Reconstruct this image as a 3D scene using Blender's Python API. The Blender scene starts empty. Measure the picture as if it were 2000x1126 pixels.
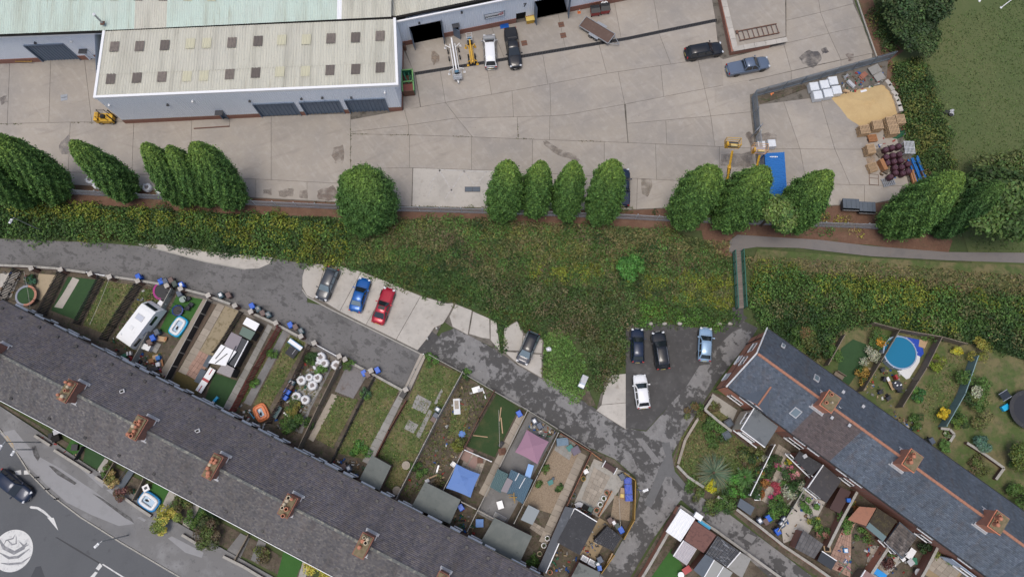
import bpy,math,random
import numpy as np
from mathutils import Vector,Matrix
R = math.radians
random.seed(7)
RNG = np.random.default_rng(11)
SC = bpy.context.scene
COL = SC.collection

# ------------------------------------------------------------------ camera, sky, sun, exposure
CAM_H,TILT,FPX = 85.0,R(13),1333.0
cam = bpy.data.cameras.new('camera')
cam.lens = 24.0; cam.sensor_width = 36.0; cam.clip_start = 1; cam.clip_end = 3000
cam_ob = bpy.data.objects.new('camera',cam); COL.objects.link(cam_ob)
cam_ob.location = (0,0,CAM_H); cam_ob.rotation_euler = (TILT,0,0)
SC.camera = cam_ob
W = bpy.data.worlds.new('World'); SC.world = W; W.use_nodes = True
wn = W.node_tree
sky = wn.nodes.new('ShaderNodeTexSky'); sky.sky_type = 'NISHITA'; sky.sun_disc = False
SUN_EL,SUN_AZ = R(79),R(215)
sky.sun_elevation = SUN_EL; sky.sun_rotation = SUN_AZ
sky.dust_density = 4.0; sky.air_density = 1.0; sky.ozone_density = 1.0
bg = wn.nodes['Background']; bg.inputs['Strength'].default_value = 0.13
wn.links.new(sky.outputs[0],bg.inputs['Color'])
sun = bpy.data.lights.new('sun','SUN'); sun.energy = 1.35; sun.angle = R(24); sun.color = (1,.95,.88)
sun_ob = bpy.data.objects.new('sun',sun); COL.objects.link(sun_ob)
sd = Vector((math.sin(SUN_AZ) * math.cos(SUN_EL),math.cos(SUN_AZ) * math.cos(SUN_EL),math.sin(SUN_EL)))
sun_ob.rotation_euler = sd.to_track_quat('Z','Y').to_euler(); sun_ob.location = (0,0,60)
SC.view_settings.view_transform = 'Standard'; SC.view_settings.look = 'None'
SC.view_settings.gamma = 1; SC.view_settings.use_curve_mapping = False
SC.view_settings.exposure = 0.1
SC.cycles.max_bounces = 6

# ------------------------------------------------------------------ helpers
def P(u,v,z=0.0):
    """point of the photograph (2000 px wide) brought down to the height z in metres"""
    dx = (u - 1000) / FPX; dy = -(v - 563) / FPX
    c,s = math.cos(TILT),math.sin(TILT)
    wy = dy * c + s; wz = dy * s - c
    t = (CAM_H - z) / -wz
    return Vector((dx * t,wy * t,z))
def PP(pts,z=0.0): return [P(u,v,z) for u,v in pts]

def setp(o,label=None,cat=None,group=None,kind=None):
    if label: o['label'] = label
    if cat: o['category'] = cat
    if group: o['group'] = group
    if kind: o['kind'] = kind
    return o
def thing(name,label,cat,loc=(0,0,0),rz=0,group=None):
    o = bpy.data.objects.new(name,None); COL.objects.link(o)
    o.empty_display_size = .2
    o.location = loc; o.rotation_euler = (0,0,rz)
    return setp(o,label,cat,group)
def copy_tree(o,parent=None):
    c = o.copy(); COL.objects.link(c)
    if parent: c.parent = parent
    for ch in list(o.children): copy_tree(ch,c)
    return c

class MB:
    def __init__(s): s.v = []; s.f = []; s.m = []; s.cm = 0
    def add(s,vs,fs):
        o = len(s.v); s.v += [tuple(v) for v in vs]
        s.f += [tuple(i + o for i in f) for f in fs]; s.m += [s.cm] * len(fs); return s
    def box(s,c,d,rz=0.0,M=None):
        x,y,z = d[0] / 2,d[1] / 2,d[2] / 2
        vs = [Vector((a * x,b * y,e * z)) for e in (-1,1) for b in (-1,1) for a in (-1,1)]
        m = M if M is not None else Matrix.Rotation(rz,3,'Z')
        vs = [m @ v + Vector(c) for v in vs]
        return s.add(vs,[(0,2,3,1),(4,5,7,6),(0,1,5,4),(2,6,7,3),(0,4,6,2),(1,3,7,5)])
    def prism(s,poly,z0,z1):
        n = len(poly)
        a = sum(poly[i][0] * poly[(i + 1) % n][1] - poly[(i + 1) % n][0] * poly[i][1] for i in range(n))
        if a < 0: poly = list(reversed(poly))
        zz1 = z1 if not isinstance(z1,(list,tuple)) else (list(reversed(z1)) if a < 0 else z1)
        b = [(p[0],p[1],z0) for p in poly]
        t = [(p[0],p[1],zz1[i] if isinstance(zz1,(list,tuple)) else zz1) for i,p in enumerate(poly)]
        fs = [tuple(range(2 * n - 1,n - 1,-1))[::-1],tuple(range(n - 1,-1,-1))]
        fs += [(i,(i + 1) % n,n + (i + 1) % n,n + i) for i in range(n)]
        return s.add(b + t,fs)
    def wall(s,A,B,th,z0,z1,side=0):
        """box along A-B; side 0 centred, 1 to the left of A->B, -1 to the right"""
        A = Vector(A[:2]); B = Vector(B[:2]); d = (B - A).normalized(); n = Vector((-d.y,d.x))
        lo,hi = (-th / 2,th / 2) if side == 0 else ((0,th) if side > 0 else (-th,0))
        return s.prism([A + n * lo,B + n * lo,B + n * hi,A + n * hi],z0,z1)
    def quad(s,*p): return s.add(p,[tuple(range(len(p)))])
    def tube(s,pts,r,n=6,cap=True):
        pts = [Vector(p) for p in pts]; rs = r if isinstance(r,(list,tuple)) else [r] * len(pts)
        rings = []; up = None
        for i,p in enumerate(pts):
            d = (pts[min(i + 1,len(pts) - 1)] - pts[max(i - 1,0)]).normalized()
            if up is None or abs(up.dot(d)) > .95: up = Vector((0,0,1)) if abs(d.z) < .9 else Vector((1,0,0))
            a = d.cross(up).normalized(); b = a.cross(d)
            rings.append([p + (a * math.cos(k * 2 * math.pi / n) + b * math.sin(k * 2 * math.pi / n)) * rs[i] for k in range(n)])
        vs = [v for q in rings for v in q]; fs = []
        for i in range(len(pts) - 1):
            for k in range(n):
                fs.append((i * n + k,i * n + (k + 1) % n,(i + 1) * n + (k + 1) % n,(i + 1) * n + k))
        if cap: fs += [tuple(range(n))[::-1],tuple(range((len(pts) - 1) * n,len(pts) * n))]
        return s.add(vs,fs)
    def lathe(s,c,prof,n=12,sx=1,sy=1,rz=0):
        """prof: (radius, z) from bottom to top"""
        vs = []; fs = []; c = Vector(c)
        for r,z in prof:
            for k in range(n):
                a = k * 2 * math.pi / n; x,y = r * sx * math.cos(a),r * sy * math.sin(a)
                vs.append((c.x + x * math.cos(rz) - y * math.sin(rz),c.y + x * math.sin(rz) + y * math.cos(rz),c.z + z))
        for i in range(len(prof) - 1):
            for k in range(n): fs.append((i * n + k,i * n + (k + 1) % n,(i + 1) * n + (k + 1) % n,(i + 1) * n + k))
        fs += [tuple(range(n))[::-1],tuple(range((len(prof) - 1) * n,len(prof) * n))]
        return s.add(vs,fs)
    def blob(s,c,r,n=10,rings=6,jit=.1,seed=0):
        q = random.Random(seed); vs = []; fs = []
        for i in range(rings + 1):
            t = math.pi * i / rings
            for k in range(n):
                a = 2 * math.pi * k / n; j = 1 + q.uniform(-jit,jit)
                vs.append((c[0] + r[0] * j * math.sin(t) * math.cos(a),c[1] + r[1] * j * math.sin(t) * math.sin(a),c[2] - r[2] * j * math.cos(t)))
        for i in range(rings):
            for k in range(n): fs.append((i * n + k,i * n + (k + 1) % n,(i + 1) * n + (k + 1) % n,(i + 1) * n + k))
        return s.add(vs,fs)
    def build(s,name,mats,parent=None,world=True,smooth=False,**pr):
        me = bpy.data.meshes.new(name)
        off = Vector(parent.location) if (parent is not None and world) else Vector((0,0,0))
        p = parent
        while p is not None and world and p.parent is not None:
            p = p.parent; off += Vector(p.location)
        me.from_pydata([(v[0] - off.x,v[1] - off.y,v[2] - off.z) for v in s.v],[],s.f)
        for m in (mats if isinstance(mats,(list,tuple)) else [mats]): me.materials.append(m)
        if max(s.m,default=0) > 0: me.polygons.foreach_set('material_index',s.m)
        if smooth: me.polygons.foreach_set('use_smooth',[True] * len(me.polygons))
        o = bpy.data.objects.new(name,me); COL.objects.link(o)
        if parent is not None: o.parent = parent
        return setp(o,**pr)

def np_mesh(name,V,Fq,mat,parent=None,col=None,nv=4,smooth=False,**pr):
    """fast mesh: V (n,3), Fq (m,nv) ints, per vertex colour col (n,3)"""
    me = bpy.data.meshes.new(name)
    me.vertices.add(len(V)); me.vertices.foreach_set('co',np.ascontiguousarray(V,np.float32).ravel())
    me.loops.add(Fq.size); me.loops.foreach_set('vertex_index',np.ascontiguousarray(Fq,np.int32).ravel())
    me.polygons.add(len(Fq)); me.polygons.foreach_set('loop_start',np.arange(0,Fq.size,nv,dtype=np.int32))
    if smooth: me.polygons.foreach_set('use_smooth',np.ones(len(Fq),bool))
    me.update(calc_edges=True)
    if col is not None:
        if mat is M_leaf: col = np.asarray(col) * 1.56
        at = me.attributes.new('col','FLOAT_COLOR','POINT')
        c4 = np.ones((len(V),4),np.float32); c4[:,:3] = col
        at.data.foreach_set('color',c4.ravel())
    me.materials.append(mat)
    o = bpy.data.objects.new(name,me); COL.objects.link(o)
    if parent is not None: o.parent = parent
    return setp(o,**pr)

# ------------------------------------------------------------------ materials
MC = {}
def mat(name,col=(.5,.5,.5),rough=.75,metal=0.0,marks=(),bump=0.0,bscale=8.0,attr=False,vary=0.0,spec=None,coat=0.0,local=False,alpha=1.0,trans=0.0,ragged=0):
    """marks: (scale, lo, hi, colour, strength, stretch(x,y,z), angle) blotches laid over the base colour"""
    if name in MC: return MC[name]
    m = bpy.data.materials.new(name); m.use_nodes = True
    nt = m.node_tree; N = nt.nodes; L = nt.links; b = N['Principled BSDF']
    b.inputs['Roughness'].default_value = rough; b.inputs['Metallic'].default_value = metal
    if spec is not None: b.inputs['Specular IOR Level'].default_value = spec
    if coat: b.inputs['Coat Weight'].default_value = coat; b.inputs['Coat Roughness'].default_value = .08
    if trans: b.inputs['Transmission Weight'].default_value = trans
    if alpha < 1: b.inputs['Alpha'].default_value = alpha
    if local: tc = N.new('ShaderNodeTexCoord'); pos = tc.outputs['Object']
    else: geo = N.new('ShaderNodeNewGeometry'); pos = geo.outputs['Position']
    def mix(a,fac,c,mode='MIX'):
        x = N.new('ShaderNodeMix'); x.data_type = 'RGBA'; x.blend_type = mode
        for sock,val in ((x.inputs[0],fac),(x.inputs[6],a),(x.inputs[7],c)):
            if hasattr(val,'is_linked'): L.new(val,sock)
            elif isinstance(val,(int,float)): sock.default_value = val
            else: sock.default_value = (*val,1)
        return x.outputs[2]
    if attr:
        at = N.new('ShaderNodeAttribute'); at.attribute_name = 'col'; cur = at.outputs['Color']
    else:
        rgb = N.new('ShaderNodeRGB'); rgb.outputs[0].default_value = (*col,1); cur = rgb.outputs[0]
    if vary:
        oi = N.new('ShaderNodeObjectInfo'); mr = N.new('ShaderNodeMapRange')
        mr.inputs[3].default_value = 1 - vary; mr.inputs[4].default_value = 1 + vary
        L.new(oi.outputs['Random'],mr.inputs[0])
        hs = N.new('ShaderNodeHueSaturation'); L.new(cur,hs.inputs['Color']); L.new(mr.outputs[0],hs.inputs['Value']); cur = hs.outputs[0]
    for mk in marks:
        sc,lo,hi,c,st = mk[:5]
        stretch = mk[5] if len(mk) > 5 else (1,1,1); ang = mk[6] if len(mk) > 6 else 0
        mp = N.new('ShaderNodeMapping'); mp.inputs['Scale'].default_value = stretch
        mp.vector_type = 'POINT'
        rt = N.new('ShaderNodeVectorRotate'); rt.rotation_type = 'Z_AXIS'; rt.inputs['Angle'].default_value = ang
        L.new(pos,rt.inputs['Vector']); L.new(rt.outputs[0],mp.inputs['Vector'])
        n = N.new('ShaderNodeTexNoise'); n.inputs['Scale'].default_value = sc; n.inputs['Detail'].default_value = 6; n.inputs['Roughness'].default_value = .62
        L.new(mp.outputs[0],n.inputs['Vector'])
        r = N.new('ShaderNodeMapRange'); r.inputs[1].default_value = lo; r.inputs[2].default_value = hi; r.inputs[4].default_value = st
        L.new(n.outputs['Fac'],r.inputs[0]); cur = mix(cur,r.outputs[0],c)
    L.new(cur,b.inputs['Base Color'])
    if bump:
        n = N.new('ShaderNodeTexNoise'); n.inputs['Scale'].default_value = bscale; n.inputs['Detail'].default_value = 5
        L.new(pos,n.inputs['Vector'])
        bp = N.new('ShaderNodeBump'); bp.inputs['Strength'].default_value = bump; bp.inputs['Distance'].default_value = .05
        L.new(n.outputs['Fac'],bp.inputs['Height']); L.new(bp.outputs[0],b.inputs['Normal'])
    if ragged:
        n = N.new('ShaderNodeTexNoise'); n.inputs['Scale'].default_value = ragged; n.inputs['Detail'].default_value = 5; L.new(pos,n.inputs['Vector'])
        r = N.new('ShaderNodeMapRange'); r.inputs[1].default_value = .32; r.inputs[2].default_value = .66; r.inputs[4].default_value = .8; L.new(n.outputs['Fac'],r.inputs[0]); L.new(r.outputs[0],b.inputs['Alpha'])
    MC[name] = m; return m

def brickmat(name,c1,c2,mortar,scale=1.0):
    m = mat(name,c1,.85); nt = m.node_tree; N = nt.nodes; L = nt.links; b = N['Principled BSDF']
    geo = N.new('ShaderNodeNewGeometry'); sx = N.new('ShaderNodeSeparateXYZ'); L.new(geo.outputs['Position'],sx.inputs[0])
    ad = N.new('ShaderNodeMath'); ad.operation = 'ADD'; L.new(sx.outputs[0],ad.inputs[0]); L.new(sx.outputs[1],ad.inputs[1])
    cb = N.new('ShaderNodeCombineXYZ'); L.new(ad.outputs[0],cb.inputs[0]); L.new(sx.outputs[2],cb.inputs[1])
    br = N.new('ShaderNodeTexBrick'); br.inputs['Scale'].default_value = 1
    br.inputs['Brick Width'].default_value = .225 * scale; br.inputs['Row Height'].default_value = .075 * scale
    br.inputs['Mortar Size'].default_value = .008; br.inputs['Color1'].default_value = (*c1,1)
    br.inputs['Color2'].default_value = (*c2,1); br.inputs['Mortar'].default_value = (*mortar,1)
    L.new(cb.outputs[0],br.inputs['Vector'])
    n = N.new('ShaderNodeTexNoise'); n.inputs['Scale'].default_value = 1.2; n.inputs['Detail'].default_value = 5; L.new(geo.outputs['Position'],n.inputs['Vector'])
    x = N.new('ShaderNodeMix'); x.data_type = 'RGBA'; x.blend_type = 'MULTIPLY'; x.inputs[0].default_value = .25
    L.new(br.outputs[0],x.inputs[6]); L.new(n.outputs['Fac'],x.inputs[7])
    L.new(x.outputs[2],b.inputs['Base Color']); return m

WHITE = (.75,.75,.75)
M_white = mat('white_paint',(.72,.73,.74),.45,marks=[(3,.55,.8,(.5,.5,.48),.35)])
M_wplastic = mat('white_plastic',(.78,.79,.8),.35)
M_black = mat('black_plastic',(.018,.018,.02),.5)
M_rubber = mat('rubber',(.02,.02,.022),.85)
M_glass = mat('dark_glass',(.02,.026,.032),.06,spec=.8)
M_glassl = mat('pale_glass',(.16,.21,.24),.08,spec=.8)
M_steel = mat('galvanised_steel',(.4,.42,.44),.42,metal=.6,marks=[(4,.5,.75,(.25,.25,.25),.5)])
M_dsteel = mat('dark_steel',(.06,.062,.07),.5,metal=.3)
M_alu = mat('aluminium',(.55,.56,.58),.3,metal=.8)
M_rust = mat('rusty_steel',(.13,.07,.05),.8,marks=[(6,.4,.7,(.2,.09,.05),.7)])
M_concrete = mat('yard_concrete',(.345,.308,.262),.85,bump=.15,bscale=25,vary=.09,marks=[(1.1,.52,.7,(.41,.37,.325),.55,(.18,1.6,1),.9),(.8,.55,.7,(.25,.22,.19),.5,(.2,1.4,1),-.35),(2.3,.68,.73,(.15,.13,.115),.6),
    (.12,.42,.68,(.25,.235,.22),.75),(.9,.5,.8,(.44,.41,.37),.5),(3.2,.55,.8,(.24,.22,.2),.4),(.5,.62,.75,(.2,.18,.165),.45,(.35,1.6,1),.25)])
M_concpale = mat('pale_concrete',(.46,.43,.385),.88,bump=.15,bscale=25,vary=.06,marks=[
    (.4,.45,.7,(.32,.3,.27),.7),(2.5,.55,.78,(.26,.23,.2),.55),(.9,.6,.72,(.22,.19,.15),.5)])
M_joint = mat('joint_dirt',(.15,.135,.115),.95,marks=[(.8,.5,.65,(.05,.045,.035),.8)])
M_asphalt = mat('worn_asphalt',(.155,.15,.147),.8,bump=.25,bscale=40,marks=[
    (.2,.48,.62,(.11,.107,.104),.8),(.9,.54,.6,(.075,.073,.071),.75,(.7,1.15,1),.5),(2.6,.57,.62,(.07,.068,.066),.6),(5,.5,.8,(.19,.185,.18),.4)])
M_alley = mat('patched_asphalt',(.062,.06,.058),.75,bump=.25,bscale=40,marks=[
    (.3,.5,.53,(.22,.215,.21),.85,(1,1,1),0),(1.4,.54,.6,(.24,.235,.23),.6),(.9,.6,.66,(.05,.05,.05),.8),(.6,.6,.7,(.035,.034,.033),.7),(6,.5,.8,(.1,.1,.095),.4)])
M_road = mat('road_asphalt',(.098,.103,.11),.8,bump=.3,bscale=60,marks=[(.3,.5,.75,(.075,.078,.085),.6),(9,.5,.8,(.13,.135,.14),.5),(.8,.64,.7,(.05,.05,.055),.4)])
M_lot = mat('dark_asphalt',(.055,.053,.052),.75,bump=.25,bscale=40,marks=[(.3,.5,.7,(.1,.098,.095),.7),(1.5,.56,.68,(.14,.135,.13),.5),(.5,.6,.72,(.032,.03,.03),.6)])
M_pave = mat('pavement_asphalt',(.17,.168,.166),.85,bump=.2,bscale=40,marks=[(.5,.48,.62,(.27,.27,.27),.6),(2,.58,.66,(.1,.1,.1),.6),(.25,.55,.65,(.15,.15,.152),.7)])
M_earth = mat('red_earth',(.14,.075,.048),.95,bump=.5,bscale=6,marks=[(.8,.45,.7,(.2,.12,.08),.7),(4,.5,.7,(.08,.05,.035),.6),(.35,.55,.7,(.07,.075,.03),.6)])
M_soil = mat('dark_soil',(.085,.068,.05),.95,bump=.5,bscale=6,marks=[(.35,.5,.6,(.17,.145,.115),.7),(1.2,.45,.6,(.13,.105,.075),.8),(2.1,.55,.62,(.05,.07,.025),.8),(5,.5,.7,(.045,.035,.025),.6)])
M_ground = mat('rough_ground',(.06,.085,.028),.95,bump=.6,bscale=4,marks=[(.5,.5,.7,(.1,.1,.045),.7),(2.5,.5,.7,(.035,.055,.016),.7)])
M_grass = mat('park_grass',(.078,.108,.036),.95,bump=.25,bscale=12,marks=[(.12,.4,.7,(.12,.13,.052),.75),(1.1,.5,.75,(.065,.1,.026),.6),(6,.45,.75,(.12,.125,.055),.45)])
M_lawn = mat('rough_lawn',(.075,.11,.03),.95,bump=.5,bscale=14,marks=[(.35,.44,.58,(.18,.15,.075),.85),(1.3,.52,.62,(.13,.115,.06),.7),(1.8,.5,.7,(.04,.062,.015),.6),(7,.5,.75,(.11,.12,.05),.4)])
M_turf = mat('artificial_turf',(.035,.115,.02),.9,bump=.4,bscale=40,marks=[(1.2,.45,.75,(.05,.14,.03),.5)])
M_turf2 = mat('dull_turf',(.03,.075,.025),.9,bump=.4,bscale=40,marks=[(1.2,.45,.75,(.02,.05,.018),.5)])
M_gravel = mat('tan_gravel',(.3,.235,.165),.95,bump=.8,bscale=14,marks=[(9,.45,.6,(.19,.14,.095),.7),(15,.55,.7,(.42,.36,.28),.6)])
M_sand = mat('sand',(.52,.38,.19),.95,bump=.3,bscale=5,marks=[(.6,.45,.7,(.42,.29,.14),.6),(5,.5,.8,(.6,.46,.26),.4)])
M_slab = mat('paving_slab',(.33,.29,.24),.9,vary=.16,bump=.2,bscale=20,marks=[(2.5,.5,.75,(.22,.19,.15),.6)])
M_slabg = mat('grey_paving_slab',(.27,.265,.25),.9,vary=.14,bump=.2,bscale=20,marks=[(2.5,.5,.75,(.17,.17,.14),.6)])
M_slabp = mat('pink_paving_slab',(.36,.23,.18),.9,vary=.16,bump=.2,bscale=20,marks=[(2.5,.5,.75,(.24,.17,.13),.6)])
M_coping = mat('concrete_coping',(.36,.345,.31),.9,bump=.2,bscale=15,marks=[(2,.5,.75,(.22,.21,.18),.7),(6,.55,.75,(.15,.145,.12),.4)])
M_brick = brickmat('red_brick',(.36,.145,.095),(.29,.11,.075),(.26,.22,.19))
M_brickd = brickmat('dark_brick',(.19,.09,.068),(.15,.075,.06),(.16,.14,.12))
M_bricko = brickmat('orange_brick',(.72,.27,.16),(.62,.22,.125),(.36,.3,.25))
M_clad = mat('white_cladding',(.79,.85,.93),.45,marks=[(.8,.5,.8,(.68,.735,.82),.45,(1,1,.3),0)])
M_fascia = mat('white_fascia',(.8,.81,.82),.4)
M_door = mat('blue_grey_door',(.13,.175,.24),.5,marks=[(2,.5,.75,(.09,.12,.17),.5)])
M_mint = mat('mint_sheet',(.5,.6,.53),.7,marks=[(.9,.58,.75,(.3,.28,.2),.6,(2,.1,1),0),(.5,.45,.7,(.37,.4,.33),.7,(1.5,.12,1),0),(4,.55,.75,(.22,.22,.17),.35),(.09,.5,.62,(.5,.56,.5),.5)])
M_cream = mat('weathered_cream_sheet',(.53,.52,.44),.75,marks=[(1.3,.58,.75,(.27,.23,.16),.55,(2,.1,1),.04),(.7,.42,.7,(.35,.34,.285),.8,(1.6,.1,1),0),(4,.55,.75,(.25,.23,.18),.4),(.12,.5,.65,(.5,.49,.43),.5)])
M_slybrown = mat('brown_rooflight',(.16,.135,.115),.5,vary=.28,marks=[(3,.4,.7,(.1,.085,.075),.7)])
M_slycream = mat('cream_rooflight',(.52,.5,.36),.5)
M_leadw = mat('lead_flashing',(.45,.46,.48),.5,marks=[(6,.45,.7,(.3,.31,.33),.6)])
M_wood = mat('weathered_wood',(.2,.165,.125),.85,vary=.12,marks=[(3,.45,.7,(.13,.105,.08),.7,(1,1,4),0)])
M_woodn = mat('new_wood',(.43,.3,.18),.8,vary=.1,marks=[(4,.5,.75,(.33,.22,.12),.6)])
M_woodo = mat('orange_wood',(.36,.17,.075),.75,vary=.1,marks=[(4,.5,.75,(.26,.12,.05),.6)])
M_woody = mat('yellow_stained_wood',(.34,.21,.05),.75,vary=.1,marks=[(4,.5,.75,(.24,.14,.04),.6)])
M_woodd = mat('black_stained_wood',(.028,.027,.03),.75,vary=.2,marks=[(4,.5,.75,(.05,.045,.045),.6)])
M_woodr = mat('red_stained_wood',(.19,.032,.03),.75,vary=.2,marks=[(4,.5,.75,(.12,.022,.02),.6)])
M_woodb = mat('brown_stained_wood',(.12,.055,.035),.8,vary=.15,marks=[(4,.5,.75,(.08,.04,.028),.6)])
M_felt = mat('grey_roof_felt',(.13,.145,.135),.9,bump=.2,bscale=20,marks=[(.7,.45,.7,(.19,.2,.185),.6),(2,.6,.72,(.06,.065,.06),.6)])
M_feltd = mat('black_roof_felt',(.035,.036,.04),.8,bump=.2,bscale=20,marks=[(1.5,.5,.75,(.07,.07,.075),.6),(5,.62,.7,(.25,.25,.26),.4)])
M_feltb = mat('blue_grey_felt',(.1,.12,.145),.85,marks=[(1.5,.5,.75,(.07,.085,.1),.6)])
M_feltr = mat('red_brown_felt',(.17,.085,.07),.9,bump=.3,bscale=20,marks=[(3,.5,.6,(.1,.05,.045),.6),(9,.6,.68,(.03,.02,.02),.7)])
M_blue = mat('bright_blue_plastic',(.01,.12,.5),.4)
M_bluec = mat('blue_container_paint',(.012,.14,.44),.45,marks=[(2,.55,.75,(.02,.1,.3),.5)])
M_yellow = mat('yellow_paint',(.62,.36,.03),.45,marks=[(5,.6,.75,(.3,.17,.03),.5)])
M_orange = mat('orange_plastic',(.7,.2,.06),.45)
M_red = mat('red_paint',(.36,.03,.035),.4)
M_maroon = mat('maroon_plastic',(.055,.016,.024),.5,marks=[(4,.5,.75,(.1,.05,.08),.6)])
M_green = mat('green_paint',(.02,.16,.09),.5)
M_dgreen = mat('dark_green_plastic',(.02,.05,.03),.5)
M_terra = mat('terracotta',(.48,.2,.12),.8,marks=[(5,.5,.75,(.3,.12,.08),.6)])
M_buff = mat('buff_clay',(.5,.42,.3),.8)
M_nearblack = mat('near_black',(.012,.011,.01),.95)
M_bag = mat('white_woven_bag',(.68,.69,.7),.7,marks=[(4,.5,.75,(.5,.51,.52),.6)])
M_leaf = mat('leaves',(.06,.1,.03),.6,attr=True,spec=.25)
M_bark = mat('bark',(.09,.065,.045),.95,bump=.6,bscale=9)
M_slate = mat('roof_slate',(.1,.1,.11),.62,attr=True,marks=[(.3,.52,.72,(.14,.125,.12),.22),(1.0,.52,.7,(.15,.115,.1),.4,(.1,1.3,1),R(120)),(1.7,.56,.7,(.06,.058,.065),.45,(.12,1.2,1),R(118)),(2.4,.66,.74,(.2,.21,.19),.4)])
M_render = mat('cream_render',(.55,.5,.4),.85,marks=[(1.5,.5,.75,(.45,.4,.31),.5)])
M_water = mat('pool_water',(.008,.16,.29),.08,spec=.6,bump=.12,bscale=5)
M_poolblue = mat('pool_liner_blue',(.03,.25,.55),.35)
M_tarp = mat('blue_tarpaulin',(.012,.06,.42),.4,bump=1.0,bscale=4)
M_paint = mat('road_marking_white',(.62,.62,.6),.7,marks=[(2.5,.52,.62,(.42,.42,.42),.6),(10,.6,.68,(.2,.2,.2),.5)])

# ------------------------------------------------------------------ ground sheets
def sheet(name,poly,m,z,parent=None,kind='structure',px=True,**pr):
    pts = PP(poly,z) if px else [Vector((p[0],p[1],z)) for p in poly]
    a = sum(pts[i].x * pts[(i + 1) % len(pts)].y - pts[(i + 1) % len(pts)].x * pts[i].y for i in range(len(pts)))
    if a < 0: pts.reverse()
    mb = MB(); mb.add(pts,[tuple(range(len(pts)))])
    return mb.build(name,m,parent,kind=kind,**pr)
def slabsheet(name,poly,m,z0,z1,parent=None,**pr):
    pts = PP(poly,0)
    mb = MB(); mb.prism([(p.x,p.y) for p in pts],z0,z1)
    return mb.build(name,m,parent,**pr)
def inset(pts,d):
    """shrink a polygon by d metres"""
    n = len(pts); a = sum(pts[i].x * pts[(i + 1) % n].y - pts[(i + 1) % n].x * pts[i].y for i in range(n))
    if a < 0: pts = list(reversed(pts))
    out = []
    for i in range(n):
        p0,p,p1 = pts[i - 1],pts[i],pts[(i + 1) % n]
        d0 = (p - p0).xy.normalized(); d1 = (p1 - p).xy.normalized()
        n0 = Vector((-d0.y,d0.x)); n1 = Vector((-d1.y,d1.x)); b = n0 + n1
        k = d / max(.35,(1 + n0.dot(n1)))
        out.append(Vector((p.x + b.x * k,p.y + b.y * k,0)))
    return out
def lerp(a,b,t): return (a[0] + (b[0] - a[0]) * t,a[1] + (b[1] - a[1]) * t)
def on(line,x):
    for a,b in zip(line,line[1:]):
        if a[0] <= x <= b[0]: return (x,a[1] + (b[1] - a[1]) * (x - a[0]) / (b[0] - a[0]))
    a,b = (line[0],line[1]) if x < line[0][0] else (line[-2],line[-1])
    return (x,a[1] + (b[1] - a[1]) * (x - a[0]) / (b[0] - a[0]))
def panels(parent,top,bot,cuts,m,z0,h=.03,gap=.024,name='concrete_panel',nudge=0):
    """slabs between two long joints (photo px), cut at x positions: (x on top, x on bottom)"""
    for (a0,b0),(a1,b1) in zip(cuts,cuts[1:]):
        mid = [on(top,p[0]) for p in top if a0 < p[0] < a1]; midb = [on(bot,p[0]) for p in bot if b0 < p[0] < b1]
        q = [on(top,a0)] + mid + [on(top,a1),on(bot,b1)] + midb[::-1] + [on(bot,b0)]
        w = inset(PP(q),gap)
        mb = MB(); mb.prism([(p.x,p.y) for p in w],z0,z0 + h + random.uniform(0,.006))
        mb.build(name,m,parent)
def slab_grid(parent,A,B,C,D,nu,nv,m,z=.012,h=.035,gap=.012,name='paving_slab',skip=0,jit=0,px=True):
    """paving slabs over the quad A,B,C,D (A-B one edge, D-C the opposite)"""
    A,B,C,D = [P(*p) for p in (A,B,C,D)] if px else [Vector((*p,0)) for p in (A,B,C,D)]
    def f(s,t): return (A.lerp(B,s)).lerp(D.lerp(C,s),t)
    for i in range(nu):
        for j in range(nv):
            if random.random() < skip: continue
            q = inset([f(i / nu,j / nv),f((i + 1) / nu,j / nv),f((i + 1) / nu,(j + 1) / nv),f(i / nu,(j + 1) / nv)],gap)
            c = sum(q,Vector((0,0,0))) / 4; a = random.uniform(-jit,jit)
            q = [Matrix.Rotation(a,3,'Z') @ (p - c) + c for p in q]
            mb = MB(); mb.prism([(p.x,p.y) for p in q],z,z + h + random.uniform(0,.012)); mb.build(name,m,parent)

# ------------------------------------------------------------------ plants
def inpoly(X,Y,poly):
    ins = np.zeros(len(X),bool); n = len(poly)
    for i in range(n):
        x1,y1 = poly[i][0],poly[i][1]; x2,y2 = poly[(i + 1) % n][0],poly[(i + 1) % n][1]
        if y1 == y2: continue
        c = ((y1 > Y) != (y2 > Y)) & (X < (x2 - x1) * (Y - y1) / (y2 - y1) + x1); ins ^= c
    return ins
def leaf_quads(C,N,size,asp=1.5,rng=RNG,spread=.7):
    """leaf shaped quads at centres C with rough normals N"""
    n = len(C)
    N = N + rng.normal(0,spread,(n,3)); N /= np.linalg.norm(N,axis=1)[:,None] + 1e-9
    T = rng.normal(0,1,(n,3)); T -= N * (T * N).sum(1)[:,None]; T /= np.linalg.norm(T,axis=1)[:,None] + 1e-9
    B = np.cross(N,T); s = (size * rng.uniform(.6,1.3,n))[:,None] if np.ndim(size) == 0 else size[:,None]
    V = np.stack([C - T * s * asp * .5,C - B * s * .42 + N * s * .1,C + T * s * asp * .5,C + B * s * .42 + N * s * .1],1).reshape(-1,3)
    return V,np.arange(4 * n).reshape(n,4)
def jitter(base,n,amt=.25,rng=RNG):
    v = rng.normal(1,amt,(n,1)).clip(.45,1.8); h = rng.normal(1,amt * .35,(n,3))
    return (np.asarray(base) * v * h).clip(.004,.8)
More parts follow.
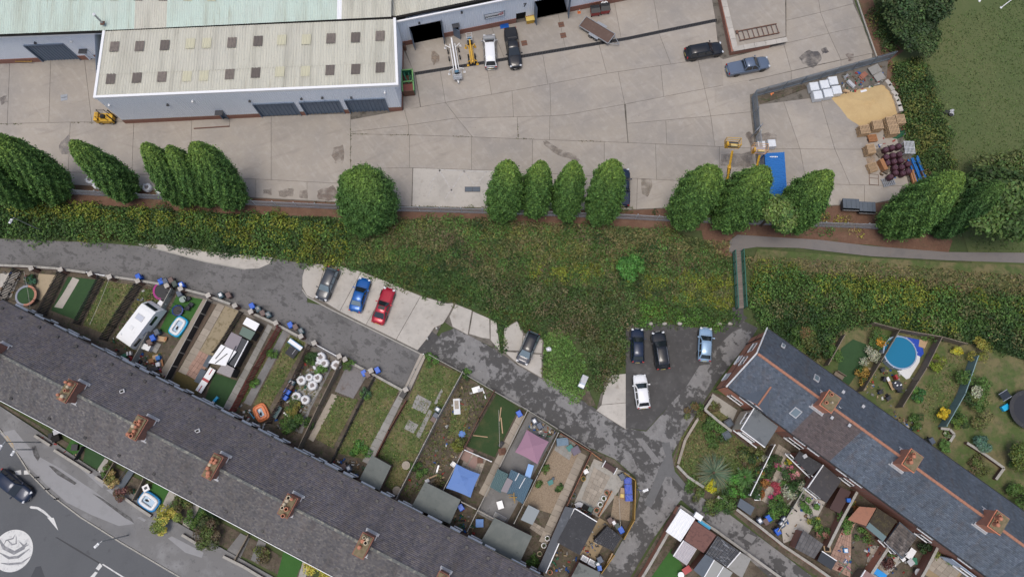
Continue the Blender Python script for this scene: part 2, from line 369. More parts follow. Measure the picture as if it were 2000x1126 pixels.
G_DARK,G_MID,G_FRESH,G_YEL,G_OLIVE,G_BROWN = (.022,.046,.014),(.05,.094,.023),(.062,.13,.026),(.12,.13,.018),(.07,.084,.026),(.075,.06,.032)
def mounds(polys_px,dens,rr,hh,pal,leaf=.2,per=70,seed=1,weightfn=None,zfn=None,px=True):
    """leafy bramble mounds over polygons; returns V, F, C"""
    rng = np.random.default_rng(seed); VV = []; CC = []; nt = 0
    for poly in polys_px:
        w = [P(*p) for p in poly] if px else [Vector((*p,0)) for p in poly]
        xs = [p.x for p in w]; ys = [p.y for p in w]
        area = (max(xs) - min(xs)) * (max(ys) - min(ys)); n = int(area * dens)
        X = rng.uniform(min(xs),max(xs),n); Y = rng.uniform(min(ys),max(ys),n)
        k = inpoly(X,Y,[(p.x,p.y) for p in w]); X,Y = X[k],Y[k]
        for x,y in zip(X,Y):
            r = rng.uniform(*rr); h = rng.uniform(*hh) * (.6 + .4 * r / rr[1])
            q = weightfn(x,y,rng) if weightfn else rng.integers(len(pal))
            if q < 0: continue
            base = np.array(pal[int(q) % len(pal)]) * rng.uniform(.75,1.25)
            m = int(per * (r / rr[1]) ** 2 * rng.uniform(.8,1.2)) + 8
            a = rng.uniform(0,2 * np.pi,m); ct = rng.uniform(.02,1,m); st = np.sqrt(1 - ct * ct)
            rad = rng.normal(1,.14,m).clip(.5,1.35)
            C = np.stack([x + r * st * np.cos(a) * rad,y + r * st * np.sin(a) * rad,h * ct * rad + .03],1)
            if zfn: C[:,2] += zfn(x,y)
            N = np.stack([st * np.cos(a),st * np.sin(a),ct + .5],1)
            V,_ = leaf_quads(C,N,leaf,1.5,rng); VV.append(V)
            CC.append(np.repeat(jitter(base,m,.22,rng),4,0)); nt += m
    V = np.concatenate(VV); C = np.concatenate(CC)
    return V,np.arange(len(V)).reshape(-1,4),C
def flatleaves(polys_px,dens,pal,leaf=.12,seed=2,z=(.02,.15),up=.9,px=True):
    rng = np.random.default_rng(seed); CC = []
    for poly in polys_px:
        w = [P(*p) for p in poly] if px else [Vector((*p,0)) for p in poly]
        xs = [p.x for p in w]; ys = [p.y for p in w]
        n = int((max(xs) - min(xs)) * (max(ys) - min(ys)) * dens)
        X = rng.uniform(min(xs),max(xs),n); Y = rng.uniform(min(ys),max(ys),n)
        k = inpoly(X,Y,[(p.x,p.y) for p in w]); CC.append(np.stack([X[k],Y[k],rng.uniform(*z,k.sum())],1))
    C = np.concatenate(CC); n = len(C)
    V,F = leaf_quads(C,np.tile([0,0,1.0],(n,1)),leaf,2.2,rng,1 - up + .5)
    ph = np.sin(C[:,0] * .7 + 1.3 * np.sin(C[:,1] * .5)) + np.sin(C[:,1] * .9 + C[:,0] * .3) + rng.normal(0,.8,n)
    idx = np.clip(((ph + 2.5) / 5 * len(pal)).astype(int),0,len(pal) - 1)
    c = np.asarray(pal)[idx] * rng.normal(1,.25,(n,1)).clip(.5,1.7)
    return V,F,np.repeat(c,4,0)
def lump(dirs,k,rng,amp):
    """smooth lumpy field over unit directions"""
    ph = rng.normal(0,1,(k,3)); ph /= np.linalg.norm(ph,axis=1)[:,None]
    return amp * (np.maximum(dirs @ ph.T,0) ** 6).max(1)
def crown_object(name,root,centre_fn,n,leaf,pal,seed,up=.4,spread=.6):
    pass
def conifer(label,base,tip,w_px,pal=((.06,.125,.03),(.045,.1,.025),(.085,.16,.035)),h=14.0,n=15000,seed=0):
    """dense columnar evergreen standing at base; h is its height"""
    rng = np.random.default_rng(seed + 100); n = int(n * 2.5)
    B = P(*base); root = thing('conifer_tree',label,'tree',B,0,'clipped columnar conifers along the fence')
    T = P(tip[0],tip[1],h * .93); lean = (T - B); lean.z = 0
    if lean.length > 1.6: lean = lean.normalized() * 1.6
    rad = w_px / 15.4 / 2 * .91
    tr = MB(); tr.tube([(0,0,0),(lean.x * .1,lean.y * .1,1.5),(lean.x * .5,lean.y * .5,h * .5)],[.24,.2,.1],8); tr.build('trunk',M_bark,root,world=False)
    prof_t = np.array([0,.04,.12,.25,.4,.55,.7,.82,.91,.97,1.0]); prof_r = np.array([.4,.66,.9,1,.98,.9,.75,.57,.39,.22,.02])
    t = rng.uniform(0,1,n * 2); keep = rng.uniform(0,1,n * 2) < np.interp(t,prof_t,prof_r) + .08; t = t[keep][:n]; m = len(t)
    a = rng.uniform(0,2 * np.pi,m)
    nz = sum(np.sin(a * f + p1 + t * q) * am for f,p1,q,am in [(3,rng.uniform(0,6),4,.025),(5,rng.uniform(0,6),-9,.025),(8,rng.uniform(0,6),17,.04),(13,rng.uniform(0,6),-31,.045),(23,rng.uniform(0,6),60,.035)])
    dep = rng.beta(1.2,3.2,m) * .25
    rr = rad * np.interp(t,prof_t,prof_r) * (1 + nz * 1.5 - dep)
    tips = rng.uniform(0,1,m) < .12; rr = rr * (1 + tips * rng.uniform(0,.2,m)) * (1 + .1 * np.sin(a * 2 + rng.uniform(0,6)) * np.sin(t * 5 + rng.uniform(0,6)))
    z = .25 + t * (h - .25) + rng.normal(0,.12,m)
    C = np.stack([lean.x * t + rr * np.cos(a),lean.y * t + rr * np.sin(a),z],1)
    N = np.stack([np.cos(a),np.sin(a),.35 + .9 * t ** 2],1)
    V,F = leaf_quads(C,N,.165,2.0,rng,.5)
    # the sprays point upwards
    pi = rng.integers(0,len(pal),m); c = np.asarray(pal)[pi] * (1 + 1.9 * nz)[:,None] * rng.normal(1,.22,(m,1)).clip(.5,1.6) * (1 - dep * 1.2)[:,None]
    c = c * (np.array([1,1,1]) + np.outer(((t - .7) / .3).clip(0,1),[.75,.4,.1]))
    # twiggy inner body keeps the crown dense
    k = 18; rings = []
    for i,tt in enumerate(np.linspace(0,.97,14)):
        for j in range(k):
            aa = 2 * np.pi * j / k; r0 = rad * np.interp(tt,prof_t,prof_r) * .78
            rings.append((lean.x * tt + r0 * np.cos(aa),lean.y * tt + r0 * np.sin(aa),.3 + tt * (h - .3)))
    cv = np.array(rings); cf = np.array([(i * k + j,i * k + (j + 1) % k,(i + 1) * k + (j + 1) % k,(i + 1) * k + j) for i in range(13) for j in range(k)])
    V2 = np.concatenate([V,cv]); F2 = np.concatenate([F,cf + len(V)])
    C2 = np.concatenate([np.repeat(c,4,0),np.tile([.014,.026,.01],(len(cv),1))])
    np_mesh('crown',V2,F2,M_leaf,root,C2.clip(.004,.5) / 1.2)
    return root
def broad_tree(label,base,rad,h,pal,n=9000,seed=0,leaf=.34,group=None,cat='tree',name='broadleaf_tree',nclump=26,ry=None,flat=.5,z=0.0):
    """branching tree or shrub with leaf clumps through an uneven crown"""
    rng = np.random.default_rng(seed + 500); B = P(*base) if len(base) == 2 else Vector(base)
    root = thing(name,label,cat,B,0,group)
    ry = ry or rad; cz = h * .62
    clumps = []; tb = MB()
    tr = max(.04,h * .018); tb.tube([(0,0,0),(rng.normal(0,.05) * h * .2,rng.normal(0,.05) * h * .2,h * .3),(0,0,h * .55)],[tr * 1.3,tr,tr * .6],7)
    for i in range(nclump):
        a = rng.uniform(0,2 * np.pi); ct = rng.uniform(-.25,1); st = math.sqrt(1 - ct * ct); q = rng.uniform(.45,.85)
        c = np.array([rad * st * math.cos(a) * q,ry * st * math.sin(a) * q,cz + (h - cz) * ct * q * .95])
        clumps.append((c,rng.uniform(.26,.42)))
        if i % 2 == 0: tb.tube([(0,0,h * rng.uniform(.2,.45)),(c[0] * .5,c[1] * .5,c[2] * .75),tuple(c)],[tr * .5,tr * .35,tr * .15],5)
    tb.build('trunk',M_bark,root,world=False)
    VV = []; CC = []; per = n // nclump
    for c,s in clumps:
        d = rng.normal(0,1,(per,3)); d /= np.linalg.norm(d,axis=1)[:,None]; d[:,2] = np.abs(d[:,2]) * np.where(rng.uniform(0,1,per) < .8,1,-1)
        r = rng.normal(.95,.16,per).clip(.3,1.3)[:,None]
        C = c + d * r * np.array([rad * s,ry * s,(h - cz) * s * 1.15])
        base_c = np.array(pal[rng.integers(len(pal))]) * rng.uniform(.8,1.2)
        V,_ = leaf_quads(C,d + [0,0,flat],leaf,1.4,rng,.55); VV.append(V); CC.append(np.repeat(jitter(base_c,per,.22,rng),4,0))
    V = np.concatenate(VV); V[:,2] = V[:,2].clip(.05)
    np_mesh('crown',V,np.arange(len(V)).reshape(-1,4),M_leaf,root,np.concatenate(CC))
    return root
def shrub(label,base,rad,h,pal,n=700,seed=0,leaf=.13,group=None,name='garden_shrub',cat='shrub',ry=None):
    return broad_tree(label,base,rad,h,pal,n,seed,leaf,group,cat,name,nclump=9,ry=ry)
# ================================================================== THE SETTING: ground, yard, lanes, paths
_z = [0.0]
def Z(step=.004): _z[0] += step; return _z[0]
mb = MB(); mb.add([(-450,-450,-.06),(450,-450,-.06),(450,450,-.06),(-450,450,-.06)],[(0,1,2,3)])
mb.build('ground',M_ground,kind='structure')
sheet('park_grass',[(1640,-60),(2150,-60),(2150,600),(1980,560),(1900,520),(1840,330),(1760,160),(1690,40)],M_grass,Z())
earth = sheet('earth_strip',[(-60,345),(200,355),(500,372),(800,390),(1200,402),(1480,395),(1700,388),(1800,380),(1860,470),(1850,500),(1700,478),(1430,462),(1430,500),(1380,500),(1370,450),(1200,445),(800,428),(480,420),(200,402),(-60,388)],M_earth,Z())
sheet('earth_bank',[(1662,-60),(1690,-60),(1720,60),(1765,100),(1735,120),(1708,112)],M_earth,Z())
sheet('earth_bed',[(1468,186),(1735,108),(1762,150),(1770,260),(1700,250),(1590,215),(1480,210)],M_earth,Z())
yard = sheet('yard',[(-70,-60),(1660,-60),(1668,0),(1709,112),(1735,112),(1730,170),(1762,260),(1790,330),(1760,388),(1700,399),(1600,403),(1480,402),(1440,400),(1300,407),(1200,412),(960,407),(800,404),(660,396),(480,386),(320,373),(160,362),(-70,350)],M_joint,Z())
YZ = Z()
L_fac = [(786,89),(1000,47),(1200,6),(1395,-34)]
L_dr0 = [(808,142),(1000,111),(1225,73),(1400,37)]
L_dr1 = [(808,148),(1000,117),(1225,79),(1400,43)]
J3 = [(685,234),(818,210),(1000,178),(1185,144),(1405,112)]
J4 = [(685,258),(798,245),(893,231),(1000,229),(1075,227),(1105,225),(1215,205),(1376,174),(1500,150)]
J5 = [(685,262),(798,264),(923,268),(1000,271),(1225,279),(1474,290)]
J5b = [(1223,242),(1388,227),(1466,219)]
LS = [(685,330),(800,328),(960,333),(1300,352),(1480,360)]
SE = [(685,396),(800,403),(960,406),(1200,411),(1300,406),(1480,401)]
LB = [(-70,330),(250,340),(500,350),(655,358),(685,360)]
SW_ = [(-70,350),(160,362),(320,372),(480,385),(685,396)]
J1 = [(-70,244),(140,239),(246,238),(685,222)]
def pan(top,bot,cuts,m=M_concrete,**k): panels(yard,top,bot,cuts,m,YZ,**k)
pan([(-70,124),(240,108)],J1,[(-70,-70),(20,15),(100,96),(165,180),(240,246)])
pan(J1,LB,[(-70,-70),(138,134),(262,258),(375,372),(530,530),(685,685)])
pan(LB,SW_,[(-70,-70),(90,90),(230,230),(372,372),(500,500),(600,600),(685,685)])
pan(L_fac,L_dr0,[(788,808),(870,880),(960,985),(1090,1104),(1200,1213),(1275,1287),(1385,1397)])
pan(L_dr1,J3,[(812,822),(860,870),(950,960),(1060,1070),(1170,1185),(1287,1310),(1397,1405)])
pan([(786,92),(811,146)],[(786,217),(822,209)],[(787,788),(811,821)])
pan(J3,J4,[(685,685),(790,798),(870,893),(1000,1003),(1074,1076),(1207,1220),(1290,1296),(1363,1376),(1405,1480)])
pan(J4,J5,[(685,685),(798,798),(893,923),(1010,1012),(1074,1073),(1219,1226)])
pan(J4,J5b,[(1222,1224),(1376,1388),(1463,1466)])
pan(J5b,J5,[(1224,1227),(1300,1302),(1388,1396),(1466,1474)])
pan(J5,LS,[(685,685),(800,800),(921,921),(1040,1040),(1180,1180),(1280,1282),(1405,1405),(1474,1480)])
pan(LS,SE,[(685,685),(806,804)])
pan(LS,SE,[(807,805),(982,984)],M_concpale)
pan(LS,SE,[(984,985),(1100,1100),(1245,1243),(1340,1345),(1480,1480)])
pan([(1534,-60),(1657,-60)],[(1530,42),(1602,25),(1666,8)],[(1535,1535),(1590,1602),(1655,1666)])
pan([(1530,42),(1602,25),(1666,8)],[(1530,86),(1618,66),(1688,51)],[(1535,1535),(1602,1618),(1666,1686)])
pan([(1410,117),(1530,86),(1618,66),(1686,51)],[(1410,168),(1500,150),(1580,131),(1640,118),(1706,104)],[(1410,1412),(1530,1545),(1618,1642),(1685,1704)])
pan([(1385,176),(1500,150),(1706,104)],[(1388,204),(1466,185),(1708,115)],[(1395,1395),(1545,1545),(1642,1642),(1702,1704)])
pan([(1480,205),(1600,190),(1735,170)],[(1480,292),(1562,291),(1630,292),(1760,292)],[(1482,1482),(1530,1562),(1600,1630),(1725,1757)])
pan([(1480,292),(1562,291),(1630,292),(1760,292)],[(1480,356),(1660,361),(1780,364)],[(1482,1482),(1562,1575),(1630,1660),(1757,1775)])
pan([(1480,356),(1660,361),(1780,364)],[(1480,401),(1600,402),(1700,398),(1760,387)],[(1482,1482),(1570,1570),(1688,1688),(1762,1750)])
# drainage channel with its grating bars
dc = sheet('drain_channel',[(806,142),(1000,111),(1225,73),(1400,37),(1400,43),(1225,79),(1000,117),(806,148)],M_nearblack,YZ + .008)
g_ = MB()
for (a,b) in (((808,145),(1000,114)),((1000,114),(1225,76)),((1225,76),(1398,40))):
    A,B = P(*a),P(*b); d = (B - A).normalized(); n = Vector((-d.y,d.x,0)); L = (B - A).length; k = int(L / .22)
    for i in range(k):
        c = A.lerp(B,(i + .5) / k); g_.box((c.x,c.y,YZ + .022),(.07,.4,.02),math.atan2(d.y,d.x))
    for s in (-.2,.2): g_.wall(A + n * s,B + n * s,.05,YZ,YZ + .038)
g_.build('grating',M_dsteel,dc,kind='stuff')
# square inspection covers and flush plates
for i,(u,v,s) in enumerate(((126,191,.9),(1096,49,.8),(1100,70,.8),(1024,85,.8),(1413,19,.4))):
    c = P(u,v); r = thing('inspection_cover',['grey square inspection cover in the yard west of the cladded building','brown square inspection cover nearest the red bins','brown square inspection cover north of the drain below the other square cover','brown square inspection cover beside the black pickup','small square cover on the raised loading dock'][i],'cover',c)
    zz = .85 if i == 4 else YZ + .03
    MB().box((c.x,c.y,zz + .012),(s,s,.024),.2).build('plate',M_rust if i else M_steel,r)
    MB().box((c.x,c.y,zz + .03),(s * .8,.05,.012),.2).build('rib',M_dsteel,r)
# raised loading dock, brick retaining wall, coping blocks
dock = thing('loading_dock','raised concrete loading dock with a brick retaining wall and pale coping','loading dock',P(1460,40))
dpoly = [(1399,-60),(1435,97),(1530,78),(1528,-60)]
mb = MB(); mb.prism([(p.x,p.y) for p in PP(dpoly)],0,.8); mb.build('deck',M_concrete,dock)
def wallrun(mb,pts,th,z0,z1,z=0):
    for a,b in zip(pts,pts[1:]): mb.wall(P(*a,z),P(*b,z),th,z0,z1)
mb = MB(); wallrun(mb,[(1391,-60),(1427,108)],.35,0,.95); wallrun(mb,[(1424,107),(1500,93)],.3,0,.9); mb.build('retaining_wall',M_brick,dock)
edge = [(1393 + (1432 - 1393) * t,-60 + 165 * t) for t in np.linspace(0,1,9)]
for a,b in zip(edge,edge[1:]):
    A,B = P(*a),P(*b); MB().wall(A.lerp(B,.01),A.lerp(B,.99),.75,.952,1.04).build('coping_block',M_concpale,dock)
edge = [(1427 + 105 * t,104 - 19 * t) for t in np.linspace(0,1,6)]
for a,b in zip(edge,edge[1:]):
    A,B = P(*a),P(*b); MB().wall(A.lerp(B,.012),A.lerp(B,.988),.7,.902,1.0).build('coping_block',M_concpale,dock)
mb = MB(); wallrun(mb,[(1666,-20),(1690,52),(1711,112)],.18,0,.2); mb.build('yard_kerb',M_coping,kind='structure')
# stains: wet and burnt patches lying on the concrete (they belong to the floor)
def stain(poly,col,name='stain',rough=.6,par=None):
    m = mat('stain_' + '_'.join('%d' % int(c * 1000) for c in col),col,rough,marks=[(1.5,.45,.7,tuple(min(1,c * 1.6) for c in col),.7),(5,.55,.75,tuple(c * .8 for c in col),.5)],ragged=1.1)
    rng = random.Random(str(poly)); out = []
    n = len(poly)
    for i in range(n):
        for t in (0,.34,.67):
            p = lerp(poly[i],poly[(i + 1) % n],t); out.append((p[0] + rng.uniform(-1.6,1.6),p[1] + rng.uniform(-1.6,1.6)))
    sheet(name,out,m,YZ + .043 + Z(.001) * .05,par or yard,kind='stuff')
stain([(652,288),(668,283),(674,298),(668,320),(655,318),(649,305)],(.19,.155,.125))
stain([(1060,275),(1070,276),(1095,292),(1125,305),(1132,314),(1120,314),(1090,302),(1066,286)],(.2,.17,.14))
stain([(1252,350),(1273,350),(1272,370),(1264,385),(1254,378)],(.2,.17,.13))
stain([(543,372),(562,366),(575,370),(572,384),(545,384)],(.2,.17,.14))
stain([(584,374),(600,370),(602,388),(584,386)],(.21,.175,.145))
stain([(515,370),(530,368),(531,380),(515,379)],(.21,.18,.15))
stain([(620,372),(652,362),(664,385),(640,392),(620,390)],(.17,.13,.105))
stain([(1408,303),(1468,296),(1474,322),(1450,330),(1408,322)],(.19,.165,.14))
stain([(1455,262),(1466,256),(1474,268),(1472,310),(1468,300),(1464,280)],(.1,.075,.06))
stain([(1482,262),(1500,258),(1516,264),(1516,276),(1484,275)],(.2,.17,.145))
stain([(1560,112),(1580,98),(1598,100),(1606,116),(1588,134),(1566,124)],(.09,.085,.085))
stain([(1603,96),(1614,92),(1618,102),(1606,106)],(.06,.055,.06))
stain([(1652,106),(1666,104),(1668,116),(1658,120)],(.17,.13,.11))
stain([(0,190),(12,188),(14,198),(2,206)],(.15,.13,.12))
stain([(114,285),(134,262),(136,300),(120,302)],(.2,.185,.175))
stain([(844,100),(856,104),(858,118),(848,128),(842,112)],(.22,.17,.13))
stain([(1690,305),(1720,300),(1712,330),(1695,330)],(.36,.26,.17))
for a,b in (((858,332),(890,386)),((860,332),(838,362)),((907,334),(870,388)),((906,334),(935,372)),((950,336),(930,362)),((858,332),(957,336)),((836,384),(846,360))):
    mb = MB(); mb.wall(P(*a),P(*b),.18,YZ + .05,YZ + .052); mb.build('faded_parking_line',mat('faded_line',(.45,.435,.41),.85,marks=[(3,.45,.6,(.36,.33,.3),.8)]),yard)
r = thing('floor_vent','dark blue floor grille set in the pale concrete bay','grille',P(923,370))
c = P(923,370)
MB().box((c.x,c.y,YZ + .05),(2.05,.72,.03),.0).build('frame',M_dsteel,r)
for k in range(2): MB().box((c.x - .5 + k,c.y,YZ + .07),(.94,.62,.02),.0).build('panel',M_feltb,r)

# ---- lanes, parking bays, alleys, street
lane = sheet('lane',[(-70,462),(0,466),(100,470),(200,474),(290,482),(400,500),(500,520),(535,505),(600,515),(600,590),(700,610),(835,680),(800,752),(786,757),(620,682),(480,604),(300,556),(150,528),(0,518),(-70,514)],M_asphalt,Z())
sheet('pavement_patch',[(270,476),(330,478),(400,490),(470,497),(533,502),(528,514),(505,524),(480,525),(400,510),(340,494)],M_concpale,Z(.03))
MB().wall(P(272,477),P(340,495),.14,0,.1).build('lane_kerb',M_coping,kind='structure')
mb = MB(); wallrun(mb,[(340,495),(400,511),(480,526)],.14,0,.11); mb.build('lane_kerb',M_coping,kind='structure')
bay = sheet('parking_bay',[(597,520),(612,514),(660,518),(720,534),(800,570),(870,590),(880,596),(836,688),(823,688),(760,658),(650,604),(605,583),(590,566),(590,545)],M_joint,Z())
BZ = Z(); _q = [(590,547),(660,518),(720,534),(800,565),(880,596)]; _qb = [(592,572),(650,606),(740,649),(790,672),(833,690)]
def pan2(par,poly,m,z,gap=.03):
    w = inset(PP(poly),gap); mb = MB(); mb.prism([(p.x,p.y) for p in w],z,z + .05 + random.uniform(0,.01)); mb.build('concrete_panel',m,par)
pan2(bay,[(597,519),(622,516),(636,518),(618,578),(612,584),(600,577),(591,560),(591,540)],M_concpale,BZ)
pan2(bay,[(636,518),(672,521),(706,531),(664,608),(618,580)],M_concpale,BZ)
pan2(bay,[(706,531),(762,552),(715,634),(664,608)],M_concpale,BZ)
pan2(bay,[(762,552),(822,578),(774,663),(715,634)],M_concpale,BZ)
pan2(bay,[(822,578),(872,592),(876,600),(832,664),(816,684),(774,663)],M_concpale,BZ)
mb = MB(); wallrun(mb,[(591,566),(601,580),(650,606),(740,650),(824,692)],.14,0,.12); mb.build('bay_kerb',M_coping,kind='structure')
sheet('alley_patch',[(834,640),(862,660),(845,694),(822,690),(812,682)],M_lot,Z())
alley = sheet('alley',[(836,688),(862,650),(890,640),(1010,705),(1120,770),(1222,835),(1262,842),(1300,800),(1372,700),(1430,625),(1450,625),(1480,640),(1468,660),(1400,745),(1345,830),(1310,890),(1312,925),(1345,955),(1420,1000),(1520,1075),(1660,1180),(1560,1180),(1430,1060),(1330,975),(1322,985),(1270,1060),(1200,1180),(1120,1180),(1190,1100),(1235,1020),(1250,965),(1240,930),(1200,895),(1110,855),(1060,820),(960,762)],M_alley,Z())
sheet('tarmac_repair_strip',[(1241,855),(1254,855),(1288,898),(1286,904),(1278,902)],mat('grey_tarmac_patch',(.2,.195,.19),.85,marks=[(3,.5,.7,(.14,.14,.135),.6)]),Z())
sheet('tarmac_repair_strip',[(1258,985),(1290,908),(1300,890),(1292,865),(1308,862),(1318,920),(1344,950),(1338,958),(1312,930),(1300,930),(1272,990)],mat('grey_tarmac_strip',(.13,.13,.13),.85,marks=[(2,.5,.7,(.1,.1,.1),.6)]),Z())
sheet('tarmac_repair_patch',[(1460,1040),(1478,1048),(1468,1060),(1452,1050)],mat('grey_tarmac_patch',(0,0,0)),Z())
lot = sheet('car_park',[(1222,835),(1222,640),(1240,630),(1300,632),(1400,645),(1432,622),(1448,612),(1460,620),(1372,704),(1340,755),(1262,840)],M_lot,Z())
pad = sheet('concrete_pad',[(1182,735),(1222,730),(1222,838),(1165,802)],M_joint,Z())
pan2(pad,[(1184,733),(1222,729),(1222,786),(1174,790)],M_concpale,Z()); pan2(pad,[(1174,790),(1222,786),(1222,838),(1164,801)],M_concpale,Z())
pad2 = sheet('concrete_pad',[(985,640),(1010,626),(1024,650),(1062,660),(1060,740),(1010,712),(980,690)],M_joint,Z())
for q in ([(985,642),(1010,627),(1022,652),(1018,685),(982,684)],[(1022,655),(1060,664),(1058,690),(1018,688)],[(984,686),(1058,692),(1058,738),(1012,711)]): pan2(pad2,q,M_concpale,Z(.002))
pad3 = sheet('concrete_pad',[(862,592),(885,590),(970,628),(978,690),(960,676),(885,640),(868,628),(850,640),(836,630)],M_joint,Z())
for q in ([(864,593),(888,592),(876,616),(866,632),(850,640),(838,630)],[(890,594),(922,606),(914,654),(884,638),(878,618)],[(924,608),(956,622),(957,662),(942,660),(916,652)],[(958,624),(970,630),(977,686),(958,664)]): pan2(pad3,q,M_concpale,Z(.002))
sheet('bare_soil',[(1128,770),(1142,748),(1152,765),(1164,792),(1150,792)],M_soil,Z())
fp = sheet('footpath',[(1425,470),(1440,458),(1500,462),(1600,468),(1700,480),(1850,492),(2080,494),(2080,516),(1850,508),(1700,500),(1560,484),(1478,482),(1452,486),(1445,494),(1424,494)],mat('footpath_asphalt',(.175,.16,.15),.85,bump=.2,bscale=40,marks=[(.6,.5,.7,(.13,.125,.125),.6),(3,.6,.7,(.2,.13,.09),.5)]),Z())
sheet('footpath',[(1984,360),(2010,290),(2080,290),(2080,380),(2000,345)],MC['footpath_asphalt'],Z())
sheet('path_landing',[(1430,600),(1452,598),(1452,625),(1432,628)],M_lot,Z())
sheet('mown_verge',[(1480,486),(1700,503),(1850,512),(2080,520),(2080,560),(1900,555),(1700,535),(1540,540),(1465,520)],M_lawn,Z())
# street and pavements in the lower corner
road = sheet('road',[(-90,800),(0,838),(20,862),(60,925),(100,965),(160,1010),(240,1060),(330,1112),(450,1180),(-150,1180)],M_road,Z())
pv = sheet('pavement',[(-90,760),(0,792),(70,838),(160,900),(260,965),(330,1010),(420,1062),(560,1140),(640,1180),(450,1180),(330,1111),(240,1058),(160,1008),(100,963),(60,922),(20,859),(0,835),(-90,796)],M_pave,Z(.04))
sheet('pavement_resurfacing',[(0,845),(28,838),(48,862),(75,890),(120,915),(180,955),(240,1000),(262,1022),(232,1026),(180,1005),(130,980),(90,945),(60,915),(30,878)],mat('pale_asphalt',(.27,.27,.275),.85,bump=.2,bscale=40,marks=[(1,.5,.7,(.22,.22,.22),.6),(.5,.6,.7,(.34,.34,.345),.5)]),Z())
mb = MB(); kl = [(-90,797),(0,836),(20,860),(60,923),(100,964),(160,1009),(240,1059),(330,1112),(450,1180)]
for a,b in zip(kl,kl[1:]):
    A,B = P(*a),P(*b); n = max(1,int((B - A).length / .92))
    for i in range(n):
        MB().wall(A.lerp(B,i / n + .012 / n),A.lerp(B,(i + 1) / n - .012 / n),.15,0,_z[0] + .03).build('kerb_stone',M_coping,pv)
# painted markings
def marking(name,label,poly,z):
    o = sheet(name,poly,M_paint,z,kind=None); return setp(o,kind='structure')
RZ = _z[0] - .05 + .004
c = P(27,1075); RZ2 = Z()
def disc(c,r,n,m,z,name,jag=0):
    mb = MB(); mb.add([(c.x + r * math.cos(2 * math.pi * k / n) * (1 + random.uniform(-jag,jag)),c.y + r * math.sin(2 * math.pi * k / n) * (1 + random.uniform(-jag,jag)),z) for k in range(n)],[tuple(range(n))]); return mb.build(name,m,road,kind='stuff')
RZ = road.data.vertices[0].co.z + .006
disc(P(27,1074),2.35,56,M_paint,RZ,'mini_roundabout_disc')
M_scuff = mat('tyre_scuff',(.2,.205,.215),.8,marks=[(2.5,.45,.65,(.4,.4,.4),.7)])
for k,(pts,w) in enumerate([([(0,1050),(10,1068),(30,1078),(48,1068),(55,1058)],.22),([(2,1078),(20,1088),(38,1086),(60,1070)],.16),([(4,1098),(20,1100),(44,1098),(62,1085)],.12),([(16,1052),(26,1062),(34,1060),(34,1046)],.1),([(10,1062),(14,1054),(28,1050),(32,1042)],.08),([(40,1056),(50,1066),(58,1062)],.14)]):
    mb = MB(); q = PP(pts)
    L = []; Rr = []
    for i,p in enumerate(q):
        d = (q[min(i + 1,len(q) - 1)] - q[max(i - 1,0)]).normalized(); n = Vector((-d.y,d.x,0)); ww = w * (1 if 0 < i < len(q) - 1 else .3)
        L.append(p + n * ww); Rr.append(p - n * ww)
    for i in range(len(q) - 1): mb.quad(*[(a.x,a.y,RZ + .002 + k * .001) for a in (L[i],L[i + 1],Rr[i + 1],Rr[i])])
    mb.build('tyre_scuff',M_scuff,road,kind='stuff')
marking('road_arrow','',[(58,989),(61,987),(75,989),(88,997),(97,1006),(101,1010),(105,1010),(114,1035),(92,1009),(96,1010),(85,1001),(72,993),(60,992)],RZ)
for q in ([(29,919),(41,917),(42,926),(30,927)],[(47,918),(58,917),(60,925),(47,926)],[(195,1098),(200,1104),(193,1113),(187,1109)],[(186,1115),(191,1117),(183,1128),(176,1126)],[(199,1101),(202,1100),(250,1130),(246,1131)],[(0,924),(8,924),(8,930),(0,931)]):
    marking('give_way_marking','',q,RZ)
sheet('road_joint',[(108,1048),(112,1048),(150,1070),(196,1098),(194,1100),(140,1068)],mat('tar_line',(.03,.032,.036),.6),RZ)
sheet('skid_patch',[(70,1106),(80,1104),(88,1126),(60,1126)],mat('dark_patch',(.055,.058,.065),.8),RZ)
sheet('tactile_slabs',[(8,852),(14,850),(26,866),(28,876),(22,872)],mat('buff_tactile',(.42,.32,.2),.85),Z())
for q in ([(150,908),(160,906),(204,944),(200,952)],[(208,956),(216,954),(240,972),(237,977)],[(268,1010),(274,1008),(286,1014),(282,1018)],[(328,1050),(336,1046),(398,1078),(394,1088),(362,1078)]):
    sheet('pavement_patch',q,MC['pale_asphalt'],Z(.002))
for q in ([(62,872),(70,870),(78,892),(74,900),(66,888)],[(95,908),(104,910),(150,942),(146,946),(112,926)],[(180,962),(200,972),(256,1010),(262,1020),(244,1010)]):
    sheet('tarmac_stain',q,mat('dark_tarmac',(.075,.072,.07),.85,marks=[(2,.45,.6,(.16,.16,.16),.7)]),Z(.002))
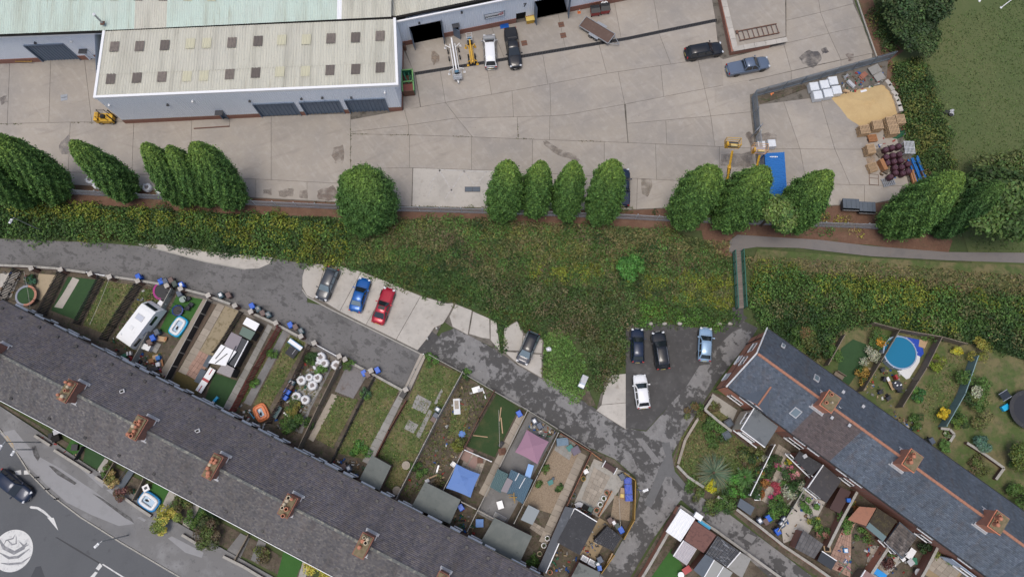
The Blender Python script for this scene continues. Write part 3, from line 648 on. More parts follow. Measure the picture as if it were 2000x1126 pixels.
# ================================================================== BUILDINGS
def ribface(mb,A,B,z0,z1,pitch=.3,depth=.035):
    """profiled sheet, outward side on the right of A->B"""
    A = Vector((A[0],A[1],0)); B = Vector((B[0],B[1],0)); d = (B - A); L = d.length; d /= L; n = Vector((d.y,-d.x,0))
    k = max(1,round(L / pitch)); xs = []
    for i in range(k):
        for f,h in ((0,0),(.55,0),(.68,1),(.87,1)): xs.append(((i + f) / k * L,h))
    xs.append((L,0)); vs = []; fs = []
    for x,h in xs:
        p = A + d * x + n * (h * depth); vs += [(p.x,p.y,z0),(p.x,p.y,z1)]
    for i in range(len(xs) - 1): fs.append((2 * i,2 * i + 2,2 * i + 3,2 * i + 1))
    mb.add(vs,fs)
def corr(mb,A,B,C,D,pitch=.35,depth=.06):
    """corrugated sheet; A-B eave, D-C ridge; ribs run from eave to ridge"""
    A,B,C,D = map(Vector,(A,B,C,D)); L = (B - A).length; k = max(1,round(L / pitch)); vs = []; fs = []; n = 0
    for i in range(k + 1):
        for f,h in ((0,0),(.18,.75),(.36,1),(.54,.75),(.72,0),(.86,-.1)):
            t = (i + f) / k
            if t > 1: break
            a = A.lerp(B,t); b = D.lerp(C,t); vs += [(a.x,a.y,a.z + h * depth),(b.x,b.y,b.z + h * depth)]; n += 1
    for i in range(n - 1): fs.append((2 * i,2 * i + 2,2 * i + 3,2 * i + 1))
    mb.add(vs,fs)
def facade(root,A,B,z1,ops,clad,plinth,zp=1.0,pitch=.3,name='cladding'):
    """cladded wall A->B with openings (s0, s1, z0, z1) as fractions of its length"""
    A = Vector(A[:2]); B = Vector(B[:2]); mb = MB(); pb = MB(); s = 0
    for (a,b,o0,o1) in sorted(ops) + [(1,1,0,0)]:
        if a > s:
            ribface(mb,A.lerp(B,s),A.lerp(B,a),zp,z1,pitch)
            d = (B - A).normalized(); n = Vector((d.y,-d.x))
            p,q = A.lerp(B,s),A.lerp(B,a); pb = MB(); pb.prism([p + n * .07,q + n * .07,q - n * .2,p - n * .2],0,zp); pb.build('plinth',plinth,root)
        if b > a:
            ribface(mb,A.lerp(B,a),A.lerp(B,b),o1,z1,pitch)
            if o0 > 0:
                p,q = A.lerp(B,a),A.lerp(B,b); d = (B - A).normalized(); n = Vector((d.y,-d.x)); pb = MB(); pb.prism([p + n * .07,q + n * .07,q - n * .2,p - n * .2],0,o0); pb.build('plinth',plinth,root)
        s = max(s,b)
    mb.build(name,clad,root)
def big_door(root,A,B,z1,m=M_door,n=11,name='roller_door',back=.12):
    A = Vector(A[:2]); B = Vector(B[:2]); d = (B - A).normalized(); nn = Vector((d.y,-d.x)); mb = MB()
    ribface(mb,A - nn * back,B - nn * back,0.03,z1,(B - A).length / n,.09); o = mb.build(name,m,root)
    fr = MB()
    for p in (A,B): fr.box((p.x,p.y,z1 / 2),(.12,.3,z1),math.atan2(d.y,d.x))
    fr.wall(A,B,.3,z1 - .02,z1 + .12); fr.build('frame',m,o); return o
def slates(E0,d,up,L,S,w=.26,g=.2,pal=((.1,.1,.11),),seed=0,vamp=.1):
    rng = np.random.default_rng(seed); rows = int(S / g); cols = int(math.ceil(L / w))
    E0 = np.array(E0); d = np.array(d); up = np.array(up); nrm = np.cross(d,up); nrm = nrm / np.linalg.norm(nrm)
    if nrm[2] < 0: nrm = -nrm
    V = []; C = []
    J,I = np.meshgrid(np.arange(rows),np.arange(cols + 1),indexing='ij'); J = J.ravel(); I = I.ravel()
    x0 = (I - .5 * (J % 2)) * w; x1 = x0 + w - .006; x0 = x0.clip(0,L); x1 = x1.clip(0,L); k = x1 - x0 > .03; x0,x1,J = x0[k],x1[k],J[k]
    n = len(J); y0 = J * g + rng.normal(0,.008,n); y1 = (J + 1) * g + .03; y1 = np.minimum(y1,S)
    lift = .014 + rng.uniform(0,.008,n)
    pt = lambda x,y,z: E0 + x[:,None] * d + y[:,None] * up + z[:,None] * nrm
    V = np.stack([pt(x0,y0,lift * 0),pt(x1,y0,lift * 0),pt(x0,y0,lift),pt(x1,y0,lift),pt(x1,y1,lift * .12),pt(x0,y1,lift * .12)],1).reshape(-1,3)
    b = np.arange(n)[:,None] * 6; F = np.concatenate([b + np.array([[0,1,3,2]]),b + np.array([[2,3,4,5]])],0)
    c = np.asarray(pal)[rng.integers(0,len(pal),n)] * rng.normal(1,vamp,(n,1)).clip(.5,1.7)
    st = np.sin(x0 * 1.1 + seed) * .5 + np.sin(x0 * 2.7 + 1.7 * seed + y0 * .3) * .5
    c = c * (1 + .1 * st)[:,None]
    return V,F,np.repeat(c,6,0)

# ---------------------------------------------------------------- the cladded industrial building
wh = thing('warehouse_unit','low industrial unit with weathered cream sheet roof and three blue-grey folding doors','industrial unit',P(500,150))
a0,a1 = P(246,241),P(786,216)
zf,zb = 6.7,7.0
rf = [P(186,190,zf),P(776,165,zf),P(771,38,zb),P(204,62,zb)]
sL = (a1 - a0)
def sfrac(u,v,z=0): return (P(u,v,z) - a0).dot(sL) / sL.length_squared
dz = 3.55
ops = [(sfrac(513,225),sfrac(589,222),0,dz),(sfrac(600,222),sfrac(674,219),0,dz),(sfrac(685,219),sfrac(760,215),0,dz),(sfrac(437,232),sfrac(447,231.5),0,2.1)]
facade(wh,a0,a1,zf - .1,ops,M_clad,M_brick,1.05)
for o in ops[:3]: big_door(wh,a0.lerp(a1,o[0]),a0.lerp(a1,o[1]),dz,n=10,name='folding_door')
o = ops[3]; big_door(wh,a0.lerp(a1,o[0]),a0.lerp(a1,o[1]),2.1,n=2,name='entrance_door')
b_nw,b_ne = P(240,110),P(788,92)
for (A,B) in ((a1,b_ne),(b_nw,a0)):
    facade(wh,A,B,zf - .1,[],M_clad,M_brick,1.05)
mb = MB(); corr(mb,rf[0],rf[1],rf[1].lerp(rf[2],.35),rf[0].lerp(rf[3],.35)); mb.build('roof',M_cream,wh)
up = Vector((0,0,.05)); mb = MB(); corr(mb,rf[0].lerp(rf[3],.33) + up,rf[1].lerp(rf[2],.33) + up,rf[2] + up,rf[3] + up); mb.build('roof',M_cream,wh)
fb = MB()
for A,B in ((rf[0],rf[1]),(rf[1],rf[2]),(rf[0],rf[3])):
    d = (B - A).normalized(); n = Vector((-d.y,d.x,0))
    A2,B2 = A - d * .12,B + d * .12
    fb.add([A2 + n * .16 + Vector((0,0,e)) for e in (-.3,.16)] + [A2 - n * .16 + Vector((0,0,e)) for e in (-.3,.16)] + [B2 + n * .16 + Vector((0,0,e)) for e in (-.3,.16)] + [B2 - n * .16 + Vector((0,0,e)) for e in (-.3,.16)],
           [(0,1,5,4),(2,6,7,3),(1,3,7,5),(0,4,6,2),(0,2,3,1),(4,5,7,6)])
fb.build('fascia',M_fascia,wh)
def rooflight(par,u,v,zc,m,wx=1.15,wy=1.4,nm='rooflight'):
    """corrugated translucent panel lying in the roof plane"""
    c = P(u,v,zc); d = (rf[1] - rf[0]).normalized(); u_ = (rf[3] - rf[0]).normalized(); e = Vector((0,0,.1 if v > 110 else .19))
    # bring the centre into the roof plane
    n = d.cross(u_).normalized(); cp = Vector((0,0,CAM_H)); ray = (c - cp).normalized(); t = (rf[0] - cp).dot(n) / ray.dot(n); c = cp + ray * t + e
    mb = MB(); corr(mb,c - d * wx / 2 - u_ * wy / 2,c + d * wx / 2 - u_ * wy / 2,c + d * wx / 2 + u_ * wy / 2,c - d * wx / 2 + u_ * wy / 2,.33,.055); mb.build(nm,m,par)
for (u,v,k) in ((225,93,0),(274,92,0),(323,90,0),(373,87,1),(405,86,1),(454,85,0),(505,82,0),(551,80,1),(599,79,1),(647,77,0),(695,75,0),(743,72,0),(217,155,0),(268,153,0),(317,151,0),(366,150,1),(399,149,1),(449,146,0),(500,143,0),(547,141,1),(597,140,1),(645,138,0),(695,136,0),(743,133,0)):
    rooflight(wh,u,v,6.85,M_slycream if k else M_slybrown)
def wall_lamp(par,A,B,t,z,m=M_dsteel,s=(.28,.22,.18),name='wall_lamp'):
    p = Vector(A).lerp(Vector(B),t); d = (Vector(B) - Vector(A)).normalized(); n = Vector((d.y,-d.x,0)); mb = MB()
    mb.box((p.x + n.x * .18,p.y + n.y * .18,z),s,math.atan2(d.y,d.x)); mb.box((p.x + n.x * .05,p.y + n.y * .05,z),(.08,.14,.3),math.atan2(d.y,d.x)); mb.build(name,m,par)
for u in (360,512,608,647,700): wall_lamp(wh,a0,a1,(u - 246) / 540,4.6 if u != 700 else 4.3)
for u,m in ((410,M_white),(765,M_white),(205,M_white)): wall_lamp(wh,a0,a1,max(.02,(u - 246) / 540),5.2,m,(.2,.25,.2),'alarm_box')
cb = a0.lerp(a1,sfrac(442,231)); MB().box((cb.x,cb.y - .35,2.35),(1.0,.7,.08)).build('door_canopy',M_dsteel,wh)
r = thing('access_ramp','low cracked concrete step slab outside the unit entrance door','ramp',P(415,243))
mb = MB(); mb.prism([(p.x,p.y) for p in PP([(379,236),(448,233),(449,247),(380,252)])],0,.16); mb.build('slab',M_concrete,r)
mb = MB(); wallrun(mb,[(380,252),(449,247.5)],.12,0,.2); mb.build('edging',M_brickd,r)

mw = thing('main_warehouse','long factory building with pale mint corrugated roof behind the cream unit','factory',P(300,20))
g0,g1 = P(-70,69,5.9),P(768,33,6.9)
G = [P(-70,70,6.6),P(205,60,6.9),P(500,46,7.15),P(764,33,7.25)]
up = Vector((0,14,2.2))
segs = [(-70,262,M_mint),(262,325,M_cream),(325,658,M_mint),(658,667,M_fascia),(667,764,M_cream)]
gl = [(-70,70),(205,60),(500,46),(768,33)]
def gz(u): return 7.2
for u0,u1,m in segs:
    A,B = P(*on(gl,u0),gz(u0)),P(*on(gl,u1),gz(u1)); mb = MB(); corr(mb,A,B,B + up,A + up,.3,.05); mb.build('roof',m,mw)
mb = MB()
for a,b in zip(gl,gl[1:]):
    A,B = P(*a,7.05),P(*b,7.05); mb.wall(A,B,.42,6.85,7.02)
mb.build('gutter',M_nearblack,mw)
for (u,k) in ((8,0),(41,0),(90,0),(140,0),(187,1),(220,1),(268,0),(293,1),(316,0),(365,1),(412,1)):
    A = P(*on(gl,u),7.2); d = Vector((.9995,-.03,0)).normalized(); u_ = up.normalized(); q = P(u,6 if u != 293 else 2,7.2); off = (q - A).length * 1.05
    c = A + u_ * off + Vector((0,0,.09)); mb = MB(); corr(mb,c - d * .55 - u_ * .3,c + d * .55 - u_ * .3,c + d * .55 + u_ * 1.3,c - d * .55 + u_ * 1.3,.3,.05); mb.build('rooflight',M_slycream if k else M_slybrown,mw)
w0,w1 = P(-70,128),P(240,113)
def wf(u,v): return (P(u,v) - w0).dot(w1 - w0) / (w1 - w0).length_squared
ops = [(wf(86,116),wf(159,113),0,3.9),(wf(177,115),wf(190,114.5),0,2.1)]
facade(mw,w0,w1,6.6,ops,M_clad,M_brick,1.0)
big_door(mw,w0.lerp(w1,ops[0][0]),w0.lerp(w1,ops[0][1]),3.9,n=12,name='folding_door'); big_door(mw,w0.lerp(w1,ops[1][0]),w0.lerp(w1,ops[1][1]),2.1,M_clad,2,'entrance_door')
mb = MB(); A,B = P(-70,73,6.7),P(203,63,6.7); mb.wall(A,B,.3,6.45,6.72); mb.build('fascia',M_fascia,mw)
c = w0.lerp(w1,wf(170,115)); MB().box((c.x + 1,c.y - .3,2.5),(1.1,.7,.08)).build('door_canopy',M_dsteel,mw)
for u in (83,150): wall_lamp(mw,w0,w1,wf(u + 30,115),4.5,M_dsteel if u == 83 else M_white)
c = P(199,44,7.9); fl = MB(); fl.tube([c + Vector((0,0,-.4)),c + Vector((0,0,1.6))],.13,10); f = fl.build('flue',M_steel,mw); MB().lathe(c + Vector((0,0,1.6)),[(.2,0),(.22,.1),(.02,.28)],10).build('cowl',M_white,f); MB().box(c + Vector((0,0,-.15)),(.5,.5,.12)).build('flashing',M_rust,f)

# angled facade with the two open bays
aw = thing('factory_wing','angled factory wing with open vehicle bays, a sign and the number 7','factory',P(1000,20))
f0,f1 = P(786,90),P(1330,-22)
def ff(u,v): return (P(u,v) - f0).dot(f1 - f0) / (f1 - f0).length_squared
ops = [(ff(806,82),ff(866,68),0,3.9),(ff(886,68),ff(897,66),0,2.1),(ff(1043,40),ff(1108,22),0,3.9),(ff(1008,45),ff(1027,42),0,2.0)]
facade(aw,f0,f1,5.6,ops,M_clad,M_brick,1.0)
d = (f1 - f0).normalized(); nO = Vector((d.y,-d.x,0)); back = -nO
for o in (ops[0],ops[2]):
    A,B = f0.lerp(f1,o[0]),f0.lerp(f1,o[1]); mb = MB()
    mb.prism([A + back * .02,B + back * .02,B + back * 4,A + back * 4],.0,.02); mb.build('bay_floor',M_concrete,aw)
    mb = MB(); mb.wall(A + back * 4,B + back * 4,.2,0,4.2); mb.wall(A - d * .1,A - d * .1 + back * 4,.2,0,4.2); mb.wall(B + d * .1,B + d * .1 + back * 4,.2,0,4.2); mb.build('bay_wall',M_clad,aw)
    for p,s in ((A,1),(B,-1)):
        mb = MB(); q0 = p + nO * .1; q1 = p + nO * 1.15 + d * s * .15; ribface(mb,q0,q1,.05,3.9,.25,.06); ribface(mb,q1,q0,.05,3.9,.25,.06); mb.build('folded_door_leaf',M_door,aw)
mb = MB(); mb.wall(f0.lerp(f1,ops[1][0]) + nO * .1,f0.lerp(f1,ops[1][1]) + nO * .9,.06,0.03,2.1); mb.build('open_door',M_door,aw)
for o in (ops[1],ops[3]):
    A,B = f0.lerp(f1,o[0]),f0.lerp(f1,o[1]); mb = MB(); mb.wall(A + back * .5,B + back * .5,.1,0,2.2); mb.build('doorway_recess',M_nearblack,aw)  # near-black panel stands in for the unlit space behind each doorway
mb = MB(); mb.wall(f0 + nO * .1,f1 + nO * .1,.22,5.5,5.75); mb.build('fascia',M_fascia,aw)
A,B = f0 + Vector((0,0,6.0)),f1 + Vector((0,0,6.0)); mb = MB(); mb.wall(A + back * .45,B + back * .45,.4,5.7,5.95); mb.build('gutter',M_nearblack,aw)
mb = MB(); A = A + back * .5; B = B + back * .5; corr(mb,A,B,B + back * 16 + Vector((0,0,2.4)),A + back * 16 + Vector((0,0,2.4)),.32,.05); mb.build('roof',M_cream,aw)
mb = MB(); mb.quad(A + Vector((-1.0,-.2,.1)),A + Vector((0,0,.12)),A + back * 14 + Vector((0,0,2.25)),A + Vector((-4.5,13.5,2.2))); mb.build('roof_valley',M_cream,aw)
for t,z in ((ff(826,40 + 38),4.5),(ff(905,60),4.9)): wall_lamp(aw,f0,f1,t,z)
c = f0.lerp(f1,ff(892,67)); MB().box((c.x + nO.x * .3,c.y + nO.y * .3,2.6),(1.0,.7,.1),math.atan2(d.y,d.x)).build('door_canopy',M_dsteel,aw)
def text_on(par,name,s,p,dx,nrm,size,m,off=.02,shear=0,bold=.004):
    """flat raised lettering as a mesh, baseline direction dx, on a face with normal nrm"""
    cu = bpy.data.curves.new('lettering','FONT'); cu.body = s; cu.size = size; cu.extrude = .006; cu.align_x = 'CENTER'; cu.align_y = 'CENTER'; cu.shear = shear; cu.offset = bold
    t = bpy.data.objects.new('lettering_source',cu); COL.objects.link(t); bpy.context.view_layer.update()
    me = bpy.data.meshes.new_from_object(t.evaluated_get(bpy.context.evaluated_depsgraph_get())); bpy.data.objects.remove(t)
    dx = Vector(dx).normalized(); nrm = Vector(nrm).normalized(); dy = nrm.cross(dx); M = Matrix((dx,dy,nrm)).transposed()
    b = Vector(p) + nrm * off - (Vector(par.location) + (Vector(par.parent.location) if par.parent else Vector()))
    me.transform(Matrix.Translation(b) @ M.to_4x4()); me.materials.clear(); me.materials.append(m); me.name = name
    o = bpy.data.objects.new(name,me); COL.objects.link(o); o.parent = par; return o
sg = thing('shop_sign','white rectangular company sign with dark edge and red logo on the factory wing','sign',f0.lerp(f1,ff(966,54)))
c = f0.lerp(f1,ff(967,54)) + nO * .12 + Vector((0,0,2.9)); ra = math.atan2(d.y,d.x)
MB().box(c,(2.75,.08,1.08),ra).build('board',M_fascia,sg)
mb = MB()
for e in (-.52,.52): mb.box(c + nO * .03 + Vector((0,0,e)),(2.8,.08,.06),ra)
for e in (-1.38,1.38): mb.box(c + nO * .03 + d * e,(.06,.08,1.1),ra)
mb.build('frame',M_door,sg)
text_on(sg,'lettering','promax',c - d * .38 - Vector((0,0,.08)),d,nO,.62,M_black,.046,.25,.012)
for (e,h) in ((.62,.0),(.86,.16),(1.1,.0),(.86,-.16),(1.1,.28)):
    MB().box(c + d * e + Vector((0,0,h)) + nO * .05,(.22,.03,.15),ra).build('logo_block',M_red,sg)
c = f0.lerp(f1,ff(1024,41)) + nO * .06 + Vector((0,0,3.6))
text_on(aw,'unit_number','7',c,d,nO,.95,M_black,.03,0,.02)

# ---------------------------------------------------------------- terraces
def upfrac(E,d,n,L,w2,z0,z1): return None
def window(par,p,d,n,w,h,z,m=M_glass,bars=1,name='window'):
    """casement: frame part with pane sub-part; p on the wall (xy), n outward"""
    p = Vector((p[0],p[1],0)); d = Vector(d); n = Vector(n); a = math.atan2(d.y,d.x); f = MB()
    for e in (-.5,.5): f.box(p + d * (e * (w - .08)) + n * .03 + Vector((0,0,z)),(.08,.1,h),a)
    for e in (-.5,.5): f.box(p + n * .03 + Vector((0,0,z + e * (h - .08))),(w,.1,.08),a)
    for i in range(bars): f.box(p + d * ((i + 1) / (bars + 1) - .5) * w + n * .03 + Vector((0,0,z)),(.07,.09,h - .1),a)
    f.box(p + n * .06 + Vector((0,0,z - h / 2 - .04)),(w + .12,.16,.07),a)
    o = f.build(name,M_fascia,par)
    MB().box(p + n * .03 + Vector((0,0,z)),(w - .12,.06,h - .12),a).build('pane',m,o); return o
def chimney(par,c,ax,w,l,z0,z1,pots,seed,ridge_m=M_brick):
    """stack: c = centre (xy), ax = direction of the long side"""
    a = math.atan2(ax.y,ax.x); rng = random.Random(seed); c = Vector((c[0],c[1],0)); pr = Vector((-ax.y,ax.x,0))
    mb = MB(); mb.box(c + Vector((0,0,(z0 + z1) / 2)),(l,w,z1 - z0),a); o = mb.build('chimney',ridge_m,par)
    cap = MB(); cap.box(c + Vector((0,0,z1 - .28)),(l + .12,w + .12,.14),a); cap.box(c + Vector((0,0,z1 - .12)),(l + .2,w + .2,.12),a); cap.build('corbel',ridge_m,o)
    fl = MB(); fl.box(c + Vector((0,0,z1 + .03)),(l,w,.18),a); fl.build('flaunching',mat('mossy_mortar',(.2,.16,.095),.95,bump=.6,bscale=12,marks=[(3,.45,.65,(.1,.09,.04),.7),(6,.55,.7,(.3,.26,.18),.5)]),o)
    ld = MB(); ld.box(c + Vector((0,0,z0 + .62)),(l + .3,w + .22,.05),a); ld.box(c + ax * (l / 2 + .1) + Vector((0,0,z0 + .15)),(.3,w + .4,.5),a); ld.box(c - ax * (l / 2 + .1) + Vector((0,0,z0 + .15)),(.3,w + .4,.5),a); ld.build('flashing',M_leadw,o)
    for (x,y,r,h,m,hole) in pots:
        p = c + ax * x + pr * y + Vector((0,0,z1 + .08)); pm = MB(); prof = [(r * 1.15,0),(r,.12),(r * .92,h * .7),(r * 1.12,h * .85),(r * 1.1,h)] + ([(r * .75,h),(r * .7,h - .2)] if hole else [(r * .8,h + .1),(.02,h + .16)])
        pm.lathe(p,prof,12); q = pm.build('chimney_pot',m,o,smooth=False)
        if hole: MB().lathe(p + Vector((0,0,h - .22)),[(r * .68,0),(r * .68,.02)],12).build('chimney_pot',M_nearblack,o)
    return o
PAL_NE = ((.145,.13,.14),(.165,.147,.15),(.13,.118,.132),(.175,.152,.142)); PAL_SW = ((.13,.122,.125),(.148,.137,.136),(.112,.106,.112),(.17,.156,.148))  # NE slates lightened, SW toned down, to offset the shade on the NE slope
PAL_B = ((.11,.133,.168),(.124,.148,.182),(.1,.12,.154)); PAL_BR = ((.125,.1,.1),(.138,.11,.108),(.112,.092,.092)); PAL_BD = ((.125,.145,.18),(.11,.128,.16),(.14,.156,.188))  # PAL_BD, on the shaded slope, has its blue lightened to offset that shade
def house(label,E,d,n,s0,s1,w2,ze,zr,palNE,palSW,seed,wallm,ridge_m,group,ne_wins=(),sw_wins=(),slw=.26,slg=.2):
    """one house of a terrace: E start of the rear eave line, d along it, n across towards the other eave"""
    c = E + d * ((s0 + s1) / 2) + n * w2; r = thing('terraced_house',label,'house',(c.x,c.y,0),0,group)
    k_ = random.Random(seed).uniform(.93,1.06); k_ *= 1.17; palNE = tuple(tuple(x * k_ for x in c) for c in palNE); palSW = tuple(tuple(x * k_ for x in c) for c in palSW)
    L = s1 - s0; A = E + d * s0; oh = .3
    mb = MB(); q = [A + n * oh + d * .001,A + n * oh + d * (L - .001),A + n * (2 * w2 - oh) + d * (L - .001),A + n * (2 * w2 - oh) + d * .001]
    mb.prism([(p.x,p.y) for p in q],0,ze - .12)
    apx = [A + n * w2 + Vector((0,0,zr - .1)),A + n * w2 + d * L + Vector((0,0,zr - .1))]
    for k,e in ((0,.001),(1,L - .001)):
        b0 = A + n * oh + d * e; b1 = A + n * (2 * w2 - oh) + d * e
        mb.add([(b0.x,b0.y,ze - .12),(b1.x,b1.y,ze - .12),(apx[k].x,apx[k].y,zr - .12)],[(0,1,2)])
    mb.build('wall',wallm,r)
    V = []; F = []; C = []; o = 0
    S = math.hypot(w2,zr - ze)
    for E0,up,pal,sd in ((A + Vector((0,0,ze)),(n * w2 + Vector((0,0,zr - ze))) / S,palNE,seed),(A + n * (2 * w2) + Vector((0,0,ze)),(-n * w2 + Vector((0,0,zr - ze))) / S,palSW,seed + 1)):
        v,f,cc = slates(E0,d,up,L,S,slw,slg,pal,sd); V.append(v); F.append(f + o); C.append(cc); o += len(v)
        # boarding under the slates
        e1 = E0 + d * L; t = E0 + up * S; t1 = t + d * L; bv = np.array([list(p - Vector((0,0,.03))) for p in (E0,e1,t1,t)]); V.append(bv); F.append(np.array([[0,1,2,3]]) + o); C.append(np.tile([.03,.03,.03],(4,1))); o += 4
    V = np.concatenate(V) - np.array([r.location.x,r.location.y,0])
    np_mesh('roof',V,np.concatenate(F),M_slate,r,np.concatenate(C),kind='stuff')
    rt = MB(); k = int(L / .45)
    for i in range(k):
        p = A + n * w2 + d * ((i + .5) * L / k); rt.box((p.x,p.y,zr + .04 + random.uniform(-.01,.015)),(L / k - .015,.3,.12),math.atan2(d.y,d.x))
    rt.build('ridge_tiles',ridge_m,r,kind='stuff')
    for e in (-.06,2 * w2 + .06): MB().tube([A + n * e + Vector((0,0,ze - .08)),A + n * e + d * L + Vector((0,0,ze - .08))],.075,6).build('gutter',M_black,r)
    return r
def terr(E0,E1,ze): 
    a,b = P(*E0,ze),P(*E1,ze); d = (b - a); d.z = 0; d.normalize(); n = Vector((d.y,-d.x,0)); return Vector((a.x,a.y,0)),d,n
# row one, with purple-grey slates
EL,dL,nL = terr((62,615),(1000,1095),5.4)
def sL_(u,v,z=8.5): return (P(u,v,z) - EL).dot(dL)
M_ridgeg = mat('mortared_ridge',(.12,.125,.12),.85,marks=[(2.5,.5,.62,(.3,.29,.24),.8)])
ch = [sL_(135,765,9),sL_(270,838,9),sL_(415,912,9),sL_(562,987,9),sL_(708,1065,9),sL_(861,1127,9)]
ch = [ch[0] - 10.4] + ch
edges = []
for i,x in enumerate(ch):
    nx = ch[i + 1] if i + 1 < len(ch) else x + 10.4
    edges += [x,(x + nx) / 2]
edges = [edges[0] - 5.2] + edges + [edges[-1] + 5.2]
lab1 = ['slate roofed terraced house furthest up the row behind the garden with the ring trampoline','terraced house behind the narrow lawn with the pale concrete path','terraced house whose plain slate roof backs on the lawn with a clothes line','terraced house directly behind the parked caravan','terraced house behind the black panelled fence and turf garden with blue pool','terraced house behind the slab-paved garden beside the flag','terraced house behind the white-roofed shed and dark green turf','terraced house behind the garden with the orange paddling pool','terraced house behind the garden full of white bulk bags','terraced house behind the cobbled patch and worn lawn','terraced house behind the lawn with the long concrete path','terraced house joined to the smaller grey flat-roofed extension','terraced house behind the overgrown plot with scattered debris','terraced house behind the blue gazebo garden','terraced house behind the pink gazebo garden','terraced house nearest the alley, mostly out of view']
seed = 1
houses1 = []
for i in range(len(edges) - 1):
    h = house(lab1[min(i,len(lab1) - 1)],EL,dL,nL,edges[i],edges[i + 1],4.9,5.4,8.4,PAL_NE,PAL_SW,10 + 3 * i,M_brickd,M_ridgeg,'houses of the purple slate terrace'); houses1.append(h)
T_,Bf = M_terra,M_buff
def pots(kind,rng):
    out = []
    for j,x in enumerate((-.85,-.5,-.12,.25,.6,.9)):
        for y in (-.22,.2):
            if rng.random() < .6: out.append((x + rng.uniform(-.06,.06),y,rng.uniform(.15,.23) if kind else .19,rng.uniform(.25,.7),Bf if rng.random() < .25 else T_,rng.random() < .3))
    return out
for i,x in enumerate(ch):
    p = EL + dL * (x + .15) + nL * (4.75 if i else 4.9); k = 1 + 2 * i
    chimney(houses1[k],p,nL,1.0 + .08 * (i % 3),2.1 + .13 * (i % 4),7.3,9.6 + .12 * (i % 3),pots(1,random.Random(40 + i)),i)
# small roof vents and loose white scraps on the slates
for i in range(len(houses1)):
    h = houses1[i]; s = (edges[i] + edges[i + 1]) / 2
    for off in (1.1,-1.5):
        q = EL + dL * (s + off) + nL * .75; MB().box((q.x,q.y,5.4 + .75 * 3 / 4.9 + .1),(.32,.3,.13),math.atan2(dL.y,dL.x)).build('roof_vent',M_black,h)
    q = EL + dL * (s + .4) + nL * 9.0; MB().box((q.x,q.y,5.4 + .8 * 3 / 4.9 + .1),(.32,.3,.13),math.atan2(dL.y,dL.x)).build('roof_vent',M_black,h)
    # rear windows seen edge-on below the eave, brick sills, and the front fascia
    for off,w in ((-1.3 + (i % 3) * .3,1.5),(1.3 - (i % 2) * .4,1.0)):
        q = EL + dL * (s + off) + nL * (.12 + .05 * (i % 3)); window(h,q + nL * (.17 - .05 * (i % 3)),dL,-nL,w,1.15,4.2); MB().box((q.x,q.y,3.5 - .2 * (i % 2)),(w + .3,.5,.08),math.atan2(dL.y,dL.x)).build('window_sill',M_fascia,h); window(h,q + dL * .2,dL,-nL,w,1.3,1.6)
    q0 = EL + dL * edges[i] + nL * 9.93; q1 = EL + dL * edges[i + 1] + nL * 9.93; mb = MB(); mb.wall(q0,q1,.06,5.2,5.42); mb.build('fascia',M_fascia,h)
for u,v in ((240,764),(387,841)):
    r = setp(MB().box(P(u,v,7.0) + Vector((0,0,.12)),(.55,.4,.12),.4).build('roof_hatch',M_leadw),'small bright metal roof cowl on the slates ' + ('below the flag garden' if u == 240 else 'behind the orange paddling pool'),'roof cowl')
    for c2 in (r,): MB().box(P(u,v,7.0) + Vector((0,0,.22)),(.3,.2,.1),.4).build('slot',M_nearblack,r)
# row two, blue slates with a brown section
ER,dR,nR = terr((1500,642),(1998,997),5.4)
def sR(u,v,z=5.4): return (P(u,v,z) - ER).dot(dR)
e2 = [0,sR(1590,858,5.6),sR(1632,905,5.4),sR(1633,905,5.4) + .9,0,0]
e2 = [0.0,8.6,13.7,18.9,24.1,29.3,34.5,39.7]
lab2 = ['end terrace house with orange gable wall and cross gable facing the alley','terraced house with the brown slate roof section and dark lean-to','blue slate terraced house joined to the black felt extension','blue slate terraced house with the mossy flat extension','blue slate terraced house with the small tiled extension','blue slate terraced house beside the pale blue rendered ground floor','blue slate terraced house near the picture corner','blue slate terraced house beyond the picture edge']
h2 = []
for i in range(7):
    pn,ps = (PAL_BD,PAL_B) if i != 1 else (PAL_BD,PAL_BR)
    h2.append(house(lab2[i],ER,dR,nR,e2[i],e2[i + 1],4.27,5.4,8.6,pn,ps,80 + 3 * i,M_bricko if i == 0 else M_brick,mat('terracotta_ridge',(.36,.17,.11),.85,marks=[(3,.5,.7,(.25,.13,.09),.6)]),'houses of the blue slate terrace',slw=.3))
for u,v,hi in ((1617,790,0),(1776,905,2),(1944,1022,4)):
    s = sR(u,v,9.4) - .2; p = ER + dR * s + nR * 4.3
    pts = [(-.55,-.38,.17,.3,M_terra,True),(.15,-.38,.16,.35,M_terra,True),(-.2,-.5,.2,.75,M_terra,False),(.5,-.4,.2,.7,M_terra,False)] if u != 1617 else [(-.6,-.4,.18,.35,M_terra,True),(.5,-.42,.18,.4,M_terra,True),(.1,.1,.12,.3,M_buff,False)]
    chimney(h2[hi],p,nR,1.35,1.9,7.4,10.1,pts,50 + hi,M_bricko)
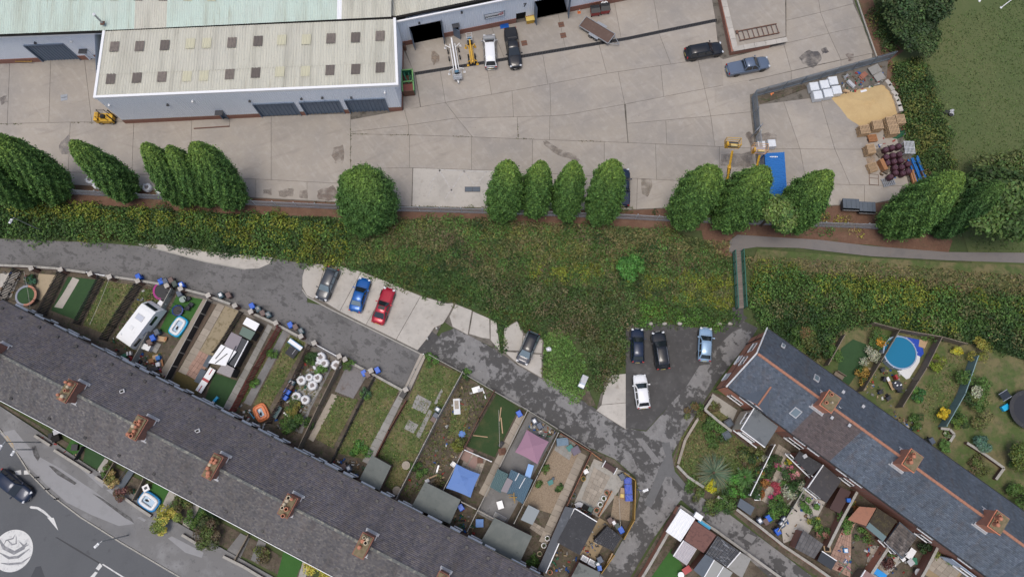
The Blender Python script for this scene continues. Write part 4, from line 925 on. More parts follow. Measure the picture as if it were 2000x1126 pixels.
# skylights, vents
for (u,v,w,l,hi,side) in ((1594,738,.7,.95,0,0),(1553,805,.95,1.1,0,1),(1529,675,.5,.65,0,0)):
    q = P(u,v,7.0); t = (q - ER).dot(nR); z = 5.4 + 3.2 * (min(t,8.54 - t)) / 4.27; q = P(u,v,z); sl = math.atan2(3.2,4.27) * (1 if t < 4.27 else -1)
    M = Matrix((dR,nR * -1,Vector((0,0,1)))).transposed() @ Matrix.Rotation(-sl,3,'X')
    o = MB().box(q + Vector((0,0,.1)),(w,l,.14),M=M).build('skylight',M_leadw,h2[hi]); MB().box(q + Vector((0,0,.14)),(w - .22,l - .22,.14),M=M).build('pane',M_glassl,o)
for u,v,hi in ((1646,765,1),(1624,815,1),(1658,830,1),(1685,793,1),(1638,797,1)):
    q = P(u,v,7.0); t = (q - ER).dot(nR); z = 5.4 + 3.2 * (min(t,8.54 - t)) / 4.27; q = P(u,v,z); MB().box(q + Vector((0,0,.1)),(.3,.35,.14),math.atan2(dR.y,dR.x)).build('roof_vent',M_leadw,h2[hi])
# windows of the long front wall
def wR(u,v,z,w,h,hi,m=M_glass,bars=1):
    q = P(u,v,z); s = (q - ER).dot(dR); p = ER + dR * s + nR * (8.54 - .22); window(h2[hi],p,dR,nR,w,h,z,m,bars)
for u,v,z,w,h,hi in ((1438,779,1.7,1.9,1.1,0),(1563,865,4.5,1.5,1.1,1),(1548,869,1.7,2.2,1.2,0),(1590,885,4.4,1.5,1.1,1),(1648,928,4.4,1.7,1.1,2),(1670,946,4.4,1.9,1.1,2),(1650,945,1.8,1.6,1.1,2),(1810,1046,4.4,1.9,1.1,4),(1801,1054,1.8,1.6,1.1,4),(1889,1103,4.4,1.7,1.1,5)):
    wR(u,v,z,w,h,hi)
# gable wall windows
A = ER + nR * .22; q = -dR
for t,z,w,h in ((2.6,4.4,1.25,1.3),(4.6,4.4,1.25,1.3),(4.0,1.6,1.2,1.3),(4.5,1.6,.4,.4),(6.6,1.5,1.0,1.9)):
    p = ER + nR * t - dR * .0; window(h2[0],(p.x,p.y),nR,q,w,h,z,M_glass if z > 2 else M_fascia)
mb = MB()
for e,sgn in ((0,1),(8.54,-1)):
    b0 = ER - dR * .14 + nR * (e - .1 * sgn) + Vector((0,0,5.32)); b1 = ER - dR * .14 + nR * 4.27 + Vector((0,0,8.58)); mb.tube([b0,b1],.09,4)
mb.build('bargeboard',M_fascia,h2[0])
mb = MB(); p = ER - dR * .1 + nR * 1.4; mb.tube([(p.x,p.y,5.4),(p.x,p.y,.1)],.06,6); p = ER + nR * 8.5 - dR * .1; mb.tube([(p.x,p.y,5.3),(p.x,p.y,.1)],.06,6); mb.build('downpipe',M_black,h2[0])
mb = MB(); p = ER - dR * .05 + nR * 6; mb.wall(ER - dR * .05 + nR * .25,ER - dR * .05 + nR * 8.3,.1,2.85,2.95); mb.build('brick_band',M_brickd,h2[0])
# cross gable over the end house
cg = ER + dR * 3.2 + nR * 6.6
gA = ER + dR * 1.6 + nR * 8.6; gB = ER + dR * 5.4 + nR * 8.6; gt = (gA + gB) / 2
mb = MB(); z0,z1 = 5.35,7.0; bk = -nR * 2.6
mb.add([gA + Vector((0,0,z0)),gt + Vector((0,0,z1)),gt + bk + Vector((0,0,z1 + .15)),gA + bk * .15 + Vector((0,0,z0 + .1)),gB + Vector((0,0,z0)),gB + bk * .15 + Vector((0,0,z0 + .1))],[(0,1,2,3),(1,4,5,2)]); mb.build('cross_gable_roof',mat('blue_slate_plain',(.095,.115,.145),.6,marks=[(2,.5,.7,(.07,.085,.11),.5)]),h2[0])
mb = MB(); mb.tube([gt + Vector((0,0,z1 + .04)),gt + bk + Vector((0,0,z1 + .18))],.12,5); mb.build('cross_gable_ridge',MC['terracotta_ridge'],h2[0])
mb = MB(); mb.add([gA + Vector((0,0,4.9)) - nR * .2,gB + Vector((0,0,4.9)) - nR * .2,gB + Vector((0,0,z0)) - nR * .2,gt + Vector((0,0,z1 - .05)) - nR * .2,gA + Vector((0,0,z0)) - nR * .2],[(0,1,2,3,4)]); mb.build('cross_gable_wall',M_bricko,h2[0])
for e in (-.8,.8): window(h2[0],gt + dR * e - nR * .2,dR,nR,1.5,1.2,5.0,M_glass,1)

def flat_ext(name,label,roofpx,z,wallm,roofm,fasc=None,pitch=0,group='rear extensions',tiles=False,cat='extension'):
    """single or two storey flat-roofed extension; roof corners given where they stand at height z"""
    q = PP(roofpx,z); c = sum(q,Vector()) / len(q); r = thing(name,label,cat,(c.x,c.y,0),0,group)
    w = inset(q,.15); MB().prism([(p.x,p.y) for p in w],0,z - .14).build('wall',wallm,r)
    mb = MB(); mb.prism([(p.x,p.y) for p in q],z - .14,z); o = mb.build('roof',roofm,r)
    if fasc:
        mb = MB()
        for i in range(len(q)):
            if i in fasc: mb.wall(q[i],q[(i + 1) % len(q)],.1,z - .18,z + .05)
        mb.build('fascia',M_fascia,r)
    return r,q
x,q = flat_ext('rear_extension','tall flat-roofed extension with cream rendered side on the end house',[(1473,796),(1520,832),(1494,873),(1447,838)],4.75,M_brick,mat('wet_grey_felt',(.12,.135,.145),.6,marks=[(.5,.52,.6,(.06,.07,.08),.8),(3,.5,.7,(.15,.165,.17),.4)]),(2,3))
d_ = (q[0] - q[3]).normalized(); n_ = Vector((-d_.y,d_.x,0)) 
mb = MB(); mb.wall(inset(q,.15)[3] - n_ * .0,inset(q,.15)[0],.12,.02,4.55); mb.build('rendered_side',M_render,x)
window(x,(q[3].lerp(q[0],.55) + n_ * -.05),d_,n_,1.5,1.2,3.8) if n_.dot(q[3] - q[2]) > 0 else window(x,q[3].lerp(q[0],.55) + n_ * .12,d_,-n_,1.5,1.2,3.8)
dd = (q[2] - q[3]).normalized(); nn = Vector((dd.y,-dd.x,0)); window(x,q[3].lerp(q[2],.45) - nn * .12,dd,nn,1.9,1.1,2.9); mb = MB(); mb.wall(q[3] + nn * .05,q[2] + nn * .05,.1,2.0,2.1); mb.build('brick_band',M_fascia,x)
x,q = flat_ext('rear_extension','single storey dark felt lean-to with long white window and roof light',[(1561,880),(1607,907),(1585,928),(1551,895)],2.7,M_brick,M_feltd,())
dd = (q[2] - q[3]).normalized(); nn = Vector((dd.y,-dd.x,0)); window(x,q[3].lerp(q[2],.5) - nn * .12,dd,nn,4.0,1.1,1.9,bars=4); c = P(1572,890,2.75); MB().box(c,(.5,.4,.12),.5).build('roof_light',M_leadw,x)
x,q = flat_ext('rear_extension','black felt flat-roofed extension with white gutter edge beside the rose garden',[(1608,907),(1644,937),(1614,981),(1577,952)],2.9,M_brick,mat('black_felt_mottled',(.05,.047,.05),.8,marks=[(.8,.5,.6,(.03,.03,.03),.7),(2.5,.55,.7,(.1,.09,.08),.6)]),(3,))
dd = (q[2] - q[3]).normalized(); nn = Vector((dd.y,-dd.x,0)); window(x,q[3].lerp(q[2],.45) - nn * .12,dd,nn,1.9,1.1,1.8)
x,q = flat_ext('rear_extension','moss covered flat-roofed extension with blue-green edge strip',[(1713,991),(1752,1016),(1726,1054),(1693,1026)],2.9,M_brick,mat('mossy_felt',(.045,.036,.025),.95,bump=.8,bscale=10,marks=[(2,.5,.65,(.08,.07,.03),.7),(6,.55,.7,(.14,.12,.07),.5)]),())
mb = MB(); mb.wall(q[3].lerp(q[0],.06),q[2].lerp(q[1],.06),.7,2.9,2.93); mb.build('felt_strip',mat('blue_green_felt',(.13,.19,.2),.8),x)
gq = [q[3] + Vector((-.1,0,0)),q[0] + Vector((-.1,0,0))]
mb = MB(); mb.add([(gq[0].x,gq[0].y,2.9),(gq[1].x,gq[1].y,2.9),(gq[1].x - 1.6,gq[1].y + .1,2.2),(gq[0].x - 1.7,gq[0].y + .6,2.2)],[(0,1,2,3)]); mb.build('tiled_verge',MC['terracotta_ridge'],x)
x,q = flat_ext('rear_extension','extension with dark brown tiled lean roof and white window',[(1757,1018),(1790,1046),(1762,1091),(1729,1058)],2.9,M_brick,M_feltb,())
dd = (q[1] - q[0]); L1 = dd.length; dd /= L1; uu = (q[3] - q[0]); S1 = uu.length; uu /= S1
v,f,cc = slates(q[3] + Vector((0,0,.05)),dd,(-uu + Vector((0,0,.06))).normalized(),L1,S1,.3,.3,((.085,.07,.06),(.06,.05,.045),(.11,.095,.085)),5,.3); v = v - np.array([x.location.x,x.location.y,0]); np_mesh('roof_tiles',v,f,M_slate,x,cc,kind='stuff')
d2 = (q[2] - q[3]).normalized(); n2 = Vector((d2.y,-d2.x,0)); window(x,q[3].lerp(q[2],.4) - n2 * .12,d2,n2,1.9,1.0,1.8)
# ================================================================== TREES
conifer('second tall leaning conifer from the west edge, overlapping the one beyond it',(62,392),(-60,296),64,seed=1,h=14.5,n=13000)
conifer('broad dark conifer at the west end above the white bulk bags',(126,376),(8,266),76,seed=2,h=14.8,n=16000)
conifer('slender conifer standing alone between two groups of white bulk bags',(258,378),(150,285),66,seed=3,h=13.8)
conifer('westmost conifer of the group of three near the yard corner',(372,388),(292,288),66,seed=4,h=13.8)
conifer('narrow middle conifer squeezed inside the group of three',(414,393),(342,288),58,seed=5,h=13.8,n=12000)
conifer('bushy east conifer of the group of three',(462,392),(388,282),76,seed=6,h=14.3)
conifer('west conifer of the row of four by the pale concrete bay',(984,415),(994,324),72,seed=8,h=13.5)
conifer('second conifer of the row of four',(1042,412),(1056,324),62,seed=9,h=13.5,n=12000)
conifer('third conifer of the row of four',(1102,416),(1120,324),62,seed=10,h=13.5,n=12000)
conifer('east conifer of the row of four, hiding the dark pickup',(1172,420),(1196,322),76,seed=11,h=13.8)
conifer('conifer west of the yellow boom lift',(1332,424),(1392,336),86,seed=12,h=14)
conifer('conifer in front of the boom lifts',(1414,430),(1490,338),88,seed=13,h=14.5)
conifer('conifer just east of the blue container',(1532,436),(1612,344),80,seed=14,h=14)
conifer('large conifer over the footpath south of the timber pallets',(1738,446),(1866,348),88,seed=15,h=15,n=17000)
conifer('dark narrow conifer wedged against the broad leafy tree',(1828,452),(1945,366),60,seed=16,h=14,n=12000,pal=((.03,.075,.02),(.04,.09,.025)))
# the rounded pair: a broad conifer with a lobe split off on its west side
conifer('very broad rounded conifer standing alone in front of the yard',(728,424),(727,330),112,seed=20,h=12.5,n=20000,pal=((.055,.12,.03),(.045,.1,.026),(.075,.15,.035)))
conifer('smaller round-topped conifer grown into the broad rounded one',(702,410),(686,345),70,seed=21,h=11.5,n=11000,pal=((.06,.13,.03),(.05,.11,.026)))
PD = (G_MID,G_DARK,G_OLIVE,(.06,.1,.03))
broad_tree('light green leafy tree squeezed between two conifers by the footpath',(1486,440),2.6,8.5,((.06,.11,.03),(.085,.13,.035)),7000,1,.3,nclump=20)
broad_tree('broad spreading leafy tree over the footpath bend',(1888,436),6.2,10.5,((.04,.074,.02),(.052,.088,.024),(.032,.058,.017)),32000,2,.36,nclump=44,ry=4.2)
broad_tree('bushy tree in the meadow corner behind the broad one',(1945,380),5.0,5.0,((.055,.085,.025),(.07,.09,.03)),12000,3,.3,nclump=26)
broad_tree('dark feathery tree at the top edge of the yard bank',(1755,30),4.6,6.5,((.026,.048,.018),(.034,.056,.02),(.045,.068,.025)),16000,4,.3,nclump=30,ry=5)
broad_tree('dark feathery tree nearer the palisade fence end',(1765,92),3.0,4.5,((.026,.046,.018),(.036,.058,.02)),8000,5,.28,nclump=20)
broad_tree('bright green round sapling growing out of the brambles',(1227,530),1.7,2.6,((.045,.125,.026),(.055,.14,.03),(.036,.1,.022)),3500,6,.2,nclump=22)
# ================================================================== UNDERGROWTH (nobody could count it)
def stuff(name,parts,label=None):
    V = np.concatenate([p[0] for p in parts]); C = np.concatenate([p[2] for p in parts])
    return np_mesh(name,V,np.arange(len(V)).reshape(-1,4),M_leaf,None,C,kind='stuff')
def wband(x,y,rng):
    f = math.sin(x * .21 + 1) * .5 + math.sin(x * .083 + y * .4) * .6 + math.sin(y * .9 + x * .13) * .5 + rng.normal(0,.45)
    return 0 if f < -.5 else 1 if f < .25 else 2 if f < .65 else 3
PB = (G_DARK,G_MID,(.056,.108,.026),(.112,.132,.02))
west = [(-60,392),(200,402),(480,420),(640,424),(700,440),(660,520),(600,512),(535,500),(470,494),(400,488),(330,476),(270,474),(130,468),(-60,462)]
def ywest(x,y,rng):
    q = rng.uniform(); v = wband(x,y,rng)
    if math.sin(x * .9 + y) + math.sin(x * .37 - y * 1.4) + rng.normal(0,.4) > 1.35: return -1
    return 3 if (v >= 2 and q < .5) else min(v,2) if q < .8 else 0
stuff('brambles',[mounds([west],1.7,(.5,1.2),(.5,1.5),PB,.19,130,3,ywest)])
mid = [(640,424),(700,440),(760,440),(830,425),(960,430),(1180,440),(1290,448),(1380,470),(1420,520),(1428,560),(1425,600),(1340,600),(1200,570),(1000,548),(900,536),(760,512),(660,520)]
def wmid(x,y,rng):
    f = math.sin(x * .3) * .5 + math.sin(y * .8 + x * .2) * .5 + rng.normal(0,.5)
    q = P(1100,500); yl = y - q.y
    if yl > 1.2 and math.sin(x * .55) + math.sin(y * 1.1 + x * .2) + rng.normal(0,.5) > .2: return -1
    if yl < -1.5: return 3 if f > .35 else 1 if f > -.3 else 0
    return 4 if f > .6 else 1 if f > -.05 else 2 if f > -.5 else 5 if f > -.7 else 0
stuff('brambles',[mounds([mid],1.7,(.4,1.0),(.15,.75),PB + ((.1,.11,.03),(.075,.07,.028)),.17,110,4,wmid)])
dead = [(930,545),(1000,550),(1110,560),(1250,578),(1240,626),(1222,640),(1222,720),(1196,728),(1178,770),(1164,760),(1148,700),(1125,655),(1085,640),(1050,628),(1005,600),(955,594)]
stuff('dry_brambles',[mounds([dead],2.0,(.5,1.2),(.6,1.7),((.054,.074,.026),(.074,.076,.034),(.036,.06,.019),(.055,.095,.027),(.09,.083,.04)),.17,130,5)])
green = [(1062,655),(1110,660),(1140,700),(1150,760),(1128,790),(1060,742)]
stuff('weeds',[mounds([green],1.6,(.3,.7),(.1,.45),((.06,.12,.026),(.07,.14,.03),(.05,.095,.024)),.15,60,6),flatleaves([green,[(1062,655),(1085,640),(1125,655),(1110,662)]],70,((.05,.09,.022),(.07,.13,.03),(.085,.13,.035)),.16,61,(.03,.25))])
slope = [(880,588),(900,545),(960,560),(1010,600),(1062,652),(1062,662),(1024,648),(1010,622),(983,640),(983,690),(979,690),(972,626),(930,602)]
stuff('weeds',[mounds([slope,[(660,518),(700,520),(860,570),(900,548),(880,590),(800,566),(720,532)]],2.2,(.3,.8),(.2,.8),(G_MID,(.05,.1,.024),G_DARK),.16,60,7)])
north = [(1230,580),(1340,600),(1425,602),(1440,620),(1400,642),(1300,630),(1236,635)]
stuff('weeds',[mounds([north],2.2,(.35,.9),(.25,.9),((.05,.11,.02),(.06,.13,.022),G_MID),.17,70,8)])
# the lane side fringe, strip under the fence, dry patch
stuff('dry_grass',[flatleaves([[(1000,440),(1180,442),(1290,450),(1385,475),(1420,520),(1340,520),(1180,500),(1010,490)],[(1440,500),(1700,512),(1900,530),(2060,545),(2060,590),(1880,585),(1700,550),(1480,545)],[(1380,470),(1428,470),(1425,510),(1400,520)]],30,((.05,.065,.022),(.1,.095,.035),(.13,.105,.05),(.06,.08,.025)),.2,21,(.03,.3))])
east = [(1466,550),(1480,522),(1560,528),(1650,542),(1760,552),(1880,572),(2070,586),(2070,720),(1990,700),(1900,670),(1830,660),(1745,635),(1690,632),(1640,645),(1600,700),(1560,690),(1495,640),(1470,620)]
def weast(x,y,rng):
    q = P(1700,575); f = math.sin(x * .25 + 2) * .5 + rng.normal(0,.5) + (y - q.y) * .22 + (x - q.x) * .012
    g_ = math.sin(x * .8 + 1.3 * y) + rng.normal(0,.4); return -1 if g_ > 1.25 else 3 if f > .1 else 2 if f > -.5 else (4 if g_ < -.6 else 1) if f > -1.2 else 0
stuff('brambles',[mounds([east],1.8,(.5,1.3),(.4,1.9),PB + ((.08,.085,.035),),.19,130,9,weast)])
eb = [(1740,130),(1800,110),(1845,250),(1860,330),(1800,345),(1770,260),(1752,160)]
stuff('brambles',[mounds([eb,[(1720,0),(1760,100),(1735,110),(1700,40)]],2.0,(.5,1.2),(.5,1.6),((.03,.055,.016),(.05,.085,.022),(.09,.1,.026)),.18,120,10)])
stuff('fence_weeds',[mounds([[(1580,405),(1660,400),(1690,430),(1600,434)],[(1560,440),(1680,445),(1680,462),(1560,456)]],.8,(.4,.9),(.3,.9),(G_MID,(.06,.095,.028),(.12,.09,.035),(.14,.13,.025)),.17,70,12),mounds([[(1210,408),(1290,410),(1290,424),(1210,420)],[(890,400),(925,402),(920,410),(888,406)],[(520,390),(545,390),(548,425),(520,420)]],.9,(.3,.6),(.2,.5),(G_OLIVE,G_DARK),.14,50,13)])
rough = [[(1480,500),(1600,508),(1760,522),(1900,532),(2070,540),(2070,590),(1880,576),(1700,548),(1560,534),(1480,530)]]
stuff('rough_scrub',[mounds(rough,.55,(.3,.8),(.1,.5),(G_BROWN,(.1,.085,.045),G_OLIVE,G_MID),.14,50,51),flatleaves(rough,45,((.06,.075,.028),(.11,.1,.045),(.09,.075,.045)),.17,52,(.03,.3))])
stuff('joint_weeds',[flatleaves([[(x + 700,y - 1.2),(x + 745,y - 1.0),(x + 745,y + 1.2),(x + 700,y + 1.4)] for x,y in ((-700,243),(-560,240),(-20,262),(60,264),(180,267),(300,271),(430,276))] + [[(684,250),(686.5,250),(686.5,322),(684,322)],[(1010,238),(1012,238),(1013,268),(1011,268)],[(600,393),(660,394),(660,398),(600,396)],[(800,401),(950,404),(950,408),(800,405)]],40,((.05,.06,.02),(.07,.06,.03)),.12,53,(.03,.1))])
# meadow tufts
stuff('meadow_grass',[flatleaves([[(1840,40),(2060,-40),(2060,520),(1900,500),(1860,330),(1830,230),(1800,120)]],14,((.05,.08,.022),(.056,.088,.025),(.066,.09,.03)),.13,22,(.01,.1))])

# low leafy cover under and round the mounds, running over the kerbs and pad edges
stuff('ground_cover',[flatleaves([[(690,520),(760,508),(900,534),(960,552),(890,590),(800,566)],west,slope,north,east,eb,dead],55,(G_DARK,(.03,.06,.016),(.036,.066,.018),(.03,.05,.015),(.06,.066,.018)),.19,41,(.05,.4),.75)])  # leaf colours darkened to paint shade into the gaps between mounds
edge_w = [[(860,588),(900,590),(975,626),(970,634),(930,610),(880,596)],[(970,630),(985,636),(984,696),(976,694)],[(1058,660),(1066,660),(1064,745),(1058,738)],[(1158,740),(1184,730),(1180,742),(1168,770),(1160,790)],[(270,470),(400,484),(540,498),(540,508),(470,502),(340,484),(280,478)],[(596,515),(700,520),(800,560),(870,584),(876,598),(800,574),(700,540),(612,522)],[(1236,630),(1300,626),(1420,630),(1425,642),(1400,650),(1300,640),(1240,640)]]
stuff('low_scrub',[flatleaves([mid],60,((.04,.062,.02),(.07,.085,.03),(.095,.09,.04),(.06,.09,.026),(.085,.07,.04)),.18,42,(.04,.3),.8)])
stuff('weeds',[mounds([[(720,520),(780,515),(900,538),(900,560),(870,578),(800,556)]] + edge_w,2.2,(.25,.6),(.15,.45),(G_MID,(.05,.1,.024),G_DARK,G_OLIVE),.14,55,44)])
# ================================================================== VEHICLES
PAINT = {}
def paint(name,c,metal=.3,rough=.3): return mat('car_paint_' + name,c,rough,metal,coat=.6)
WHEEL = {}
def wheel(par,x,y,r,w=.2):
    mb = MB(); n = 14
    prof = [(r * .62,-w / 2),(r * .95,-w / 2),(r,-w * .3),(r,w * .3),(r * .95,w / 2),(r * .62,w / 2)]
    vs = []; fs = []
    for rr,yy in prof:
        for k in range(n): a = 2 * math.pi * k / n; vs.append((x + rr * math.cos(a),y + yy,r + rr * math.sin(a)))
    for i in range(len(prof) - 1):
        for k in range(n): fs.append((i * n + k,i * n + (k + 1) % n,(i + 1) * n + (k + 1) % n,(i + 1) * n + k))
    mb.add(vs,fs); t = mb.build('wheel',M_rubber,par,world=False)
    rm = MB()
    for k in range(5):
        a = 2 * math.pi * k / 5; rm.box((x + r * .33 * math.cos(a),y,r + r * .33 * math.sin(a)),(r * .6,w * .96,r * .2),M=Matrix.Rotation(-a,3,'Y'))
    rm.build('rim',M_alu,t,world=False); return t
KIND = dict(  # windscreen base, roof front, roof rear, rear glass base (fractions of length from the middle), belt, bonnet
    hatch=(.23,.07,-.33,-.455,.92,.84),estate=(.23,.08,-.39,-.475,.93,.86),saloon=(.2,.05,-.2,-.35,.92,.84),coupe=(.1,-.03,-.2,-.38,.84,.76),
    mpv=(.3,.13,-.41,-.485,1.0,.95),suv=(.22,.08,-.38,-.47,1.02,.98),pickup=(.22,.09,-.1,-.15,1.05,1.0))
def car(label,front,rear,kind,pm,W=1.78,H=1.48,roofm=None,rails=False,glass=M_glass,z=.035,top_glass=False):
    z = .035 if front[1] < 450 else .17 if front[0] < 200 else .16 if front[0] < 1100 and front[1] > 640 else .11
    A,B = P(*front,.6),P(*rear,.6); d = A - B; d.z = 0; L = d.length; c = (A + B) / 2; rz = math.atan2(d.y,d.x)
    r = thing('pickup_truck' if kind == 'pickup' else 'parked_car',label,'pickup' if kind == 'pickup' else 'car',(c.x,c.y,z),rz,'parked cars and pickups')
    xw,xr1,xr2,xb,belt,bon = KIND[kind]; w = W / 2
    ST = [(-.5,.7,.66),(-.49,.84,.8),(-.46,.93,.95),(-.38,.98,1),(-.2,1,1),(0,1,1),(xw,.985,.985),(xw + .1,.975,(bon / belt) * .995),(.38,.95,bon / belt * .95),(.45,.87,bon / belt * .87),(.48,.74,bon / belt * .76),(.495,.58,bon / belt * .64),(.502,.4,bon / belt * .52)]
    ST = sorted(ST); V = []; F = []; m = 0
    for x,fw,fz in ST:
        ww = w * fw; zt = belt * fz
        ring = [(-ww * .9,.2),(-ww,.2 + (zt - .2) * .42),(-ww * .985,zt - .14),(-ww * .9,zt - .03),(-ww * .5,zt + .01),(0,zt + .025),(ww * .5,zt + .01),(ww * .9,zt - .03),(ww * .985,zt - .14),(ww,.2 + (zt - .2) * .42),(ww * .9,.2)]
        m = len(ring); V += [(x * L,y,zz) for y,zz in ring]
    for i in range(len(ST) - 1):
        for k in range(m - 1): F.append((i * m + k,i * m + k + 1,(i + 1) * m + k + 1,(i + 1) * m + k))
        F.append((i * m + m - 1,i * m,(i + 1) * m,(i + 1) * m + m - 1))
    F += [tuple(range(m)),tuple(range((len(ST) - 1) * m,len(ST) * m))[::-1]]
    mb = MB(); mb.add(V,F); mb.build('body',pm,r,world=False,smooth=True)
    bw,tw = w * .9,w * .7; zb = belt - .02
    G = [(xb * L,bw * .9,zb),(xr2 * L,tw * .96,H - .05),((xr2 * .7 + xr1 * .3) * L,tw,H),((xr2 * .2 + xr1 * .8) * L,tw,H),(xr1 * L,tw * .97,H - .05),(xw * L,bw * .96,zb - .01)]
    V = []; F = []
    for x,yy,zz in G:
        cr = .035 if zz > belt + .1 else .02
        V += [(x,-yy,zz - .05 * (zz > belt + .1)),(x,-yy * .86,zz),(x,0,zz + cr),(x,yy * .86,zz),(x,yy,zz - .05 * (zz > belt + .1))]
    for i in range(5):
        for k in range(4): F.append((i * 5 + k,i * 5 + k + 1,(i + 1) * 5 + k + 1,(i + 1) * 5 + k))
    # cabin sides down to the belt
    o = len(V)
    for i,(x,yy,zz) in enumerate(G):
        yb = np.interp(x,[xb * L,xw * L],[bw,bw]); V += [(x if 0 < i < 5 else x,-yb,zb),(x,yb,zb)]
    for i in range(5): F += [(i * 5,(i + 1) * 5,o + 2 * (i + 1),o + 2 * i),(i * 5 + 4,o + 2 * i + 1,o + 2 * (i + 1) + 1,(i + 1) * 5 + 4)]
    mb = MB(); mb.add(V,F); mb.build('roof',roofm or pm,r,world=False,smooth=True)
    def gquad(nm,a,b,fr0,fr1,mt,off):
        (x0,y0,z0),(x1,y1,z1) = G[a],G[b]; q = []
        for t,e in ((fr0,.92),(fr1,.9)):
            x = x0 + (x1 - x0) * t; yy = (y0 + (y1 - y0) * t) * e; zz = z0 + (z1 - z0) * t; q.append((x,yy,zz))
        g = MB(); n = 4; cr = .03; vs = []
        dx,dz = x1 - x0,z1 - z0; l = math.hypot(dx,dz); nx,nz = (-dz / l,dx / l) if dx > 0 else (dz / l,-dx / l)
        if nz < 0: nx,nz = -nx,-nz
        for (x,yy,zz) in q:
            for k in range(n + 1):
                s = -1 + 2 * k / n; vs.append((x + nx * off,yy * s,zz + nz * off + .034 * (1 - s * s)))
        g.add(vs,[(k,k + 1,n + 2 + k,n + 1 + k) for k in range(n)]); return g.build(nm,mt,r,world=False)
    ws = gquad('windscreen',5,4,.02,1.0,glass,.035); gquad('rear_window',0,1,.16,.9,glass if kind != 'saloon' else M_glassl,.03)
    wp = MB(); x = xw * L - .06
    for s in (-.4,.25): wp.tube([(x + .05,s,belt + .02),(x - .18,s + .42,belt + .2)],.012,4)
    wp.build('wiper',M_black,ws,world=False)
    if top_glass:
        (x0,y0,z0),(x1,y1,z1) = G[2],G[4]; MB().box(((x0 + x1) / 2,0,H + .03),(abs(x1 - x0) * .8,y0 * 1.3,.03)).build('sunroof',M_black,r,world=False)
    for s in (-1,1):
        g = MB(); n = 3 if kind not in ('pickup','coupe') else 2; xa,xe = (xb * .86 + xr2 * .14) * L,(xw * .8 + xr1 * .2) * L
        for k in range(n):
            a,b = xa + (xe - xa) * (k + .06) / n,xa + (xe - xa) * (k + .94) / n
            tp = lambda x: max(x * 1.0,xr2 * L * .98) if x < 0 else min(x,xr1 * L)
            y0,y1 = bw + .012,tw + .03
            g.add([(a,s * y0,zb + .04),(b,s * y0,zb + .04),(min(b,xr1 * L),s * y1,H - .1),(max(a,xr2 * L),s * y1,H - .1)],[(0,1,2,3)])
        g.build('side_window',glass,r,world=False)
        wm = MB(); wm.box((xw * L - .22,s * (w + .1),belt + .08),(.13,.2,.14)); wm.box((xw * L - .2,s * (w - .02),belt + .04),(.06,.16,.06)); wm.build('wing_mirror',pm,r,world=False)
        h = MB(); h.box((.455 * L,s * w * .68,bon * .8),(.22,w * .34,.13),-s * .45); h.build('headlight',mat('headlight_lens',(.62,.64,.66),.12,.2),r,world=False)
        t = MB(); t.box((-.485 * L,s * w * .74,belt * .84),(.12,w * .26,.2),s * .3); t.build('tail_light',mat('tail_light_lens',(.35,.02,.02),.2),r,world=False)
        for x in (.31,-.3):
            wheel(r,x * L,s * (w - .1),.33 if kind not in ('suv','pickup') else .38)
            a = MB(); a.box((x * L,s * (w - .015),.48),(.78,.05,.5)); a.build('wheel_arch',M_black,r,world=False)
        if rails:
            MB().tube([(xr1 * L - .1,s * tw * .9,H - .02),(xr1 * L - .2,s * tw * .92,H + .05),(xr2 * L + .2,s * tw * .92,H + .05),(xr2 * L + .05,s * tw * .9,H - .02)],.022,5).build('roof_rail',M_alu,r,world=False)
    MB().box((.497 * L,0,.5),(.03,.52,.12)).build('number_plate',M_white,r,world=False); MB().box((-.5 * L,0,.62),(.03,.52,.12)).build('number_plate',mat('yellow_plate',(.6,.5,.1),.5),r,world=False)
    b = MB(); b.box((.47 * L,0,.36),(.12,W * .8,.16)); b.build('bumper',M_black,r,world=False); b = MB(); b.box((-.482 * L,0,.38),(.1,W * .84,.18)); b.build('bumper',M_black,r,world=False)
    s_ = MB(); xq = xw * L + .12
    s_.box((xq + .02,0,belt * .98 + .022),(.02,W * .72,.012)); s_.build('bonnet_seam',M_black,r,world=False)
    if kind == 'pickup':
        t = MB(); t.box(((-.16 - .485) / 2 * L,0,belt + .035),((.485 - .165) * L,W * .8,.06)); t.build('bed_cover',pm,r,world=False)
        MB().tube([(-.15 * L,-w * .75,belt),(-.15 * L,-w * .6,H + .04),(-.15 * L,w * .6,H + .04),(-.15 * L,w * .75,belt)],.035,6).build('roll_bar',pm,r,world=False)
    return r
silver = paint('silver',(.36,.37,.38)); black = paint('black',(.012,.013,.016),.1); navy = paint('navy',(.012,.022,.05)); greyb = paint('grey_blue',(.13,.17,.24)); dgrey = paint('dark_grey',(.055,.06,.068))
blue = paint('blue',(.008,.1,.36)); red = paint('red',(.4,.012,.03)); mgrey = paint('mid_grey',(.12,.12,.13)); lblue = paint('pale_blue',(.3,.45,.62)); white = paint('white',(.8,.81,.82),0)
car('silver people carrier with a white roof parked nose to the factory',(955,68),(959,134),'mpv',silver,1.85,1.8,roofm=white)
car('black pickup parked nose out beside the silver people carrier',(1008,134),(996,57),'pickup',black,1.9,1.8)
car('black estate-backed SUV in the yard beside the loading dock',(1411,94),(1338,107),'suv',black,1.95,1.68)
car('grey-blue double cab pickup below the loading dock corner',(1502,122),(1419,138),'pickup',greyb,1.9,1.78,glass=M_glass)
car('dark pickup half hidden behind the row of four conifers',(1216,329),(1216,403),'pickup',navy,1.9,1.8)
car('dark grey estate car nearest the lane end of the concrete bay',(627,586),(653,524),'estate',dgrey,1.78,1.5,glass=M_glassl)
